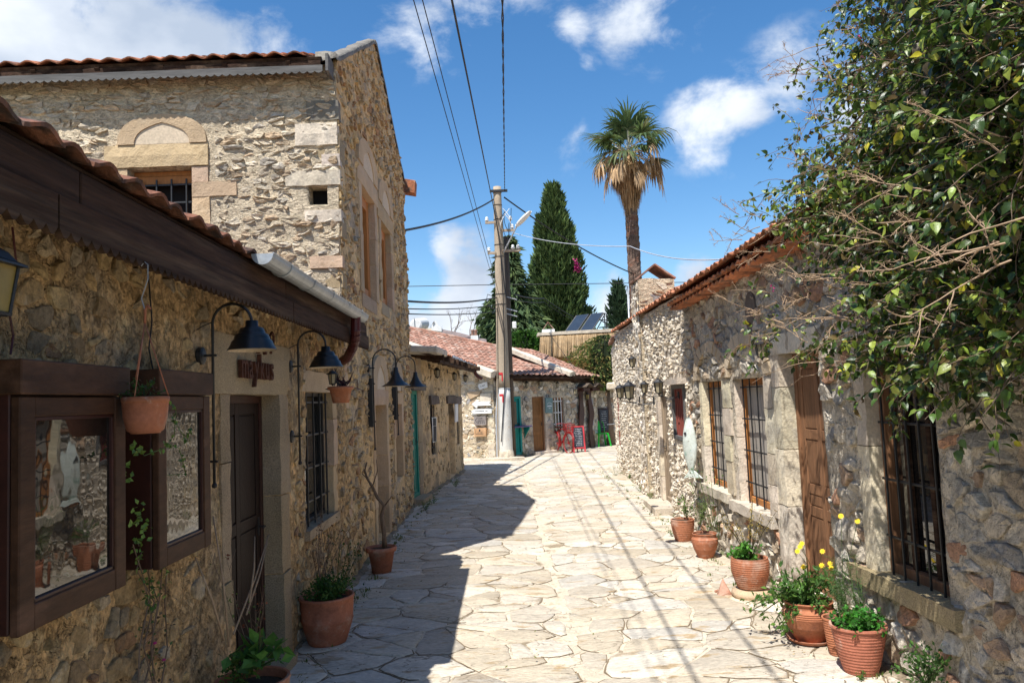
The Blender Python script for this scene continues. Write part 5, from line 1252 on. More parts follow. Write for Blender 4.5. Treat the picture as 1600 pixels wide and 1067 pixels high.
def slab(name, label, cat, F, pts_px, w, th, m, marks=None, mi=None):
    """flat board whose outline is given on the wall plane"""
    uv = [F.hit(px, py, w) for px, py in pts_px]; c = cent(uv); t = thing(name, label, cat, F.P(c[0], c[1], w))
    b = MB(); n = len(uv); b.add([F.P(u, v, w) for u, v in uv]+[F.P(u, v, w-th) for u, v in uv], [tuple(range(n)), tuple(range(2*n-1, n-1, -1))]+[(i, n+i, n+(i+1) % n, (i+1) % n) for i in range(n)])
    b.build('board', m, t)
    if marks:
        g = MB()
        for (x0, y0, x1, y1, tk) in marks:
            a = F.hit(x0, y0, w); b_ = F.hit(x1, y1, w); g.bar(F.P(*a, w+.003), F.P(*b_, w+.003), tk, .004, up=F.N)
        g.build('lettering', mi or M_ink, t)
    return t
def scrib(x0, y0, x1, n, r, dy=0, h=.5):
    out = []; xs = [x0+(x1-x0)*i/n for i in range(n+1)]
    for i in range(n):
        a = xs[i]+.1*(xs[1]-xs[0]); b = xs[i+1]-.25*(xs[1]-xs[0]); y = y0+dy*i/n; k = r.random()
        if k < .12: continue
        out.append((a, y-h*r.uniform(.2, 1), a+(b-a)*.2, y+h*.8, .012)); out.append((a, y+h*r.uniform(-.8, .8), b, y+h*r.uniform(-.8, .8), .012))
    return out
rs = random.Random(9)
slab('arrow_sign', 'small tilted white pointer board, highest of the boards on the far pale wall', 'sign', F4S, [(746.5, 603), (749, 609), (762, 605), (760.5, 596), (748, 600)], .07, .025, M_white, scrib(751, 603.5, 759, 6, rs, dy=-2.5, h=1.0))
slab('stone_plaque', 'tan pentagonal stone plate on the far pale wall left of the white square', 'plaque', F4S, [(729, 613), (734, 623.5), (749, 616.5), (750, 611), (738, 611.5)], .05, .03, M_sand)
slab('stone_plaque', 'blank whitish square panel on the far pale wall above the large white arrow', 'plaque', F4S, [(750, 615), (750, 627), (767, 626.5), (767, 614)], .04, .03, M_lime)
slab('arrow_sign', 'large blank white arrow board pointing left on the far pale wall', 'sign', F4S, [(737, 631), (744.5, 638), (746, 634), (767, 633.2), (764, 630), (767, 626.8), (746, 627), (745, 624.5)], .08, .03, M_white)
slab('arrow_sign', 'long thin white pointer board with dark lettering under the large arrow', 'sign', F4S, [(736, 642.5), (740, 646.5), (768, 645.5), (768, 638.5), (741, 639)], .08, .03, M_white, scrib(743, 642.2, 764, 12, rs, h=1.1))
slab('engraved_sign', 'grey weathered board with a carved chevron and letters on the far pale wall', 'sign', F4S, [(740.5, 651), (741.5, 664.5), (759, 664), (759, 650)], .09, .05, M_greysign,
     [(746, 652.5, 742.5, 656.5, .014), (742.5, 656.5, 746.5, 661, .014), (746, 657.5, 757, 657, .008)]+[(x, 659, x, 661.5, .03) for x in (747.5, 750.5, 753.5, 756.5)]+scrib(748, 653.5, 754, 4, rs, h=1.0))
slab('engraved_sign', 'tan board with dark round emblem, lowest on the far pale wall', 'sign', F4S, [(740.5, 669), (741.5, 682), (759, 681.5), (759, 668)], .09, .05, M_tansign,
     [(743.5, 672, 743.5, 678, .01), (743.5, 678, 755, 677.5, .01), (748.5, 671.8, 750.5, 671.8, .045), (748.5, 673.2, 750.5, 673.2, .035)]+scrib(746, 675.6, 754, 5, rs, h=.7))
slab('hanging_sign', 'faded teal rectangular board with a white arc and lettering on the far house', 'sign', F4, [(852.5, 621.5), (852.5, 645), (863.5, 645.5), (863.5, 621.5)], .14, .03, M_teal2,
     [(855, 631.5, 856.5, 629.5, .012), (856.5, 629.5, 858.5, 628.8, .012), (858.5, 628.8, 861, 629.8, .012), (861, 629.8, 862, 631.5, .012), (855, 634.5, 862, 634, .035), (857.3, 637.8, 860, 637.8, .02)], M_chalk)
slab('paper_notice', 'long white paper notice with red and black print taped in the slit window', 'notice', F3, [(675.2, 652), (676.5, 691.5), (682.2, 689.5), (682, 651.5)], .02, .004, M_white,
     [(676.5, 655+i*4, 681, 655+i*4, .05) for i in range(3)]+[(677, 667+i*3, 681.5, 667+i*3, .04) for i in range(8)])
slab('white_board', 'blank pale vertical board by the last slit window of the green door house', 'board', F3, [(711.5, 631), (711.8, 659.5), (716, 658.5), (716, 631)], .12, .02, M_white)
slab('chalkboard', 'dark wall chalkboard in a red brown frame above the green chairs', 'chalkboard', F5b, [(935, 638), (937, 676), (952.5, 674), (951, 637)], .07, .02, M_redwood)
CB = [o for o in COL.objects if o.parent is None and o.name == 'chalkboard'][0]
uv = [F5b.hit(px, py, .085) for px, py in ((936.5, 640), (938, 673.5), (951, 671.8), (949.8, 639.2))]
m = MB(); m.add([F5b.P(u, v, .085) for u, v in uv]+[F5b.P(u, v, .07) for u, v in uv], [(0, 1, 2, 3), (7, 6, 5, 4)]+[(i, 4+i, 4+(i+1) % 4, (i+1) % 4) for i in range(4)]); m.build('writing_surface', M_board, CB)
m = MB()
for (x0, y0, x1, y1, tk) in sum([scrib(939+rs.uniform(0, 2), 643+i*3.4, 946+rs.uniform(0, 3), 6, rs, h=.5) for i in range(8)], []):
    m.bar(F5b.P(*F5b.hit(x0, y0, .085), .088), F5b.P(*F5b.hit(x1, y1, .085), .088), tk, .004, up=F5b.N)
m.build('chalk_writing', M_chalk, CB)
# ------------------------------------------------------------------ pavement blackboard
P0 = atZ(896, 707.5); P1 = atZ(915.5, 706.5)
AB = thing('pavement_blackboard', 'red framed A-board blackboard covered in chalk writing beside the red bicycle', 'A-board', (P0+P1)/2)
FA = Frame((P0.x, P0.y), (P1.x, P1.y), (0, -1)); w_ = FA.L; ht = .80
def lean(u, v, w=0): return FA.P(u, v, w)-FA.N*(v*.17)
m = MB()
for u in (.02, w_-.02): m.bar(lean(u, 0), lean(u, ht), .045, .025, up=FA.N)
m.bar(lean(.02, ht-.02), lean(w_-.02, ht-.02), .04, .024, up=FA.N); m.bar(lean(.02, .14), lean(w_-.02, .14), .04, .024, up=FA.N); m.build('frame', M_pink, AB)
m = MB(); m.add([lean(.04, .16, .004), lean(w_-.04, .16, .004), lean(w_-.04, ht-.04, .004), lean(.04, ht-.04, .004)]+[lean(.04, .16, -.01), lean(w_-.04, .16, -.01), lean(w_-.04, ht-.04, -.01), lean(.04, ht-.04, -.01)], [(0, 1, 2, 3), (7, 6, 5, 4), (0, 4, 5, 1), (1, 5, 6, 2), (2, 6, 7, 3), (3, 7, 4, 0)])
m.build('board', M_board, AB)
m = MB(); r_ = random.Random(5)
for i in range(10):
    v = ht-.10-i*.052; u = .08+r_.uniform(0, .05)
    while u < w_-.10:
        l = r_.uniform(.012, .035); a = lean(u, v+r_.uniform(-.006, .006), .008); b = lean(u+l, v+r_.uniform(-.006, .006), .008); m.bar(a, b, .010, .002, up=FA.N); m.bar(a, a+V((0, 0, .014)), .007, .002, up=FA.N)
        u += l+r_.choice((.006, .006, .022))
m.build('chalk_writing', M_chalk, AB)
m = MB(); m.bar(FA.P(w_*.5, 0, -.34), lean(w_*.5, ht-.05, -.02), .03, .03); m.bar(FA.P(.05, 0, -.36), lean(.05, ht-.05, -.03), .03); m.bar(FA.P(w_-.05, 0, -.36), lean(w_-.05, ht-.05, -.03), .03); m.build('back_legs', M_brownp, AB)

# ------------------------------------------------------------------ red bicycle leaning on the far house
Pb = atZ(877, 707); BK = thing('red_bicycle', 'red painted old bicycle with a front basket leaning by the white barred window', 'bicycle', Pb)
hd = V((.42, -.9, 0)).normalized(); side = hd.cross(V((0, 0, 1)))
def bp(a, z, s=0): return Pb+hd*a+V((0, 0, z))+side*s+side*(-.06*z)
def wheel(a, r, nm):
    t = MB(); c = bp(a, r); q = (hd, V((0, 0, 1))-side*.06)
    t.tube([c+q[0]*(r*cos(k))+q[1]*(r*sin(k)) for k in [2*pi*i/28 for i in range(29)]], .019, 6, cap=False); w = t.build(nm, M_bike, BK, smooth=True)
    sp = MB()
    for i in range(14): k = 2*pi*i/14; sp.tube([c, c+q[0]*(r*cos(k))+q[1]*(r*sin(k))], .003, 4)
    sp.tube([c-side*.04, c+side*.04], .02, 8); sp.build('spokes', M_bike, w)
wheel(-.42, .30, 'wheel'); wheel(.46, .30, 'wheel')
m = MB(); A_ = bp(-.42, .30); BB = bp(0, .28); ST = bp(-.16, .70); HT = bp(.28, .72); HB = bp(.32, .56); FW = bp(.46, .30)
for a, b, r_ in ((BB, ST, .018), (BB, HB, .02), (ST, HT, .018), (A_, BB, .012), (A_, ST, .012), (HB, FW, .014), (HT, HB, .02)): m.tube([a, b], r_, 8)
m.tube([HT, bp(.27, .86)], .013, 6); m.build('frame', M_bike, BK, smooth=True)
m = MB(); m.tube([bp(.16, .88, .27), bp(.24, .90, .2), bp(.28, .88, 0), bp(.24, .90, -.2), bp(.16, .88, -.27)], .012, 6); m.build('handlebar', M_bike, BK, smooth=True)
m = MB(); m.cbox(bp(-.18, .78), hd*.13, side*.07, V((0, 0, .03)), .02); m.tube([ST, bp(-.18, .76)], .013, 6); m.build('saddle', M_brownp, BK)
m = MB()
for a in (-.42, .46): m.tube([bp(a+.345*cos(k), .30+.345*sin(k)) for k in [pi*(.1+.9*i/12) for i in range(13)]], .022, 5)
m.build('mudguards', M_bike, BK, smooth=True)
m = MB()
for z in (.62, .70, .78, .86):
    s_ = .10+.12*(z-.62); m.tube([bp(.46+s_*cos(k)*1.2, z, s_*sin(k)*1.4) for k in [2*pi*i/12 for i in range(13)]], .006, 4, cap=False)
for i in range(16): k = 2*pi*i/16; m.tube([bp(.46+.10*cos(k)*1.2, .62, .10*sin(k)*1.4), bp(.46+.129*cos(k)*1.2, .86, .129*sin(k)*1.4)], .005, 4)
m.build('basket', M_bike, BK)
m = MB(); m.bar(bp(-.62, .63), bp(-.25, .63), .12, .015); m.build('rear_rack', M_bike, BK)
m = MB(); m.tube([bp(-.1, .28, .09), bp(.06, .20, .09)], .01, 5); m.lathe([(0, -.005), (.09, -.005), (.09, .005), (0, .005)], 16, bp(0, .28, .04), Matrix((hd, V((0, 0, 1)), side)).transposed()); m.build('crank', M_bike, BK)

# ------------------------------------------------------------------ green cafe chairs and table
def chair(P, rot, label):
    t = thing('cafe_chair', label, 'chair', P, rot, group='bright green metal cafe chairs')
    def b(name, mb): return mb.build(name, M_chair, t, local=True)
    m = MB(); m.box(-.18, .18, -.18, .18, .425, .45, c=.012); b('seat', m)
    for (sx, sy) in ((-1, -1), (1, -1), (-1, 1), (1, 1)):
        m = MB(); m.bar((sx*.165, sy*.165, .43), (sx*.225, sy*.235, 0), .05, .035); b('leg', m)
    m = MB(); m.tube([(-.17, .17, .44), (-.185, .20, .62), (-.165, .235, .78), (-.09, .25, .83), (.09, .25, .83), (.165, .235, .78), (.185, .20, .62), (.17, .17, .44)], .013, 6); b('back_frame', m)
    m = MB(); m.cbox((0, .222, .64), (.05, 0, 0), (0, .006, .0), (0, .04, .19), .003); b('back_splat', m)
    for s_ in (-1, 1):
        m = MB(); m.tube([(s_*.215, -.19, .12+.0), (s_*.19, -.19, .33), (s_*.10, -.185, .41)], .01, 5); b('leg_arch', m)
    return t
pc = atZ(941, 697.5); chair(pc, radians(15), 'bright green metal cafe chair left of the small white table')
pc2 = atZ(957, 694.5); chair(pc2+V((.1, .3, 0)), radians(-160), 'bright green metal cafe chair half hidden right of the small white table')
tp_ = atZ(949, 695.5)+V((0, .1, 0)); TB = thing('cafe_table', 'small round white topped cafe table between the green chairs', 'table', tp_)
MB().lathe([(0, .70), (.30, .70), (.31, .712), (.30, .725), (0, .725)], 28, tp_).build('table_top', M_white, TB)
for k in range(4):
    a = pi/4+k*pi/2; m = MB(); m.tube([tp_+V((.2*cos(a), .2*sin(a), .70)), tp_+V((.22*cos(a), .22*sin(a), 0))], .013, 6); m.build('leg', M_iron, TB)
cp_ = tp_+V((-.12, -.05, .725)); cu = thing('white_cup', 'small white cup on the cafe table', 'cup', cp_); MB().lathe([(0, 0), (.03, 0), (.045, .05), (.042, .05), (.028, .006), (0, .006)], 14, cp_).build('bowl', M_white, cu, smooth=True)
m = MB(); m.tube([cp_+V((.042+.018*sin(a), 0, .026+.018*cos(a))) for a in [pi*k/8 for k in range(9)]], .004, 5); m.build('handle', M_white, cu)

# ------------------------------------------------------------------ utility pole, wooden pole, street light
PP = V((0.0, 22.2, 0)); PT = V((.06, 22.2, 7.93))
PO = thing('utility_pole', 'tall tapered concrete utility pole with white painted foot and red corner marks', 'utility pole', PP)
def pl(z, dx=0, dy=0): return PP+(PT-PP)*(z/7.93)+V((dx, dy, 0))
def pr_(z): return .20-.085*z/7.93
m = MB(); zs = [2.0+5.93*i/16 for i in range(17)]; m.tube([pl(z) for z in zs], [pr_(z) for z in zs], 20); m.build('shaft', M_concrete, PO, smooth=True)
m = MB(); zs = [0, .3, .7, 1.2, 1.7, 2.0]; m.tube([pl(z) for z in zs], [pr_(z)+.004 for z in zs], 20)
M_whitefoot = mat('whitewashed foot', (.60, .585, .54), var=.14, vs=4, grain=.1, bump=((20, .006),), spots=[((.50, .40, .29), 5, .60, .66, .7)])
m.build('painted_foot', M_whitefoot, PO, smooth=True)
m = MB(); rr = random.Random(3); b_ = V((-.02, 22.0, 0)); vs = []
for j in range(5):
    for k in range(14):
        a = 2*pi*k/14; q = (.30-.012*j)*(1+.10*noise.noise(V((cos(a)*2, sin(a)*2, j)))) ; vs.append(PP+V((cos(a)*q*(.86 if j else 1), sin(a)*q*(.86 if j else 1), [0, .02, .12, .2, .28][j]+(.1*noise.noise(V((a, j, 0))) if j > 2 else 0))) if j < 4 else PP+V((cos(a)*.2, sin(a)*.2, .28)))
m.add(vs, [(j*14+k, j*14+(k+1) % 14, (j+1)*14+(k+1) % 14, (j+1)*14+k) for j in range(4) for k in range(14)]); m.build('worn_collar', M_lime, PO)
def onpole(a, z, o=.004): return pl(z)+V((sin(a), -cos(a), 0))*(pr_(z)+o)
for z0 in (2.47, 1.86):
    m = MB()
    for (s0, s1, za, zb) in ((-.75, -.10, z0, z0-.06), (-.28, -.10, z0-.06, z0-.24)):
        n = 5; vs = []
        for j in (0, 1):
            for i in range(n+1): vs.append(onpole(s0+(s1-s0)*i/n, (za, zb)[j], .012))
        for j in (0, 1):
            for i in range(n+1): vs.append(onpole(s0+(s1-s0)*i/n, (za, zb)[j], .002))
        k = n+1; m.add(vs, [(i, i+1, k+i+1, k+i) for i in range(n)]+[(2*k+i, 2*k+i+1, i+1, i) for i in range(n)])
    m.build('red_mark', M_redpaint, PO)
for z in (7.75, 7.38, 6.95, 6.2, 5.85, 4.75, 4.45, 2.02):
    m = MB(); m.tube([pl(z)+V((cos(a), sin(a), 0))*(pr_(z)+.006) for a in [2*pi*k/20 for k in range(21)]], .010, 4, cap=False); m.build('strap', M_iron if z > 3 else M_zinc, PO)
m = MB()
def insul(mb, p, s=1.0): mb.lathe([(.012, -.05), (.02, 0), (.05*s, .01), (.05*s, .04), (.032, .05), (.045, .07), (.045, .1), (.02, .12), (0, .12)], 10, p)
for i, (z, x0, x1) in enumerate(((7.78, -.22, .30), (6.85, -.10, -.38), (6.6, .12, .46), (6.0, .1, .62), (5.95, -.1, -.34))):
    m = MB(); m.bar(pl(z, x0, -.12), pl(z, x1, -.12), .06, .07); m.build('crossarm', M_iron if i == 0 else M_concrete, PO)
for (z, x) in ((6.9, -.33), (6.66, .40), (6.9, .36), (6.05, .55), (6.05, .40), (6.0, -.30)):
    m = MB(); insul(m, pl(z, x, -.12), 1.1); m.build('insulator', M_white, PO, smooth=True)
rr = random.Random(6)
for i in range(9):
    m = MB(); a = pl(rr.uniform(6.2, 7.5), rr.uniform(.05, .4), -.15); b = pl(rr.uniform(5.9, 7.2), rr.uniform(-.1, .45), -.18); mid = (a+b)/2+V((rr.uniform(-.2, .3), -.05, rr.uniform(-.35, .1)))
    m.tube([a*(1-t)*(1-t)+mid*2*t*(1-t)+b*t*t for t in [k/8 for k in range(9)]], .009, 4); m.build('loose_cable', M_wire if i % 3 else M_white, PO)
m = MB(); m.tube([pl(5.9, .04, -.17), pl(4.6, .07, -.19), pl(3.2, .06, -.2), pl(2.1, .03, -.22), pl(.5, -.12, -.22)], .014, 5); m.build('down_cable', M_wire, PO)
m = MB(); m.tube([pl(4.4, -.12, -.14), pl(3.0, -.17, -.15), pl(1.9, -.19, -.16), pl(.1, -.22, -.12)], .018, 5); m.build('down_conduit', M_concrete, PO)
m = MB(); m.tube([pl(4.65, -.14, -.12), pl(4.75, -.38, -.12), pl(4.55, -.42, -.12), pl(4.35, -.3, -.12), pl(4.3, -.1, -.16)], .012, 5); m.build('loose_cable', M_wire, PO)
SLT = thing('street_light', 'grey cobra head street light on a short arm near the pole top', 'street light', pl(6.1, .15, -.1))
m = MB(); m.tube([pl(5.95, .12, -.14), pl(6.35, .36, -.3), pl(6.7, .56, -.42)], .022, 8); m.build('arm', M_zinc, SLT)
m = MB(); ax_ = V((.50, -.35, .42)).normalized(); q0 = pl(6.65, .52, -.40); vs = []; n = 10; X_ = ax_.cross(V((0, 0, 1))).normalized(); Y_ = X_.cross(ax_)
for i in range(n+1):
    t = i/n; w = .11*sin(pi*(.12+.80*t))**.6; h = .065*sin(pi*(.12+.8*t))**.6
    for k in range(12): a = 2*pi*k/12; vs.append(q0+ax_*(.62*t)+X_*cos(a)*w+Y_*sin(a)*h)
m.add(vs, [(i*12+k, i*12+(k+1) % 12, (i+1)*12+(k+1) % 12, (i+1)*12+k) for i in range(n) for k in range(12)]+[tuple(range(12)), tuple(n*12+k for k in range(11, -1, -1))]); m.build('head', M_white, SLT, smooth=True)
WP = thing('wooden_pole', 'shorter dark timber pole standing right behind the concrete utility pole', 'utility pole', (.36, 22.45, 0))
m = MB(); m.tube([(.20, 22.62, 0), (.22, 22.6, 3), (.27, 22.55, 6.5)], [.10, .085, .075], 12); m.build('shaft', M_polewood, WP, smooth=True)
m = MB(); m.cbox((.40, 22.35, 3.85), (.06, 0, 0), (0, .05, 0), (0, 0, .1), .02); m.build('junction_box', M_white, WP)
for z in (4.7, 4.35, 4.2): m = MB(); m.bar((.18, 22.36, z), (.5, 22.36, z-.1), .03, .03); m.build('bracket', M_zinc, WP)
m = MB(); 
for k in range(12):
    a = 2*pi*k/12; 
vs = [V((-.1+.62*cos(2*pi*k/16)*(1+.1*sin(3*k)), 21.95+.30*sin(2*pi*k/16), z)) for z in (-.02, .06) for k in range(16)]
m.add(vs, [(k, (k+1) % 16, 16+(k+1) % 16, 16+k) for k in range(16)]+[tuple(range(16, 32))]); m.build('foot_slab', M_lime, PO)

# ------------------------------------------------------------------ cables
def cable(label, pts, r, m=M_wire, sag=.0, n=24, name='overhead_cable', group=None, twist=False):
    P_ = [V(p) for p in pts]; mb = MB(); out = []
    for i in range(len(P_)-1):
        for k in range(n+(1 if i == len(P_)-2 else 0)):
            t = k/n; q = P_[i]*(1-t)+P_[i+1]*t; q.z -= sag*4*t*(1-t); out.append(q)
    if twist:
        for ph in (0, pi): mb.tube([q+V((cos(j*1.3+ph), 0, sin(j*1.3+ph)))*r*.9 for j, q in enumerate(out)], r*.75, 5)
    else: mb.tube(out, r, 5)
    return tag(mb.build(name, m), label, 'cable', group)
def overhead(px, a, r, lab, y=7.0, **k):
    p = atY(px, 0, y); d = (p-a); e = p+d.normalized()*9.0; cable(lab, [a, p, e], r, **k)
overhead(646, pl(4.7, -.1, -.15), .0055, 'leftmost of two thin parallel cables rising overhead from the middle of the pole')
overhead(660, pl(4.6, -.02, -.18), .0055, 'right one of two thin parallel cables rising overhead from the middle of the pole')
overhead(706, pl(7.3, -.12, -.12), .012, 'thick black cable from the pole top passing overhead, left of the twisted one')
overhead(785, pl(7.8, .22, -.12), .009, 'twisted black cable going straight overhead from the pole top', twist=True, n=60)
cable('thick cable continuing from the pole top down to its middle', [pl(7.3, -.12, -.14), pl(6.4, .0, -.2), pl(5.2, .1, -.2), pl(4.6, .16, -.15)], .016, n=4)
cable('black cable from the tall house corner up to the pole top', [atY(626, 361, 12.93), pl(7.55, -.12, -.05)], .022, sag=.12)
cable('thick black cable running down from the pole top to the palm and chimney', [pl(7.6, .2, -.05), atY(990, 428, 27.8)], .022, sag=.18)
cable('pale grey cable from the street light to the right house roof', [pl(6.55, .35, -.1), atY(985, 385, 16), atY(1112, 405, 10.6)+V((.3, 0, 0))], .010, m=M_palewire, sag=.12)
cable('thin level cable crossing the sky behind the pole at mid height', [atY(300, 452, 32), atY(770, 445, 32), atY(1300, 437, 32)], .016, sag=.02)
cable('black cable from the left house to the middle of the pole, upper', [atY(627, 470, 12.93), pl(4.65, -.12, -.1)], .020, sag=.08)
cable('thin cable from the left house to the middle of the pole, second', [atY(627, 482, 12.93), pl(4.45, -.12, -.1)], .011, sag=.06)
cable('thin cable from the left house to the middle of the pole, lowest', [atY(627, 490, 12.93), pl(4.25, -.1, -.1)], .011, sag=.05)
cable('black cable from the timber pole to the cypress, upper', [V((.45, 22.4, 4.75)), atY(850, 466, 30), atY(905, 500, 34)], .020, sag=.05)
cable('thin black cable from the timber pole to the cypress, lower', [V((.45, 22.4, 4.6)), atY(850, 472, 30), atY(900, 502, 34)], .012, sag=.05)
cable('thin cable slanting down over the reed roof to the orange roof', [atY(858, 520, 27.5), atY(905, 585, 25.2)], .008, sag=.03)
cable('brown cable pinned to the shop wall below the eave, far left', [(-1.51, 2.38, 2.3), (-1.505, 2.40, 2.15), (-1.51, 2.36, 2.06), (-1.505, 2.38, 1.96), (-1.50, 2.36, 1.90)], .0035, m=M_redmetal, n=3, name='wall_cable')
cable('dark cable hanging on the shop wall behind the hanging pot', [(-1.51, 3.30, 2.3), (-1.50, 3.31, 2.1), (-1.505, 3.29, 1.98), (-1.50, 3.32, 1.88)], .0035, n=3, name='wall_cable')

# ------------------------------------------------------------------ things far behind
cy = thing('water_tank', 'white cylindrical hot water tank lying on a far roof left of the conifer', 'water tank', atY(653, 525, 30))
c0 = atY(650, 507, 29.6); c1 = atY(662, 506, 31); m = MB(); a_ = (c1-c0).normalized(); m.tube([c0-a_*.03, c0, c1, c1+a_*.03], [.17, .23, .23, .17], 24); m.build('tank', M_white, cy, smooth=False)
m = MB(); m.tube([c0-a_*.02+V((-.05, 0, -.3)), c0-a_*.06+V((-.05, 0, .25))], .02, 6); m.bar(c0+V((0, 0, -.5)), c0+V((0, 0, -.2)), .05); m.bar(c1+V((0, 0, -.5)), c1+V((0, 0, -.2)), .05); m.build('stand', M_zinc, cy)
FH = thing('far_parapet_house', 'distant pinkish parapet wall and small white gable beyond the orange roof', 'house', atY(690, 560, 33))
def fwall(pts, y, th, m, nm, par):
    P_ = [atY(px, py, y) for px, py in pts]; mb = MB(); n = len(P_); mb.add(P_+[p+V((0, th, 0)) for p in P_], [tuple(range(n)), tuple(range(2*n-1, n-1, -1))]+[(i, n+i, n+(i+1) % n, (i+1) % n) for i in range(n)]); return mb.build(nm, m, par)
M_pinkwall = mat('pinkish old render', (.36, .29, .28), var=.2, bump=((6, .03),))
fwall([(683, 560), (683, 513), (715, 519), (741, 526), (760, 530), (760, 570)], 33, .4, M_pinkwall, 'parapet', FH)
fwall([(630, 560), (630, 517), (664, 513), (684, 512), (684, 560)], 32.5, .4, M_lime, 'wall', FH)
fwall([(674, 516), (675.5, 506), (679.5, 500.5), (685, 508), (690, 512), (690, 518)], 32.2, .5, M_white, 'gable', FH)
fwall([(675.3, 505.8), (678.6, 501.5), (678.6, 503.2), (676, 506.6)], 32.15, .03, M_black, 'vent', FH)
ct = thing('pot_chimney', 'white block chimney with two terracotta pots left of the utility pole', 'chimney', atY(740, 540, 30)); fwall([(735.5, 545), (735.5, 524), (747, 524), (747, 545)], 30, .45, M_white, 'stack', ct)
for px in (738.5, 743.5): p = atY(px, 524, 30.2); m = MB(); m.lathe([(.075, -.02), (.06, .08), (.06, .16), (.075, .22), (.06, .22), (.05, 0)], 12, p); m.build('chimney_pot', M_tilefar, ct, smooth=True)
m = MB(); q = atY(643, 514, 31.5); m.bar(q+V((-.22, 0, -.12)), q+V((.0, 0, .12)), .4, .03); m.bar(q+V((.22, 0, -.12)), q+V((.0, 0, .12)), .4, .03); tag(m.build('ridge_cap_tiles', M_tilefar), 'two orange tiles leaning together on the far roof beside the water tank', 'roof tiles')
# reed covered house with solar collectors
RH = thing('reed_roof_house', 'far house with a reed thatched front strip below a thin white slab', 'house', atY(905, 620, 28.5))
pts = [atY(px, py, y) for px, py, y in ((844, 525, 29.5), (985, 517, 29.5), (985, 563, 27.9), (842, 557, 27.9))]
m = MB(); n = 60; rr = random.Random(8); vs = []; fs = []
for i in range(n*5+1):
    t = i/(n*5); a = pts[0]*(1-t)+pts[1]*t; b = pts[3]*(1-t)+pts[2]*t; b = b+V((0, 0, rr.uniform(-.06, .05))); o = V((0, -rr.uniform(0, .05), rr.uniform(0, .03)))
    vs += [a+o, (a+b)/2+o*1.3, b+o, b+V((0, .15, 0))]
for i in range(n*5):
    for k in range(3): fs.append((i*4+k, i*4+4+k, i*4+5+k, i*4+k+1))
m.add(vs, fs); m.build('reed_thatch', M_reed, RH)
q0, q1 = pts[0], pts[1]; m = MB(); m.bar(q0+V((-.1, .3, .06)), q1+V((.2, .3, .06)), .9, .12); m.build('roof_slab', M_lime, RH)
fwall([(842, 640), (842, 548), (970, 548), (970, 640)], 28.8, .3, M_farm, 'wall', RH)
wc_ = thing('small_white_chimney', 'small white chimney with a tiled hood right of the conifer, above the reed roof', 'chimney', atY(857, 524, 29.8)); p = atY(857, 520, 29.8)
MB().box(p.x-.24, p.x+.24, 29.7, 30.1, p.z-.3, p.z+.13).build('stack', M_white, wc_)
for s_ in (-1, 1): m = MB(); m.bar(p+V((0, .1, .42)), p+V((s_*.2, .1, .15)), .35, .03); m.build('hood_tile', M_tilefar, wc_)
SO = thing('solar_collector', 'pair of dark tilted solar water panels on the roof in front of the cypress', 'solar panel', atY(910, 522, 30))
for (pa_, pb_) in (((882, 521), (901, 494)), ((905, 520), (924, 491.5))):
    a = atY(*pa_, 29.9); b = atY(*pb_, 31.0); wv = V((.48, 0, .04)); m = MB(); m.cbox((a+b)/2+wv/2, (b-a)/2, wv/2, V((0, -.02, .03)), .004); m.build('panel', M_solar, SO)
    f = MB(); f.bar(a, a+wv, .05, .06); f.bar(b, b+wv, .05, .06); f.bar(a, b, .05, .06); f.bar(a+wv, b+wv, .05, .06); f.build('frame', M_greywood, SO)
m = MB()
for (x0, y0, x1, y1) in ((946, 520, 944, 489), (946, 489, 930, 520), (930, 500, 950, 500), (948, 521, 948, 490), (936, 512, 952, 510), (926, 492, 946, 505)): m.tube([atY(x0, y0, 31), atY(x1, y1, 31)], .022, 5)
m.build('stand', M_iron, SO)
# ------------------------------------------------------------------ pots and plants
G1, G2, G3, G4 = (.055, .13, .022), (.10, .19, .030), (.035, .085, .018), (.20, .26, .035)
def pick(r, pal, lo=.7, hi=1.25): c = r.choice(pal); k = r.uniform(lo, hi); return tuple(x*k for x in c)
def rvec(r, up=0.0):
    while True:
        v = V((r.uniform(-1, 1), r.uniform(-1, 1), r.uniform(-1, 1)))
        if .05 < v.length < 1: v.normalize(); v.z += up; return v.normalized()
def bush(c, rad, n, size, r, pal=(G1, G2, G3), up=.35, flat=.7, w=.6, stems=8, lm=None, par=None, smat=None, name='foliage', base=None):
    """stems fanning out of one point, leaves along them"""
    L, S = MB(), MB(); c = V(c); base = V(base) if base else c-V((0, 0, rad*.5))
    for i in range(stems):
        d = rvec(r, up+.25); e = c+V((d.x*rad, d.y*rad, d.z*rad*flat)); mid = (base+e)/2+V((0, 0, rad*.15))
        pts = [base*(1-t)**2+mid*2*t*(1-t)+e*t*t for t in [k/6 for k in range(7)]]; S.tint = (.07, .10, .03); S.tube(pts, [size*.05+.0012*(1-k/6) for k in range(7)], 4)
        for k in range(n//stems):
            t = r.uniform(.25, 1.05); p = base*(1-t)**2+mid*2*t*(1-t)+e*t*t+rvec(r)*rad*.16; L.tint = pick(r, pal)
            L.leaf(p, (rvec(r, .1)+d*.4).normalized(), rvec(r, 1.0), size*r.uniform(.6, 1.2), size*w*r.uniform(.7, 1.1))
    S.build('stems', smat or M_leafm, par); return L.build(name, lm or M_leafm, par)
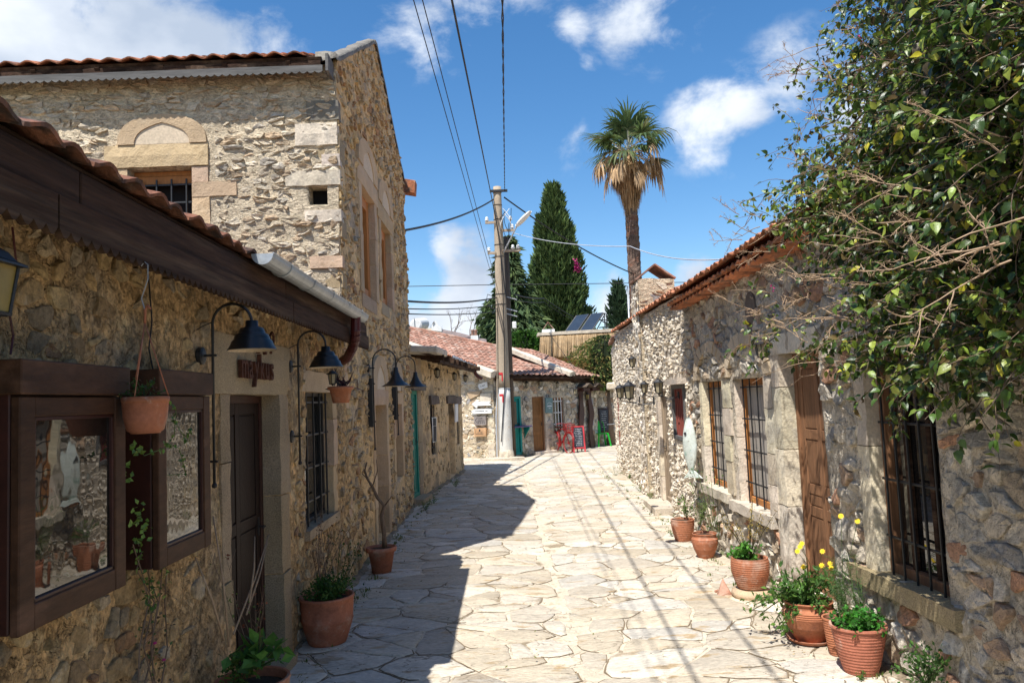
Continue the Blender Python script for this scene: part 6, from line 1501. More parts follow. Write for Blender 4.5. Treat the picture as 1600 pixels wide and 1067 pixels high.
PROF = {
 'bowl': lambda R, H: [(R*.66, 0), (R*.74, H*.1), (R*.90, H*.38), (R*.955, H*.50), (R*.975, H*.52), (R*.955, H*.55), (R*.98, H*.8), (R*.985, H*.93), (R*1.02, H*.95), (R*1.02, H), (R*.95, H)],
 'flower': lambda R, H: [(R*.62, 0), (R*.84, H*.82), (R*.97, H*.83), (R, H*.90), (R*1.0, H*.99), (R*.93, H)],
 'cup': lambda R, H: [(R*.55, 0)]+[(R*(.58+.40*sin(pi/2*(.15+.85*t)))+(.0018 if i % 2 else 0), H*t*.96) for i, t in enumerate([k/22 for k in range(23)])]+[(R*1.02, H*.97), (R*1.0, H), (R*.93, H)],
 'belly': lambda R, H: [(R*.55, 0), (R*.66, H*.12), (R*.88, H*.38), (R*1.0, H*.62)]+[(R*(.99-.0*i)+(.004 if i % 2 else 0), H*(.64+.025*i)) for i in range(6)]+[(R*.90, H*.84), (R*.86, H*.90), (R*.94, H*.95), (R*.96, H*.98), (R*.92, H)],
 'ridged': lambda R, H: [(R*.56, 0)]+[(R*(.58+.45*sin(pi*(.10+.52*t)))+(.002 if i % 2 else -.0006), H*(.03+.90*t)) for i, t in enumerate([k/26 for k in range(27)])]+[(R*.98, H*.965), (R*.98, H), (R*.90, H)],
 'tall': lambda R, H: [(R*.52, 0)]+[(R*(.56+.42*(t**.75))+(.002 if i % 2 else -.0006), H*(.02+.90*t)) for i, t in enumerate([k/28 for k in range(29)])]+[(R*1.0, H*.94), (R*1.04, H*.96), (R*1.03, H), (R*.95, H)],
}
def pot(P, R, H, style, label, name='potted_plant', cat='potted plant', group=None, saucer=False, soil=.88):
    t = thing(name, label, cat, P, group=group); P = V(P)
    pr = PROF[style](R, H); ins = [(pr[-1][0]-.004, H*.985), (pr[-1][0]*.96, H*.80), (0, H*.80)]
    m = MB(); k = rnd.uniform(.88, 1.1); m.tint = (k, k*rnd.uniform(.95, 1.1), k*rnd.uniform(.95, 1.15)); m.lathe([(0, 0)]+pr+ins, 56, P, jit=.03); m.build('pot', M_pot, t, smooth=style in ('bowl', 'flower'))
    s = MB(); s.lathe([(pr[-1][0]*.97, 0), (pr[-1][0]*.6, .012), (0, .016)], 20, P+V((0, 0, H*soil)), jit=.05); s.build('soil', M_soil, t, smooth=True)
    if saucer: s = MB(); s.lathe([(0, .0), (R*.78, 0), (R*.92, .022), (R*.93, .03), (R*.89, .028), (R*.76, .010), (0, .01)], 36, P+V((0, 0, -.004))); s.build('saucer', M_pot, t, smooth=True)
    return t
def twigs(par, base, n, L_, r, m=M_twig, spread=.5, leafpal=None, lsize=.02, up=1.0, rad=.004, name='twigs', nl=8, bend=.12):
    T, F = MB(), MB(); base = V(base)
    for i in range(n):
        d = rvec(r, up); d = (d*spread+V((0, 0, up))).normalized(); p = base+V((r.uniform(-.03, .03), r.uniform(-.03, .03), 0)); pts = [p]; l = L_*r.uniform(.5, 1.1)
        for k in range(8): d = (d+rvec(r)*bend).normalized(); p = p+d*l/8; pts.append(p)
        T.tube(pts, [rad*(1-.8*k/8) for k in range(9)], 5)
        for q in range(3):
            k = r.randrange(3, 8); e = pts[k]+(d+rvec(r)*.8).normalized()*l*.2; T.tube([pts[k], e], [rad*.4, rad*.2], 4)
        if leafpal:
            for q in range(nl): k = r.randrange(2, 9); F.tint = pick(r, leafpal); F.leaf(pts[k]+rvec(r)*.012, rvec(r, .2), rvec(r, 1), lsize*r.uniform(.6, 1.2), lsize*.55)
    T.build(name, m, par)
    if F.v: F.build('leaves', M_leafm, par)
r = random.Random(21)
# left side pots
p1 = V((-1.29, 3.9, 0)); t = pot(p1, .178, .39, 'cup', 'terracotta pot with a leafy green plant and bare canes at the bottom left corner')
bush(p1+V((-.05, -.03, .43)), .13, 260, .03, r, par=t, stems=12); bush(p1+V((.03, -.02, .50)), .13, 60, .085, r, pal=((.045, .13, .025), (.07, .17, .03)), par=t, stems=8, w=.8, name='large_foliage')
c_ = MB()
for (a, b) in (((390, 940), (398, 838)), ((385, 960), (418, 845)), ((350, 1000), (305, 870)), ((358, 1010), (333, 806)), ((365, 990), (420, 835))):
    A = atX(a[0], a[1], -1.33); B = atX(b[0], b[1], -1.42); c_.tube([A, (A+B)/2+V((.01, 0, 0)), B], [.005, .0045, .003], 6)
c_.build('canes', M_twig, t, smooth=True); twigs(t, p1+V((0, .05, .45)), 7, .5, r, m=M_bark, leafpal=((.16, .06, .03), (.08, .14, .03)), lsize=.022, rad=.003, spread=.8)
p2 = V((-1.34, 5.70, 0)); t = pot(p2, .192, .345, 'bowl', 'weathered terracotta pot of low green herbs with thin dry stems beside the shop door')
bush(p2+V((.02, -.02, .375)), .185, 1300, .032, r, pal=(G1, G3, (.05, .11, .02)), par=t, stems=26, flat=.45); twigs(t, p2+V((-.02, .02, .36)), 5, .62, r, m=M_bark, leafpal=((.14, .06, .03), (.10, .07, .04)), lsize=.02, rad=.0035, spread=.35)
p3 = V((-1.31, 7.98, 0)); t = pot(p3, .155, .26, 'flower', 'terracotta pot holding a twisted bare vine trunk against the tall house')
m = MB(); V3 = [atY(px, py, 7.98) for px, py in ((601, 855), (600, 830), (596, 805), (601, 790), (590, 778), (582, 760), (574, 748), (570, 735), (573, 722))]
rr = random.Random(2)
for s_ in range(4):
    m.tube([q+V((.012*cos(i*1.2+s_*1.6), .012*sin(i*1.2+s_*1.6), 0))*(1-i/12) for i, q in enumerate(V3)], [.016*(1-i/11) for i in range(9)], 7)
m.tube([V3[5], atY(590, 735, 7.98), atY(588, 718, 7.9)], [.007, .005, .003], 5); m.tube([V3[6], atY(566, 740, 7.98), atY(568, 730, 7.9)], [.006, .004, .002], 5); m.tube([V3[3], atY(612, 775, 7.9)], [.009, .004], 5)
m.build('trunk', M_bark, t, smooth=True)
m = MB(); 
# hanging pots
h1 = V((-1.295, 2.80, 1.632)); t = pot(h1, .081, .132, 'flower', 'round terracotta pot hanging on orange cords between the two display cases', name='hanging_pot')
m = MB(); m.lathe([(.045, 0), (.062, .012), (.074, .06), (.079, .128), (.082, .13)], 32, h1); m.build('pot_body', M_pot, t, smooth=True)
hk = h1+V((0, 0, .40)); m = MB()
for k in range(3): a = 2*pi*k/3+.5; m.tube([h1+V((.078*cos(a), .078*sin(a), .128)), hk], .0022, 5)
m.tube([hk, hk+V((0, .003, .05)), hk+V((.012, 0, .065)), hk+V((.02, 0, .05))], .005, 6); m.build('cords', M_pot, t, smooth=True)
m = MB(); m.tube([hk+V((0, 0, .05)), hk+V((-.012, 0, .09)), hk+V((.012, 0, .16)), hk+V((.012, 0, .215)), hk+V((0, 0, .225)), hk+V((-.012, 0, .21))], .0022, 5); m.build('wire_hook', M_zinc, t)
bush(h1+V((-.01, 0, .155)), .072, 200, .017, r, pal=(G3, G1, (.11, .05, .03)), par=t, stems=14, flat=.5)
T_ = MB(); T_.tint = (.10, .15, .04); F_ = MB(); rr = random.Random(31)
for i, pts in enumerate(([(262, 622), (275, 640), (272, 680), (258, 700), (240, 706), (225, 712)], [(268, 650), (292, 690), (298, 668)], [(255, 690), (280, 700), (290, 740), (262, 742)])):
    P_ = [atX(px, py, -1.29) for px, py in pts]; T_.tube(P_, .0016, 4)
    for q in range(26): k = rr.randrange(len(P_)-1); p = P_[k].lerp(P_[k+1], rr.random()); F_.tint = pick(rr, ((.14, .24, .04), (.07, .14, .03))); F_.leaf(p, rvec(rr, -.2), rvec(rr, 1), rr.uniform(.012, .022), .013)
T_.build('trailing_stems', M_leafm, t); F_.build('trailing_leaves', M_leaf, t)
vt = thing('wall_vine', 'thin leafy vine with small pink flowers climbing between the display cases to the ground', 'vine', (-1.46, 3.0, 0)); T_ = MB(); F_ = MB(); FL_ = MB()
for i in range(6):
    x0 = 222+i*5; pts = [(x0+rr.uniform(-16, 16), y) for y in (1075, 1010, 940, 890, 850, 800, 740, 690)][:5+i % 4]; P_ = [atX(px, py, -1.44-.01*i) for px, py in pts]; T_.tube(P_, [.0035*(1-k/10) for k in range(len(P_))], 5)
    for q in range(46):
        k = rr.randrange(len(P_)-1); p = P_[k].lerp(P_[k+1], rr.random()); lo = p.z < .9
        e = p+rvec(rr)*rr.uniform(.01, .07 if lo else .02)
        if lo and q % 3 == 0: T_.tube([p, e], .0012, 4)
        F_.tint = pick(rr, ((.05, .10, .02), (.08, .12, .03), (.12, .08, .04)) if lo else ((.13, .22, .04), (.07, .15, .03)))
        F_.leaf(e, rvec(rr, .1), rvec(rr, 1), rr.uniform(.012, .02) if lo else rr.uniform(.016, .028), .014)
for (px, py) in ((184, 744), (190, 737), (197, 733), (201, 745), (186, 749), (196, 752), (212, 705), (222, 704), (217, 711), (206, 700), (215, 790), (210, 800), (222, 795), (226, 810), (214, 815), (220, 830), (206, 820), (228, 822), (216, 845), (238, 820), (232, 845)):
    for q in range(3): F_.tint = pick(rr, ((.17, .26, .04), (.10, .19, .03))); F_.leaf(atX(px+rr.uniform(-5, 5), py+rr.uniform(-5, 5), -1.42), rvec(rr, .2), V((1, -.6, .5)), .026, .018)
for (px, py) in ((242, 1005), (256, 1031), (246, 860)): p = atX(px, py, -1.40); FL_.lathe([(0, -.004), (.008, 0), (.006, .006), (0, .008)], 7, p)
T_.build('stems', M_bark, vt); F_.build('leaves', M_leaf, vt); FL_.build('flowers', M_magenta, vt)
h2 = V((-1.235, 5.86, 1.725)); t = pot(h2, .098, .125, 'flower', 'small brown pot of dark red pointed leaves hanging beneath the second bell lamp', name='hanging_pot')
m = MB(); rr = random.Random(5)
for i in range(26):
    m.tint = pick(rr, ((.055, .018, .03), (.09, .03, .035), (.03, .02, .018))); m.leaf(h2+V((rr.uniform(-.05, .05), rr.uniform(-.05, .05), .115)), rvec(rr, .7), rvec(rr, .3), rr.uniform(.09, .17), .022)
m.build('leaves', M_leaf, t)
m = MB(); m.tube([h2+V((-.02, 0, .12)), h2+V((-.03, -.1, .32))], .002, 4); m.tube([h2+V((.02, 0, .12)), h2+V((-.03, -.1, .32))], .002, 4); m.build('cords', M_wire, t)
# right side pots
XX = lambda px, py: atZ(px, py)
p4 = V((2.00, 8.95, 0)); t = pot(p4, .135, .245, 'cup', 'plain orange terracotta pot, furthest of the pots along the right wall'); bush(p4+V((.05, 0, .33)), .15, 90, .035, r, pal=(G1, (.12, .16, .05), G2), par=t, stems=9, up=.8, flat=1.2)
p5 = V((2.00, 7.98, 0)); t = pot(p5, .130, .255, 'belly', 'pale dusty terracotta pot with a grooved neck, second furthest on the right'); bush(p5+V((-.02, .05, .40)), .13, 260, .02, r, pal=((.15, .20, .06), (.10, .14, .04)), par=t, stems=12, up=1.2, flat=1.3)
st_ = V((1.97, 6.42, 0)); m = MB(); m.lathe([(0, 0), (.15, 0), (.165, .03), (.155, .062), (.10, .072), (0, .072)], 20, st_, jit=.12); m.tint = (1, 1, 1); tag(m.build('base_stone', M_sand, smooth=True), 'flat mossy round stone under the third ridged pot', 'stone')
p6 = st_+V((0, 0, .074)); t = pot(p6, .148, .25, 'ridged', 'round finely ridged terracotta pot standing on a flat stone, with dry yellow flowers')
bush(p6+V((-.03, 0, .28)), .14, 330, .038, r, pal=((.05, .17, .02), (.08, .22, .03)), par=t, stems=16, flat=.5, w=.75)
m = MB(); S_ = MB(); S_.tint = (.09, .14, .04); rr = random.Random(14)
for i in range(13):
    d = V((rr.uniform(-.8, .8), rr.uniform(-.3, .3), 1)).normalized(); L_ = rr.uniform(.3, .5); a = p6+V((0, 0, .22)); e = a+d*L_+V((.02, 0, 0)); S_.tube([a, (a+e)/2+V((0, 0, .03)), e], [.003, .0025, .0015], 4)
    for q in range(26): f = a.lerp(e, rr.uniform(.55, 1.05))+rvec(rr)*.02; m.tint = pick(rr, ((.30, .22, .04), (.22, .15, .03), (.38, .28, .05))); m.leaf(f, rvec(rr), rvec(rr), .014, .010)
S_.build('flower_stems', M_twig, t); m.build('dry_flowers', M_leafm, t)
p7 = V((1.99, 5.26, .012)); t = pot(p7, .168, .265, 'belly', 'big bellied terracotta pot in a saucer, overflowing with green leaves and yellow flowers', saucer=True)
bush(p7+V((-.02, 0, .33)), .23, 520, .06, r, pal=((.05, .12, .02), (.09, .18, .03), (.06, .14, .03)), par=t, stems=30, flat=.55, w=.42)
bush(p7+V((-.24, -.02, .22)), .19, 300, .06, r, pal=((.05, .12, .02), (.09, .18, .03)), par=t, stems=16, flat=.9, w=.42, up=-.2, name='trailing_foliage', base=p7+V((-.08, 0, .31)))
m = MB(); S_ = MB(); S_.tint = (.09, .14, .04); rr = random.Random(18)
for (px, py) in ((1250, 854), (1253, 849), (1246, 861), (1285, 861), (1284, 883), (1297, 880), (1255, 885), (1299, 887)):
    e = atY(px, py, 5.05+rr.uniform(-.05, .1)); a = p7+V((rr.uniform(-.02, .08), 0, .3)); S_.tube([a, (a+e)/2+V((.02, 0, .05)), e], [.002, .0018, .0014], 4)
    nrm = V((-.5, -.7, .5)).normalized(); X_ = nrm.orthogonal().normalized(); Y_ = nrm.cross(X_)
    for k in range(16):
        a_ = 2*pi*k/16; d = X_*cos(a_)+Y_*sin(a_); m.leaf(e, d+nrm*.15, nrm, .021 if k % 2 else .017, .008)
    m.lathe([(0, .006), (.005, .003), (.006, 0)], 8, e, Matrix((X_, Y_, nrm)).transposed())
S_.build('flower_stems', M_leafm, t); m.build('flowers', M_flowery, t)
p8 = V((2.05, 4.66, 0)); t = pot(p8, .158, .285, 'tall', 'large brown ridged terracotta pot nearest the viewer on the right, with clover leaves')
bush(p8+V((0, 0, .29)), .16, 900, .030, r, pal=((.03, .15, .015), (.05, .20, .02), (.04, .11, .02)), par=t, stems=40, flat=.4, w=.9)
# feathery fennel-like stems behind
F_ = MB(); S_ = MB(); S_.tint = (.09, .14, .04); rr = random.Random(23)
for i in range(13):
    a = p8+V((rr.uniform(-.1, .08), .05, .28)); e = a+V((rr.uniform(-.22, .05), rr.uniform(-.05, .12), rr.uniform(.2, .42))); S_.tube([a, a.lerp(e, .5)+V((0, 0, .04)), e], [.003, .002, .001], 4)
    for q in range(70): f = a.lerp(e, rr.uniform(.3, 1.0)); F_.tint = pick(rr, ((.07, .13, .04), (.05, .10, .03))); d = rvec(rr, .2); F_.leaf(f, d, rvec(rr), rr.uniform(.03, .055), .003)
S_.build('fennel_stems', M_leafm, t); F_.build('feathery_leaves', M_leafm, t)
m = MB(); S_ = MB(); S_.tint = (.09, .14, .04)
for (px, py) in ((1314, 806), (1340, 814)):
    e = atY(px, py, 4.6); a = p8+V((-.05, .05, .5)); S_.tube([a, a.lerp(e, .5), e], .0016, 4); nrm = V((-.5, -.7, .5)).normalized(); X_ = nrm.orthogonal().normalized(); Y_ = nrm.cross(X_)
    for k in range(16): a_ = 2*pi*k/16; m.leaf(e, X_*cos(a_)+Y_*sin(a_)+nrm*.15, nrm, .019, .007)
S_.build('flower_stems', M_leafm, t); m.build('flowers', M_flowery, t)
p9 = V((2.05, 4.97, 0)); t = pot(p9, .085, .24, 'tall', 'small narrow terracotta urn squeezed between the two big right hand pots', name='small_urn', cat='urn')
bs = V((1.76, 6.52, 0)); m = MB(); m.add([bs+V(p) for p in ((-.06, -.04, 0), (.07, -.05, 0), (.05, .06, 0), (-.04, .05, 0), (.045, -.045, .035), (.01, .02, .135), (-.045, -.03, .02))], [(3, 2, 1, 0), (0, 1, 4, 6), (1, 2, 5, 4), (2, 3, 5), (3, 0, 6, 5), (4, 5, 6)])
tag(m.build('brick_shard', M_pot), 'triangular broken orange brick lying on the paving', 'brick shard')
m = MB(); q = atZ(1120, 925); m.cbox(q+V((0, 0, .01)), V((.02, .01, 0)), V((0, .012, 0)), V((0, 0, .01))); tag(m.build('brick_chip', M_pot), 'tiny brick chip beside the triangular brick shard', 'brick shard')
# weeds along the walls and in the joints
def weed(P, s, n, label, pal=(G1, G2, (.14, .15, .05)), sz=.02):
    t = thing('weed', label, 'weed', P); bush(V(P)+V((0, 0, s*.35)), s, n, sz, r, pal=pal, par=t, stems=max(4, n//18), flat=.6, up=.9)
for (px, py, s, n, l) in ((618, 842, .07, 50, 'small green weed at the foot of the tall house corner'), (664, 797, .16, 200, 'weeds at the green door step'), (676, 787, .10, 90, 'small weeds just past the green door step'),
        (712, 760, .18, 200, 'leafy weed clump at the far end of the green door house'), (962, 743, .22, 170, 'dry yellow green grass tuft at the foot of the far right corner'), (983, 748, .12, 90, 'small weed at the base of the pebbly wall, far end'),
        (1000, 768, .14, 150, 'weed patch by the pale threshold on the right'), (1016, 780, .12, 110, 'green weed just before the plank door step'), (1052, 838, .09, 60, 'flat weed beside the plain orange pot'),
        (1230, 991, .06, 60, 'weed in front of the saucer of the big bellied pot'), (1206, 872, .05, 40, 'weed in the joint near the ridged pot'), (1345, 1062, .05, 50, 'small weed at the foot of the nearest right pot'), (757, 716, .3, 170, 'dry grass tuft under the pointer boards'), (822, 712, .16, 120, 'weed beside the turquoise shop door')):
    weed(atZ(px, py, .005), s, n, l, pal=((.20, .19, .06), (.12, .15, .04)) if 'dry' in l else (G1, G2))
t = thing('wall_herb', 'leafy dark green plant growing from the wall foot at lower right', 'plant', (2.12, 3.95, .1)); bush((2.12, 4.05, .22), .17, 420, .03, r, pal=(G3, G1), par=t, stems=22)
t = thing('wall_creeper', 'sparse green creeper on the wall under the first right window', 'vine', (2.18, 8.1, .3)); bush((2.12, 8.35, .62), .26, 170, .03, r, pal=(G1, (.12, .2, .05)), par=t, stems=16, flat=1.1, base=(2.18, 8.2, .05))
t = thing('dry_wall_vine', 'thin brown leafed vine spreading below the shop window', 'vine', (-1.5, 6.1, .3)); twigs(t, (-1.48, 6.0, .3), 9, .75, r, m=M_bark, leafpal=((.15, .07, .03), (.10, .06, .03), (.07, .10, .03)), lsize=.022, rad=.0035, spread=.9, nl=14)
t = thing('base_fern', 'dark leafy weed clump on the shop wall between door and tall house', 'plant', (-1.5, 6.7, 0)); bush((-1.44, 6.75, .3), .22, 260, .028, r, pal=(G3, (.03, .07, .02)), par=t, stems=20, flat=1.2, base=(-1.5, 6.7, .02))

# ------------------------------------------------------------------ bougainvillea over the right house
BG = thing('climbing_bougainvillea', 'huge glossy green climber with bare tan twigs spilling over the right house roof', 'climber', (2.05, 1.6, 0))
rr = random.Random(77); LV = []; TW = MB(); DRY = MB(); BR = MB()
CL = [(1570, 40, 2.5, 150, 70), (1480, 40, 2.7, 130, 70), (1400, 30, 2.9, 90, 50), (1345, 25, 3.0, 45, 12), (1590, 180, 2.3, 140, 70), (1490, 170, 2.4, 120, 75), (1400, 160, 2.5, 95, 60), (1330, 120, 2.6, 50, 14), (1285, 110, 2.6, 36, 8),
      (1310, 190, 2.4, 45, 12), (1260, 220, 2.3, 30, 5), (1300, 260, 2.2, 50, 14), (1240, 275, 2.2, 28, 5), (1205, 320, 2.15, 26, 6), (1385, 270, 2.2, 90, 60), (1480, 290, 2.15, 110, 75), (1575, 320, 2.0, 120, 75), (1440, 380, 2.05, 90, 55), (1540, 440, 1.95, 110, 70), (1350, 350, 2.1, 55, 18),
      (1440, 480, 2.0, 80, 48), (1370, 490, 2.0, 40, 9), (1480, 530, 1.95, 60, 34), (1400, 570, 1.95, 36, 17), (1350, 545, 1.95, 25, 4), (1560, 540, 1.85, 60, 26), (1528, 628, 1.9, 16, 5), (1290, 530, 1.95, 28, 5), (1225, 485, 1.95, 26, 5), (1210, 530, 1.95, 20, 4), (1262, 545, 1.95, 18, 3), (1300, 420, 2.0, 35, 3),
      (1560, 90, 3.6, 190, 60), (1440, 90, 3.6, 120, 45), (1590, 260, 3.0, 150, 50), (1480, 230, 3.0, 110, 40), (1640, 120, 2.4, 170, 60), (1650, 340, 2.0, 150, 60), (1630, 500, 1.9, 90, 30), (1255, 185, 2.5, 30, 6), (1230, 130, 2.7, 22, 3), (1590, 130, 1.9, 130, 60), (1560, 60, 2.0, 120, 50), (1500, 100, 2.1, 110, 50), (1600, 240, 1.8, 120, 60), (1520, 220, 1.9, 110, 50), (1420, 100, 2.3, 90, 40), (1500, -110, 1.9, 170, 80), (1600, -100, 1.8, 170, 80), (1400, -90, 2.2, 110, 45), (1560, -260, 1.9, 200, 80), (1700, 0, 1.8, 190, 70), (1440, -220, 2.1, 130, 50)]  # the clusters above the frame are unseen foliage, added to shade the rest
PALB = ((.036, .068, .013), (.055, .10, .016), (.028, .056, .012), (.075, .12, .018), (.045, .085, .014), (.14, .20, .03), (.22, .26, .04), (.11, .08, .03))
root = V((2.08, 1.6, 0)); hub1 = V((2.0, 2.2, 2.4)); hub2 = V((2.1, 3.0, 3.2))
BR.tube([root, V((2.05, 1.7, .9)), V((2.02, 1.9, 1.8)), hub1, hub2], [.05, .045, .04, .03, .022], 8)
def limb(a, b, r0, r1, wob):
    n = 10; pts = []; o = V((rr.uniform(0, 9), 0, 0))
    for k in range(n+1):
        t = k/n; p = a.lerp(b, t); w = noise.noise_vector(p*2.5+o)*wob*sin(pi*t); pts.append(p+w)
    BR.tube(pts, [r0+(r1-r0)*k/n for k in range(n+1)], 6); return pts
for (px, py, x, rad, nt_) in CL:
    c = atX(px, py, x); R = rad*c.y/FPX; R = min(R, .75); h = hub2 if c.z > 2.9 else hub1
    if rr.random() < .4: limb(h, c, .009, .003, .3)
    for i in range(int(nt_*(.8 if px < 1400 and py < 340 else 1.5))):
        d0 = rvec(rr); s = c+V((d0.x*R*.8, d0.y*R, d0.z*R))*rr.random()**.5
        if s.x > 2.12 and s.z < 3.0: s.x = 2.12-rr.uniform(0, .3)
        d = (rvec(rr)+V((-.5, .3, .1))+(s-c).normalized()*.7).normalized(); l = rr.uniform(.14, .34); pts = [s]; p = s
        for k in range(6): d = (d+rvec(rr)*.22+V((0, 0, -.10))).normalized(); p = p+d*l/6; pts.append(p)
        TW.tube(pts, [.0024*(1-.6*k/6) for k in range(7)], 4, cap=False)
        sp = R > .10
        for k in range(rr.randint(9, 15)):
            q = rr.randrange(6); b = pts[q].lerp(pts[q+1], rr.random())
            dd = (rvec(rr)*.9+d*.5+V((0, 0, -.35))).normalized(); sz = rr.uniform(.020, .058)
            b2 = b+dd*.012; LV.append((b2, dd, (rvec(rr, .5)+V((-.45, -.5, .5))).normalized(), sz, sz*rr.uniform(.55, .75), pick(rr, PALB, .6, 1.35) if rr.random() > .02 else (.40, .36, .03)))
def drytwig(s, d, l, depth=0):
    pts = [s]; p = s
    for k in range(7):
        d = (d+rvec(rr)*.18).normalized(); p = p+d*l/7; pts.append(p)
        if depth < 2 and rr.random() < .36: drytwig(p, (d+rvec(rr)*.9).normalized(), l*rr.uniform(.25, .45), depth+1)
        if rr.random() < .5: DRY.tube([p, p+rvec(rr)*.018], .0010, 3, cap=False)
    DRY.tube(pts, [(.0034-.0008*depth)*(1-.6*k/7) for k in range(8)], 4, cap=False)
for (px, py, x, n, spread, l) in ((1450, 150, 2.2, 6, 110, .25), (1560, 200, 1.95, 4, 100, .25), (1400, 60, 2.5, 5, 80, .25), (1420, 350, 2.0, 6, 100, .25), (1240, 400, 2.0, 7, 60, .4), (1200, 440, 2.0, 4, 50, .35), (1300, 460, 1.95, 8, 60, .4), (1190, 370, 2.05, 3, 40, .3), (1340, 400, 2.0, 7, 60, .4), (1290, 320, 2.1, 5, 50, .3), (1520, 250, 1.75, 4, 80, .4), (1590, 360, 1.6, 4, 60, .4), (1350, 200, 2.3, 6, 80, .4), (1420, 300, 1.9, 5, 90, .4), (1270, 100, 2.6, 3, 20, .5), (1240, 510, 1.95, 6, 50, .3), (1450, 400, 1.9, 8, 80, .4)):
    for i in range(n):
        s = atX(px+rr.uniform(-spread, spread), py+rr.uniform(-spread, spread), x-rr.uniform(0, .15)); drytwig(s, (V((-.7, .5, rr.uniform(-.3, .5)))+rvec(rr)*.7).normalized(), l*rr.uniform(.5, 1))
for (a, b) in (((1290, 70), (1215, 103)), ((1330, 90), (1255, 120)), ((1600, 335), (1500, 370)), ((1600, 375), (1515, 355)), ((1500, 240), (1600, 190)), ((1150, 365), (1190, 340)), ((1590, 215), (1480, 240)), ((1370, 560), (1180, 530)), ((1340, 500), (1170, 500)), ((1420, 470), (1260, 520))):
    A = atX(*a, 1.9 if a[1] > 150 else 2.5); B = atX(*b, 1.85 if b[1] > 150 else 2.5); drytwig(A, (B-A).normalized(), (B-A).length)
for (a, b, c2) in (((1490, 0), (1487, 90), (1478, 145)), ((1440, 60), (1400, 90), (1370, 120)), ((1345, 200), (1330, 290), (1320, 400)), ((1330, 270), (1345, 330), (1335, 420))):
    P_ = [atX(*q, 2.1) for q in (a, b, c2)]; DRY.tube([P_[0], P_[0].lerp(P_[1], .5)+V((.01, 0, 0)), P_[1], P_[1].lerp(P_[2], .5)+V((-.01, 0, 0)), P_[2]], [.008, .008, .007, .006, .004], 6)
BR.build('trunk', M_bark, BG, smooth=True); TW.build('fine_twigs', M_bark, BG, kind='stuff'); DRY.build('bare_twigs', M_twig, BG, kind='stuff')
LV.sort(key=lambda q: -q[3]/max(1, (q[0]-V((0, 0, 1.7))).length))
rest = MB()
def heart(mb, p, d, up, L_, W_):
    p, d = V(p), V(d).normalized(); x = d.cross(up)
    if x.length < 1e-3: x = d.orthogonal()
    x.normalize(); n = x.cross(d)
    P = [p, p+d*L_*.22+x*W_*.42+n*W_*.12, p+d*L_*.55+x*W_*.40+n*W_*.12, p+d*L_-n*L_*.18, p+d*L_*.55-x*W_*.40+n*W_*.12, p+d*L_*.22-x*W_*.42+n*W_*.12, p+d*L_*.3, p+d*L_*.62-n*L_*.03]
    mb.add(P, [(0, 1, 6), (1, 2, 7, 6), (2, 3, 7), (0, 6, 5), (6, 7, 4, 5), (7, 3, 4)])
for i, (p, d, up, l, w, c) in enumerate(LV):
    if i < 300:
        m = MB(); m.tint = c; heart(m, p, d, up, l, w); m.build('leaf', M_leaf, BG, smooth=True)
    else: rest.tint = c; heart(rest, p, d, up, l, w)
rest.build('leaves', M_leaf, BG, smooth=True, kind='stuff')
m = MB()
for (px, py) in ((1348, 88), (1332, 130), (1396, 105), (1329, 345), (1208, 452), (1345, 60), (1400, 75)):
    for q in range(6): m.leaf(atX(px+rr.uniform(-4, 4), py+rr.uniform(-4, 4), 2.3 if py < 200 else 2.0), rvec(rr), rvec(rr), .02, .016)
m.build('bracts', M_magenta, BG)

# ------------------------------------------------------------------ cypress, conifers, palm, bushes, bare trees
def tuftcloud(name, label, cat, base, prof, n, size, r, pal, droop=0.0, trunk=.2, el=1.0, inner=.5, H=None, lump=.18, mat_=None, crown='crown', up=1.0, core=True):
    """prof: list of (z, radius). foliage sprays spread through the outer half of the volume"""
    t = thing(name, label, cat, base); base = V(base); m = MB(); zs = [p[0] for p in prof]; z0, z1 = zs[0], zs[-1]
    def R(z):
        for a, b in zip(prof, prof[1:]):
            if a[0] <= z <= b[0]: return a[1]+(b[1]-a[1])*(z-a[0])/(b[0]-a[0]+1e-9)
        return 0
    k = 0
    while k < n:
        z = r.uniform(z0, z1); Rz = R(z); Rm = max(p[1] for p in prof)
        if r.random() > (Rz/Rm)**.7+.1: continue
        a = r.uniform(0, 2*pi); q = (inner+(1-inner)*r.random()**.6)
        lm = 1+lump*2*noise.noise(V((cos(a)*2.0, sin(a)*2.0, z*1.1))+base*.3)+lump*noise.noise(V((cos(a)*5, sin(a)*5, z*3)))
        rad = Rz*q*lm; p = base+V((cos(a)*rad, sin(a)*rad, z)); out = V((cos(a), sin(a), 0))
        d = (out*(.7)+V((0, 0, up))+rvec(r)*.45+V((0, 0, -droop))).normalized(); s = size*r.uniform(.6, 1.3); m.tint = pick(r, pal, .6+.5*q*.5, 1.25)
        x = d.cross(rvec(r)).normalized(); y = d.cross(x)
        m.add([p-x*s*.22, p+x*s*.22, p+d*s*el+y*s*.05, p-y*s*.2, p+y*s*.2, p+d*s*.8*el+x*s*.1], [(0, 1, 2), (3, 4, 5)]); k += 1
    m.build(crown, mat_ or M_needle, t)
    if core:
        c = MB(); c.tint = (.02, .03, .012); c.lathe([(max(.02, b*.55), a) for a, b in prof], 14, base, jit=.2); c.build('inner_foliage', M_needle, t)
    T_ = MB(); T_.tube([base, base+V((0, 0, z1*.6))], [trunk, trunk*.4], 8); T_.build('trunk', M_bark, t, smooth=True)
    return t
rr = random.Random(41); CY = ((.065, .105, .035), (.085, .13, .042), (.045, .075, .026), (.105, .15, .045))
cb = atY(880, 560, 40); cb = V((3.05, 40, 0))
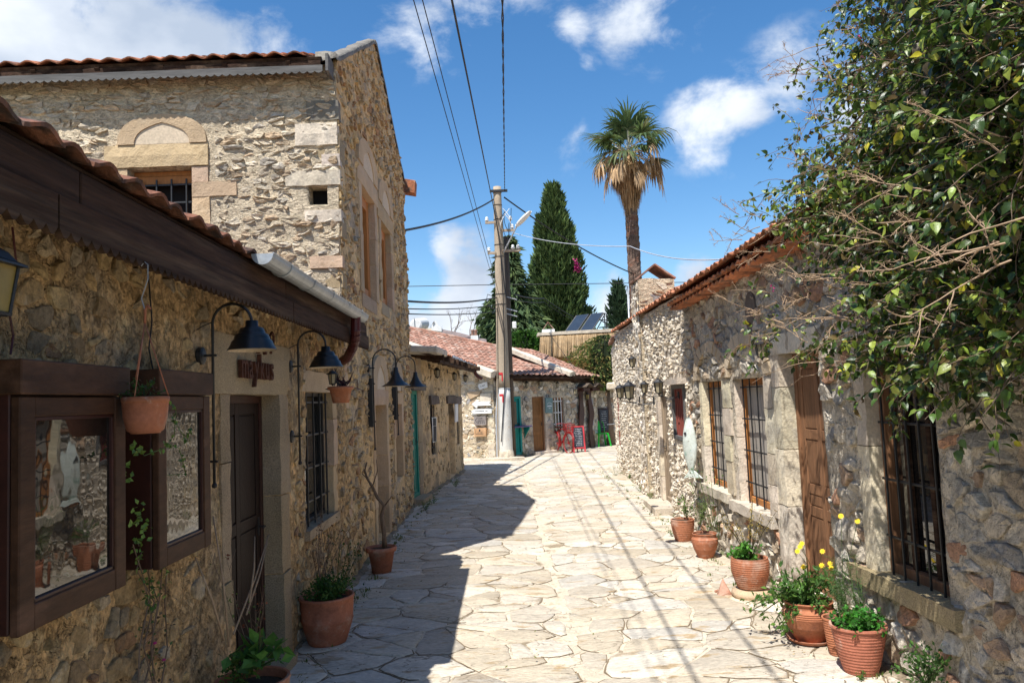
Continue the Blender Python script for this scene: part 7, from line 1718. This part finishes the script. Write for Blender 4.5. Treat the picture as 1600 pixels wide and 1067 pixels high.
t = tuftcloud('cypress_tree', 'tall dense dark green cypress with a small pink flower patch, centre of the skyline', 'tree', cb, [(2.6, 1.45), (4.3, 1.72), (6.0, 1.62), (8.0, 1.32), (10.0, .98), (11.3, .68), (12.2, .46), (12.9, .22)], 15000, .30, rr, CY, lump=.16, el=1.0)
m = MB()
for (px, py) in ((901, 412), (903, 417), (900, 420), (905, 423), (899, 409)):
    for q in range(16): m.leaf(atY(px+rr.uniform(-3, 3), py+rr.uniform(-3, 3), 38.5), rvec(rr), rvec(rr), .12, .1)
m.build('flower_patch', M_magenta, t)
tuftcloud('cypress_spur', 'little pointed cypress shoot on the left shoulder of the big cypress', 'tree', V((2.2, 39.9, 9.6)), [(0, .25), (.6, .22), (1.3, .10), (1.7, .03)], 500, .22, rr, CY, trunk=.04, core=False)
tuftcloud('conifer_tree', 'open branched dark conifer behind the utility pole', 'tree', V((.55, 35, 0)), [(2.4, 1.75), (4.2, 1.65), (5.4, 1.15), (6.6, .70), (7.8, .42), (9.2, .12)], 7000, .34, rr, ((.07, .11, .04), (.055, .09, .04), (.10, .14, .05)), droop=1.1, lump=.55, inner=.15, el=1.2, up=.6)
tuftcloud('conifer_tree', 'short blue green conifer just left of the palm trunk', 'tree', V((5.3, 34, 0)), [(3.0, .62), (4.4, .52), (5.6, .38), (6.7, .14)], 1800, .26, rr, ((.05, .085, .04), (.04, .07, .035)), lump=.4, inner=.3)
tuftcloud('leafy_tree', 'bright green round bush top right of the pole above the orange roof', 'tree', V((.95, 31, 0)), [(2.6, .75), (3.3, 1.0), (3.9, .85), (4.4, .3)], 2600, .2, rr, ((.05, .14, .02), (.08, .18, .03), (.04, .10, .02)), lump=.35, inner=.2, up=.3)
tuftcloud('leafy_tree', 'pale yellow green foliage between the conifer and the cypress', 'tree', V((1.75, 36, 0)), [(2.6, .65), (4.0, .7), (5.0, .5), (5.8, .15)], 1300, .2, rr, ((.12, .19, .04), (.09, .15, .03)), lump=.45, inner=.1, up=.4)
IV = tuftcloud('ivy_bush', 'yellow green creeper mass hanging over the wall end below the reed roof', 'bush', V((3.55, 26.3, 0)), [(1.85, .55), (2.3, .85), (2.9, .95), (3.4, .8), (3.75, .3)], 5200, .11, rr, ((.14, .17, .04), (.08, .12, .03), (.26, .20, .07), (.05, .09, .02)), lump=.6, inner=.2, up=-.2)
tuftcloud('cactus_pot_plant', 'small leafy houseplant with red bloom on the cafe table', 'plant', tp_+V((0, .0, .74)), [(0, .05), (.12, .12), (.22, .05)], 110, .07, rr, ((.06, .2, .02), (.09, .24, .03)), trunk=.01, core=False)
# palm
PB = V((5.02, 28, 0)); PM = thing('fan_palm', 'tall fan palm with green crown and a skirt of dead straw fronds', 'palm tree', PB)
m = MB(); rr = random.Random(8); zt = 10.5; vs = []; n = 90
for i in range(n+1):
    z = zt*i/n; R0 = .26-.03*z/zt
    for k in range(14): a = 2*pi*k/14; q = R0*(1+.18*((i*.37+k*.31+.3*noise.noise(V((a, z*2, 0)))) % 1.0-.5)); vs.append(PB+V((cos(a)*q, sin(a)*q, z)))
m.add(vs, [(i*14+k, i*14+(k+1) % 14, (i+1)*14+(k+1) % 14, (i+1)*14+k) for i in range(n) for k in range(14)]); 
for i in range(260):
    z = rr.uniform(3, 8.2); a = rr.uniform(0, 2*pi); p = PB+V((cos(a)*.21, sin(a)*.21, z)); o = V((cos(a), sin(a), 0)); s = V((-sin(a), cos(a), 0)); m.add([p-s*.05, p+s*.05, p+o*.06+V((0, 0, .12))], [(0, 1, 2)])
m.build('trunk', M_palmbark, PM, smooth=False)
top = PB+V((0, 0, 10.75))
def frond(az, el, Lp, Rf, dead, nb=26, sag=.35):
    d = V((cos(az)*cos(el), sin(az)*cos(el), sin(el))); m = MB(); p = top+V((0, 0, rr.uniform(-.35, .1))); pts = [p]
    g = V((0, 0, -1))
    for k in range(5): d = (d+g*(.05 if not dead else .25)).normalized(); p = p+d*Lp/5; pts.append(p)
    m.tint = (.5, .5, .4) if not dead else (.9, .9, .9); m.tube(pts, [.022, .02, .018, .016, .013, .01], 4)
    side = d.cross(V((0, 0, 1))); side = side.normalized() if side.length > .01 else V((1, 0, 0)); nrm = side.cross(d).normalized()
    for i in range(nb):
        a = radians(-105+210*i/(nb-1)); b = (d*cos(a)+side*sin(a)).normalized(); L_ = Rf*(.72+.28*cos(a))*rr.uniform(.85, 1.1); w = .040
        m.tint = pick(rr, ((.065, .105, .035), (.09, .13, .045), (.045, .08, .03), (.13, .14, .06))) if not dead else pick(rr, ((1, 1, 1), (.8, .75, .7), (1.15, 1.1, 1)))
        q0 = p; x = nrm.cross(b).normalized(); pr = [q0]; bb = b
        for k in range(4): bb = (bb+g*(sag*(.10+.30*k) if not dead else .75)+rvec(rr)*.05).normalized(); pr.append(pr[-1]+bb*L_/4)
        vs = []
        for k, q in enumerate(pr): ww = w*(.35, 1, 1, .6, .05)[k]; vs += [q-x*ww+nrm*.006, q+x*ww]
        m.add(vs, [(2*k, 2*k+1, 2*k+3, 2*k+2) for k in range(4)])
    m.build('dead_frond' if dead else 'frond', M_straw if dead else M_leafm, PM)
for i in range(26): frond(i*2.4+rr.uniform(-.2, .2), radians(rr.uniform(0, 88)), rr.uniform(.5, 1.25), rr.uniform(.8, 1.3), False, nb=rr.randint(15, 24), sag=rr.choice((.25, .5, .9)))
for i in range(34): frond(i*1.9+rr.uniform(-.4, .4), radians(rr.uniform(-15, 35)), rr.uniform(.7, 1.8), rr.uniform(.5, 1.05), True, nb=rr.randint(6, 12))
m = MB()
for i in range(2600):            # the skirt: old fans hanging against the trunk
    a = rr.uniform(0, 2*pi); z = 10.5-rr.random()**.8*1.7; q = (.20+.28*sin(pi*min(1, max(0.05, (10.65-z)/1.9))))*rr.uniform(.6, 1.1); p = PB+V((cos(a)*q, sin(a)*q, z)); L_ = rr.uniform(.3, .75); o = V((cos(a), sin(a), 0)); s = V((-sin(a), cos(a), 0))*rr.uniform(.008, .02)
    e = p+V((0, 0, -L_))-o*L_*rr.uniform(.0, .22)+rvec(rr)*.07; m.tint = pick(rr, ((1, 1, 1), (.8, .72, .62), (1.2, 1.12, 1), (.55, .45, .35))); m.add([p-s, p+s, e+s*.3, e-s*.3], [(0, 1, 2, 3)])
m.build('dead_skirt', M_straw, PM)
PL = thing('thin_pole', 'thin pale metal pole standing beside the palm trunk', 'pole', (4.62, 27.5, 0)); m = MB(); m.tube([(4.62, 27.5, 0), (4.64, 27.5, 5.6)], .03, 8); m.build('shaft', M_zinc, PL, smooth=True)
# bare trees far left
def bare(px, py, y, H, label):
    b = atY(px, 540, y); b.z -= .5; t = thing('bare_tree', label, 'tree', b); m = MB(); r2 = random.Random(px)
    def br(p, d, l, rad, dep):
        pts = [p]
        for k in range(4): d = (d+rvec(r2)*.18).normalized(); p = p+d*l/4; pts.append(p)
        m.tube(pts, [rad*(1-.12*k) for k in range(5)], 4)
        if dep < 4:
            for k in range(3 if dep < 2 else 2): br(pts[r2.randrange(2, 5)], (d+rvec(r2, .2)*.75).normalized(), l*.66, rad*.55, dep+1)
    br(b, V((0, 0, 1)), H*.42, .045, 0); m.build('trunk', M_bark, t)
bare(705, 490, 40, 3.0, 'bare leafless tree behind the pinkish parapet, left'); bare(734, 490, 40, 3.3, 'bare leafless tree just left of the twin pot chimney'); bare(678, 500, 42, 2.2, 'small bare leafless tree behind the white gable')

# groups for the repeats
GR = {'wall_lamp': 'gooseneck wall lamps', 'wall_lantern': 'black wall lanterns', 'porch_lantern': 'porch lanterns', 'arrow_sign': 'white pointer boards', 'stone_plaque': 'blank stone plates', 'engraved_sign': 'square wooden boards',
      'chalkboard': 'wall chalkboard pieces', 'overhead_cable': 'overhead cables', 'wall_cable': 'cables on the shop wall', 'potted_plant': 'terracotta pots with plants', 'hanging_pot': 'hanging flower pots', 'weed': 'weeds along the walls',
      'bare_tree': 'bare trees behind the roofs', 'conifer_tree': 'dark conifers', 'leafy_tree': 'leafy trees behind the roofs'}
for o in list(COL.objects):
    if o.parent is None and 'label' in o and 'group' not in o:
        k = o.name.split('.')[0]
        if k in GR: o['group'] = GR[k]
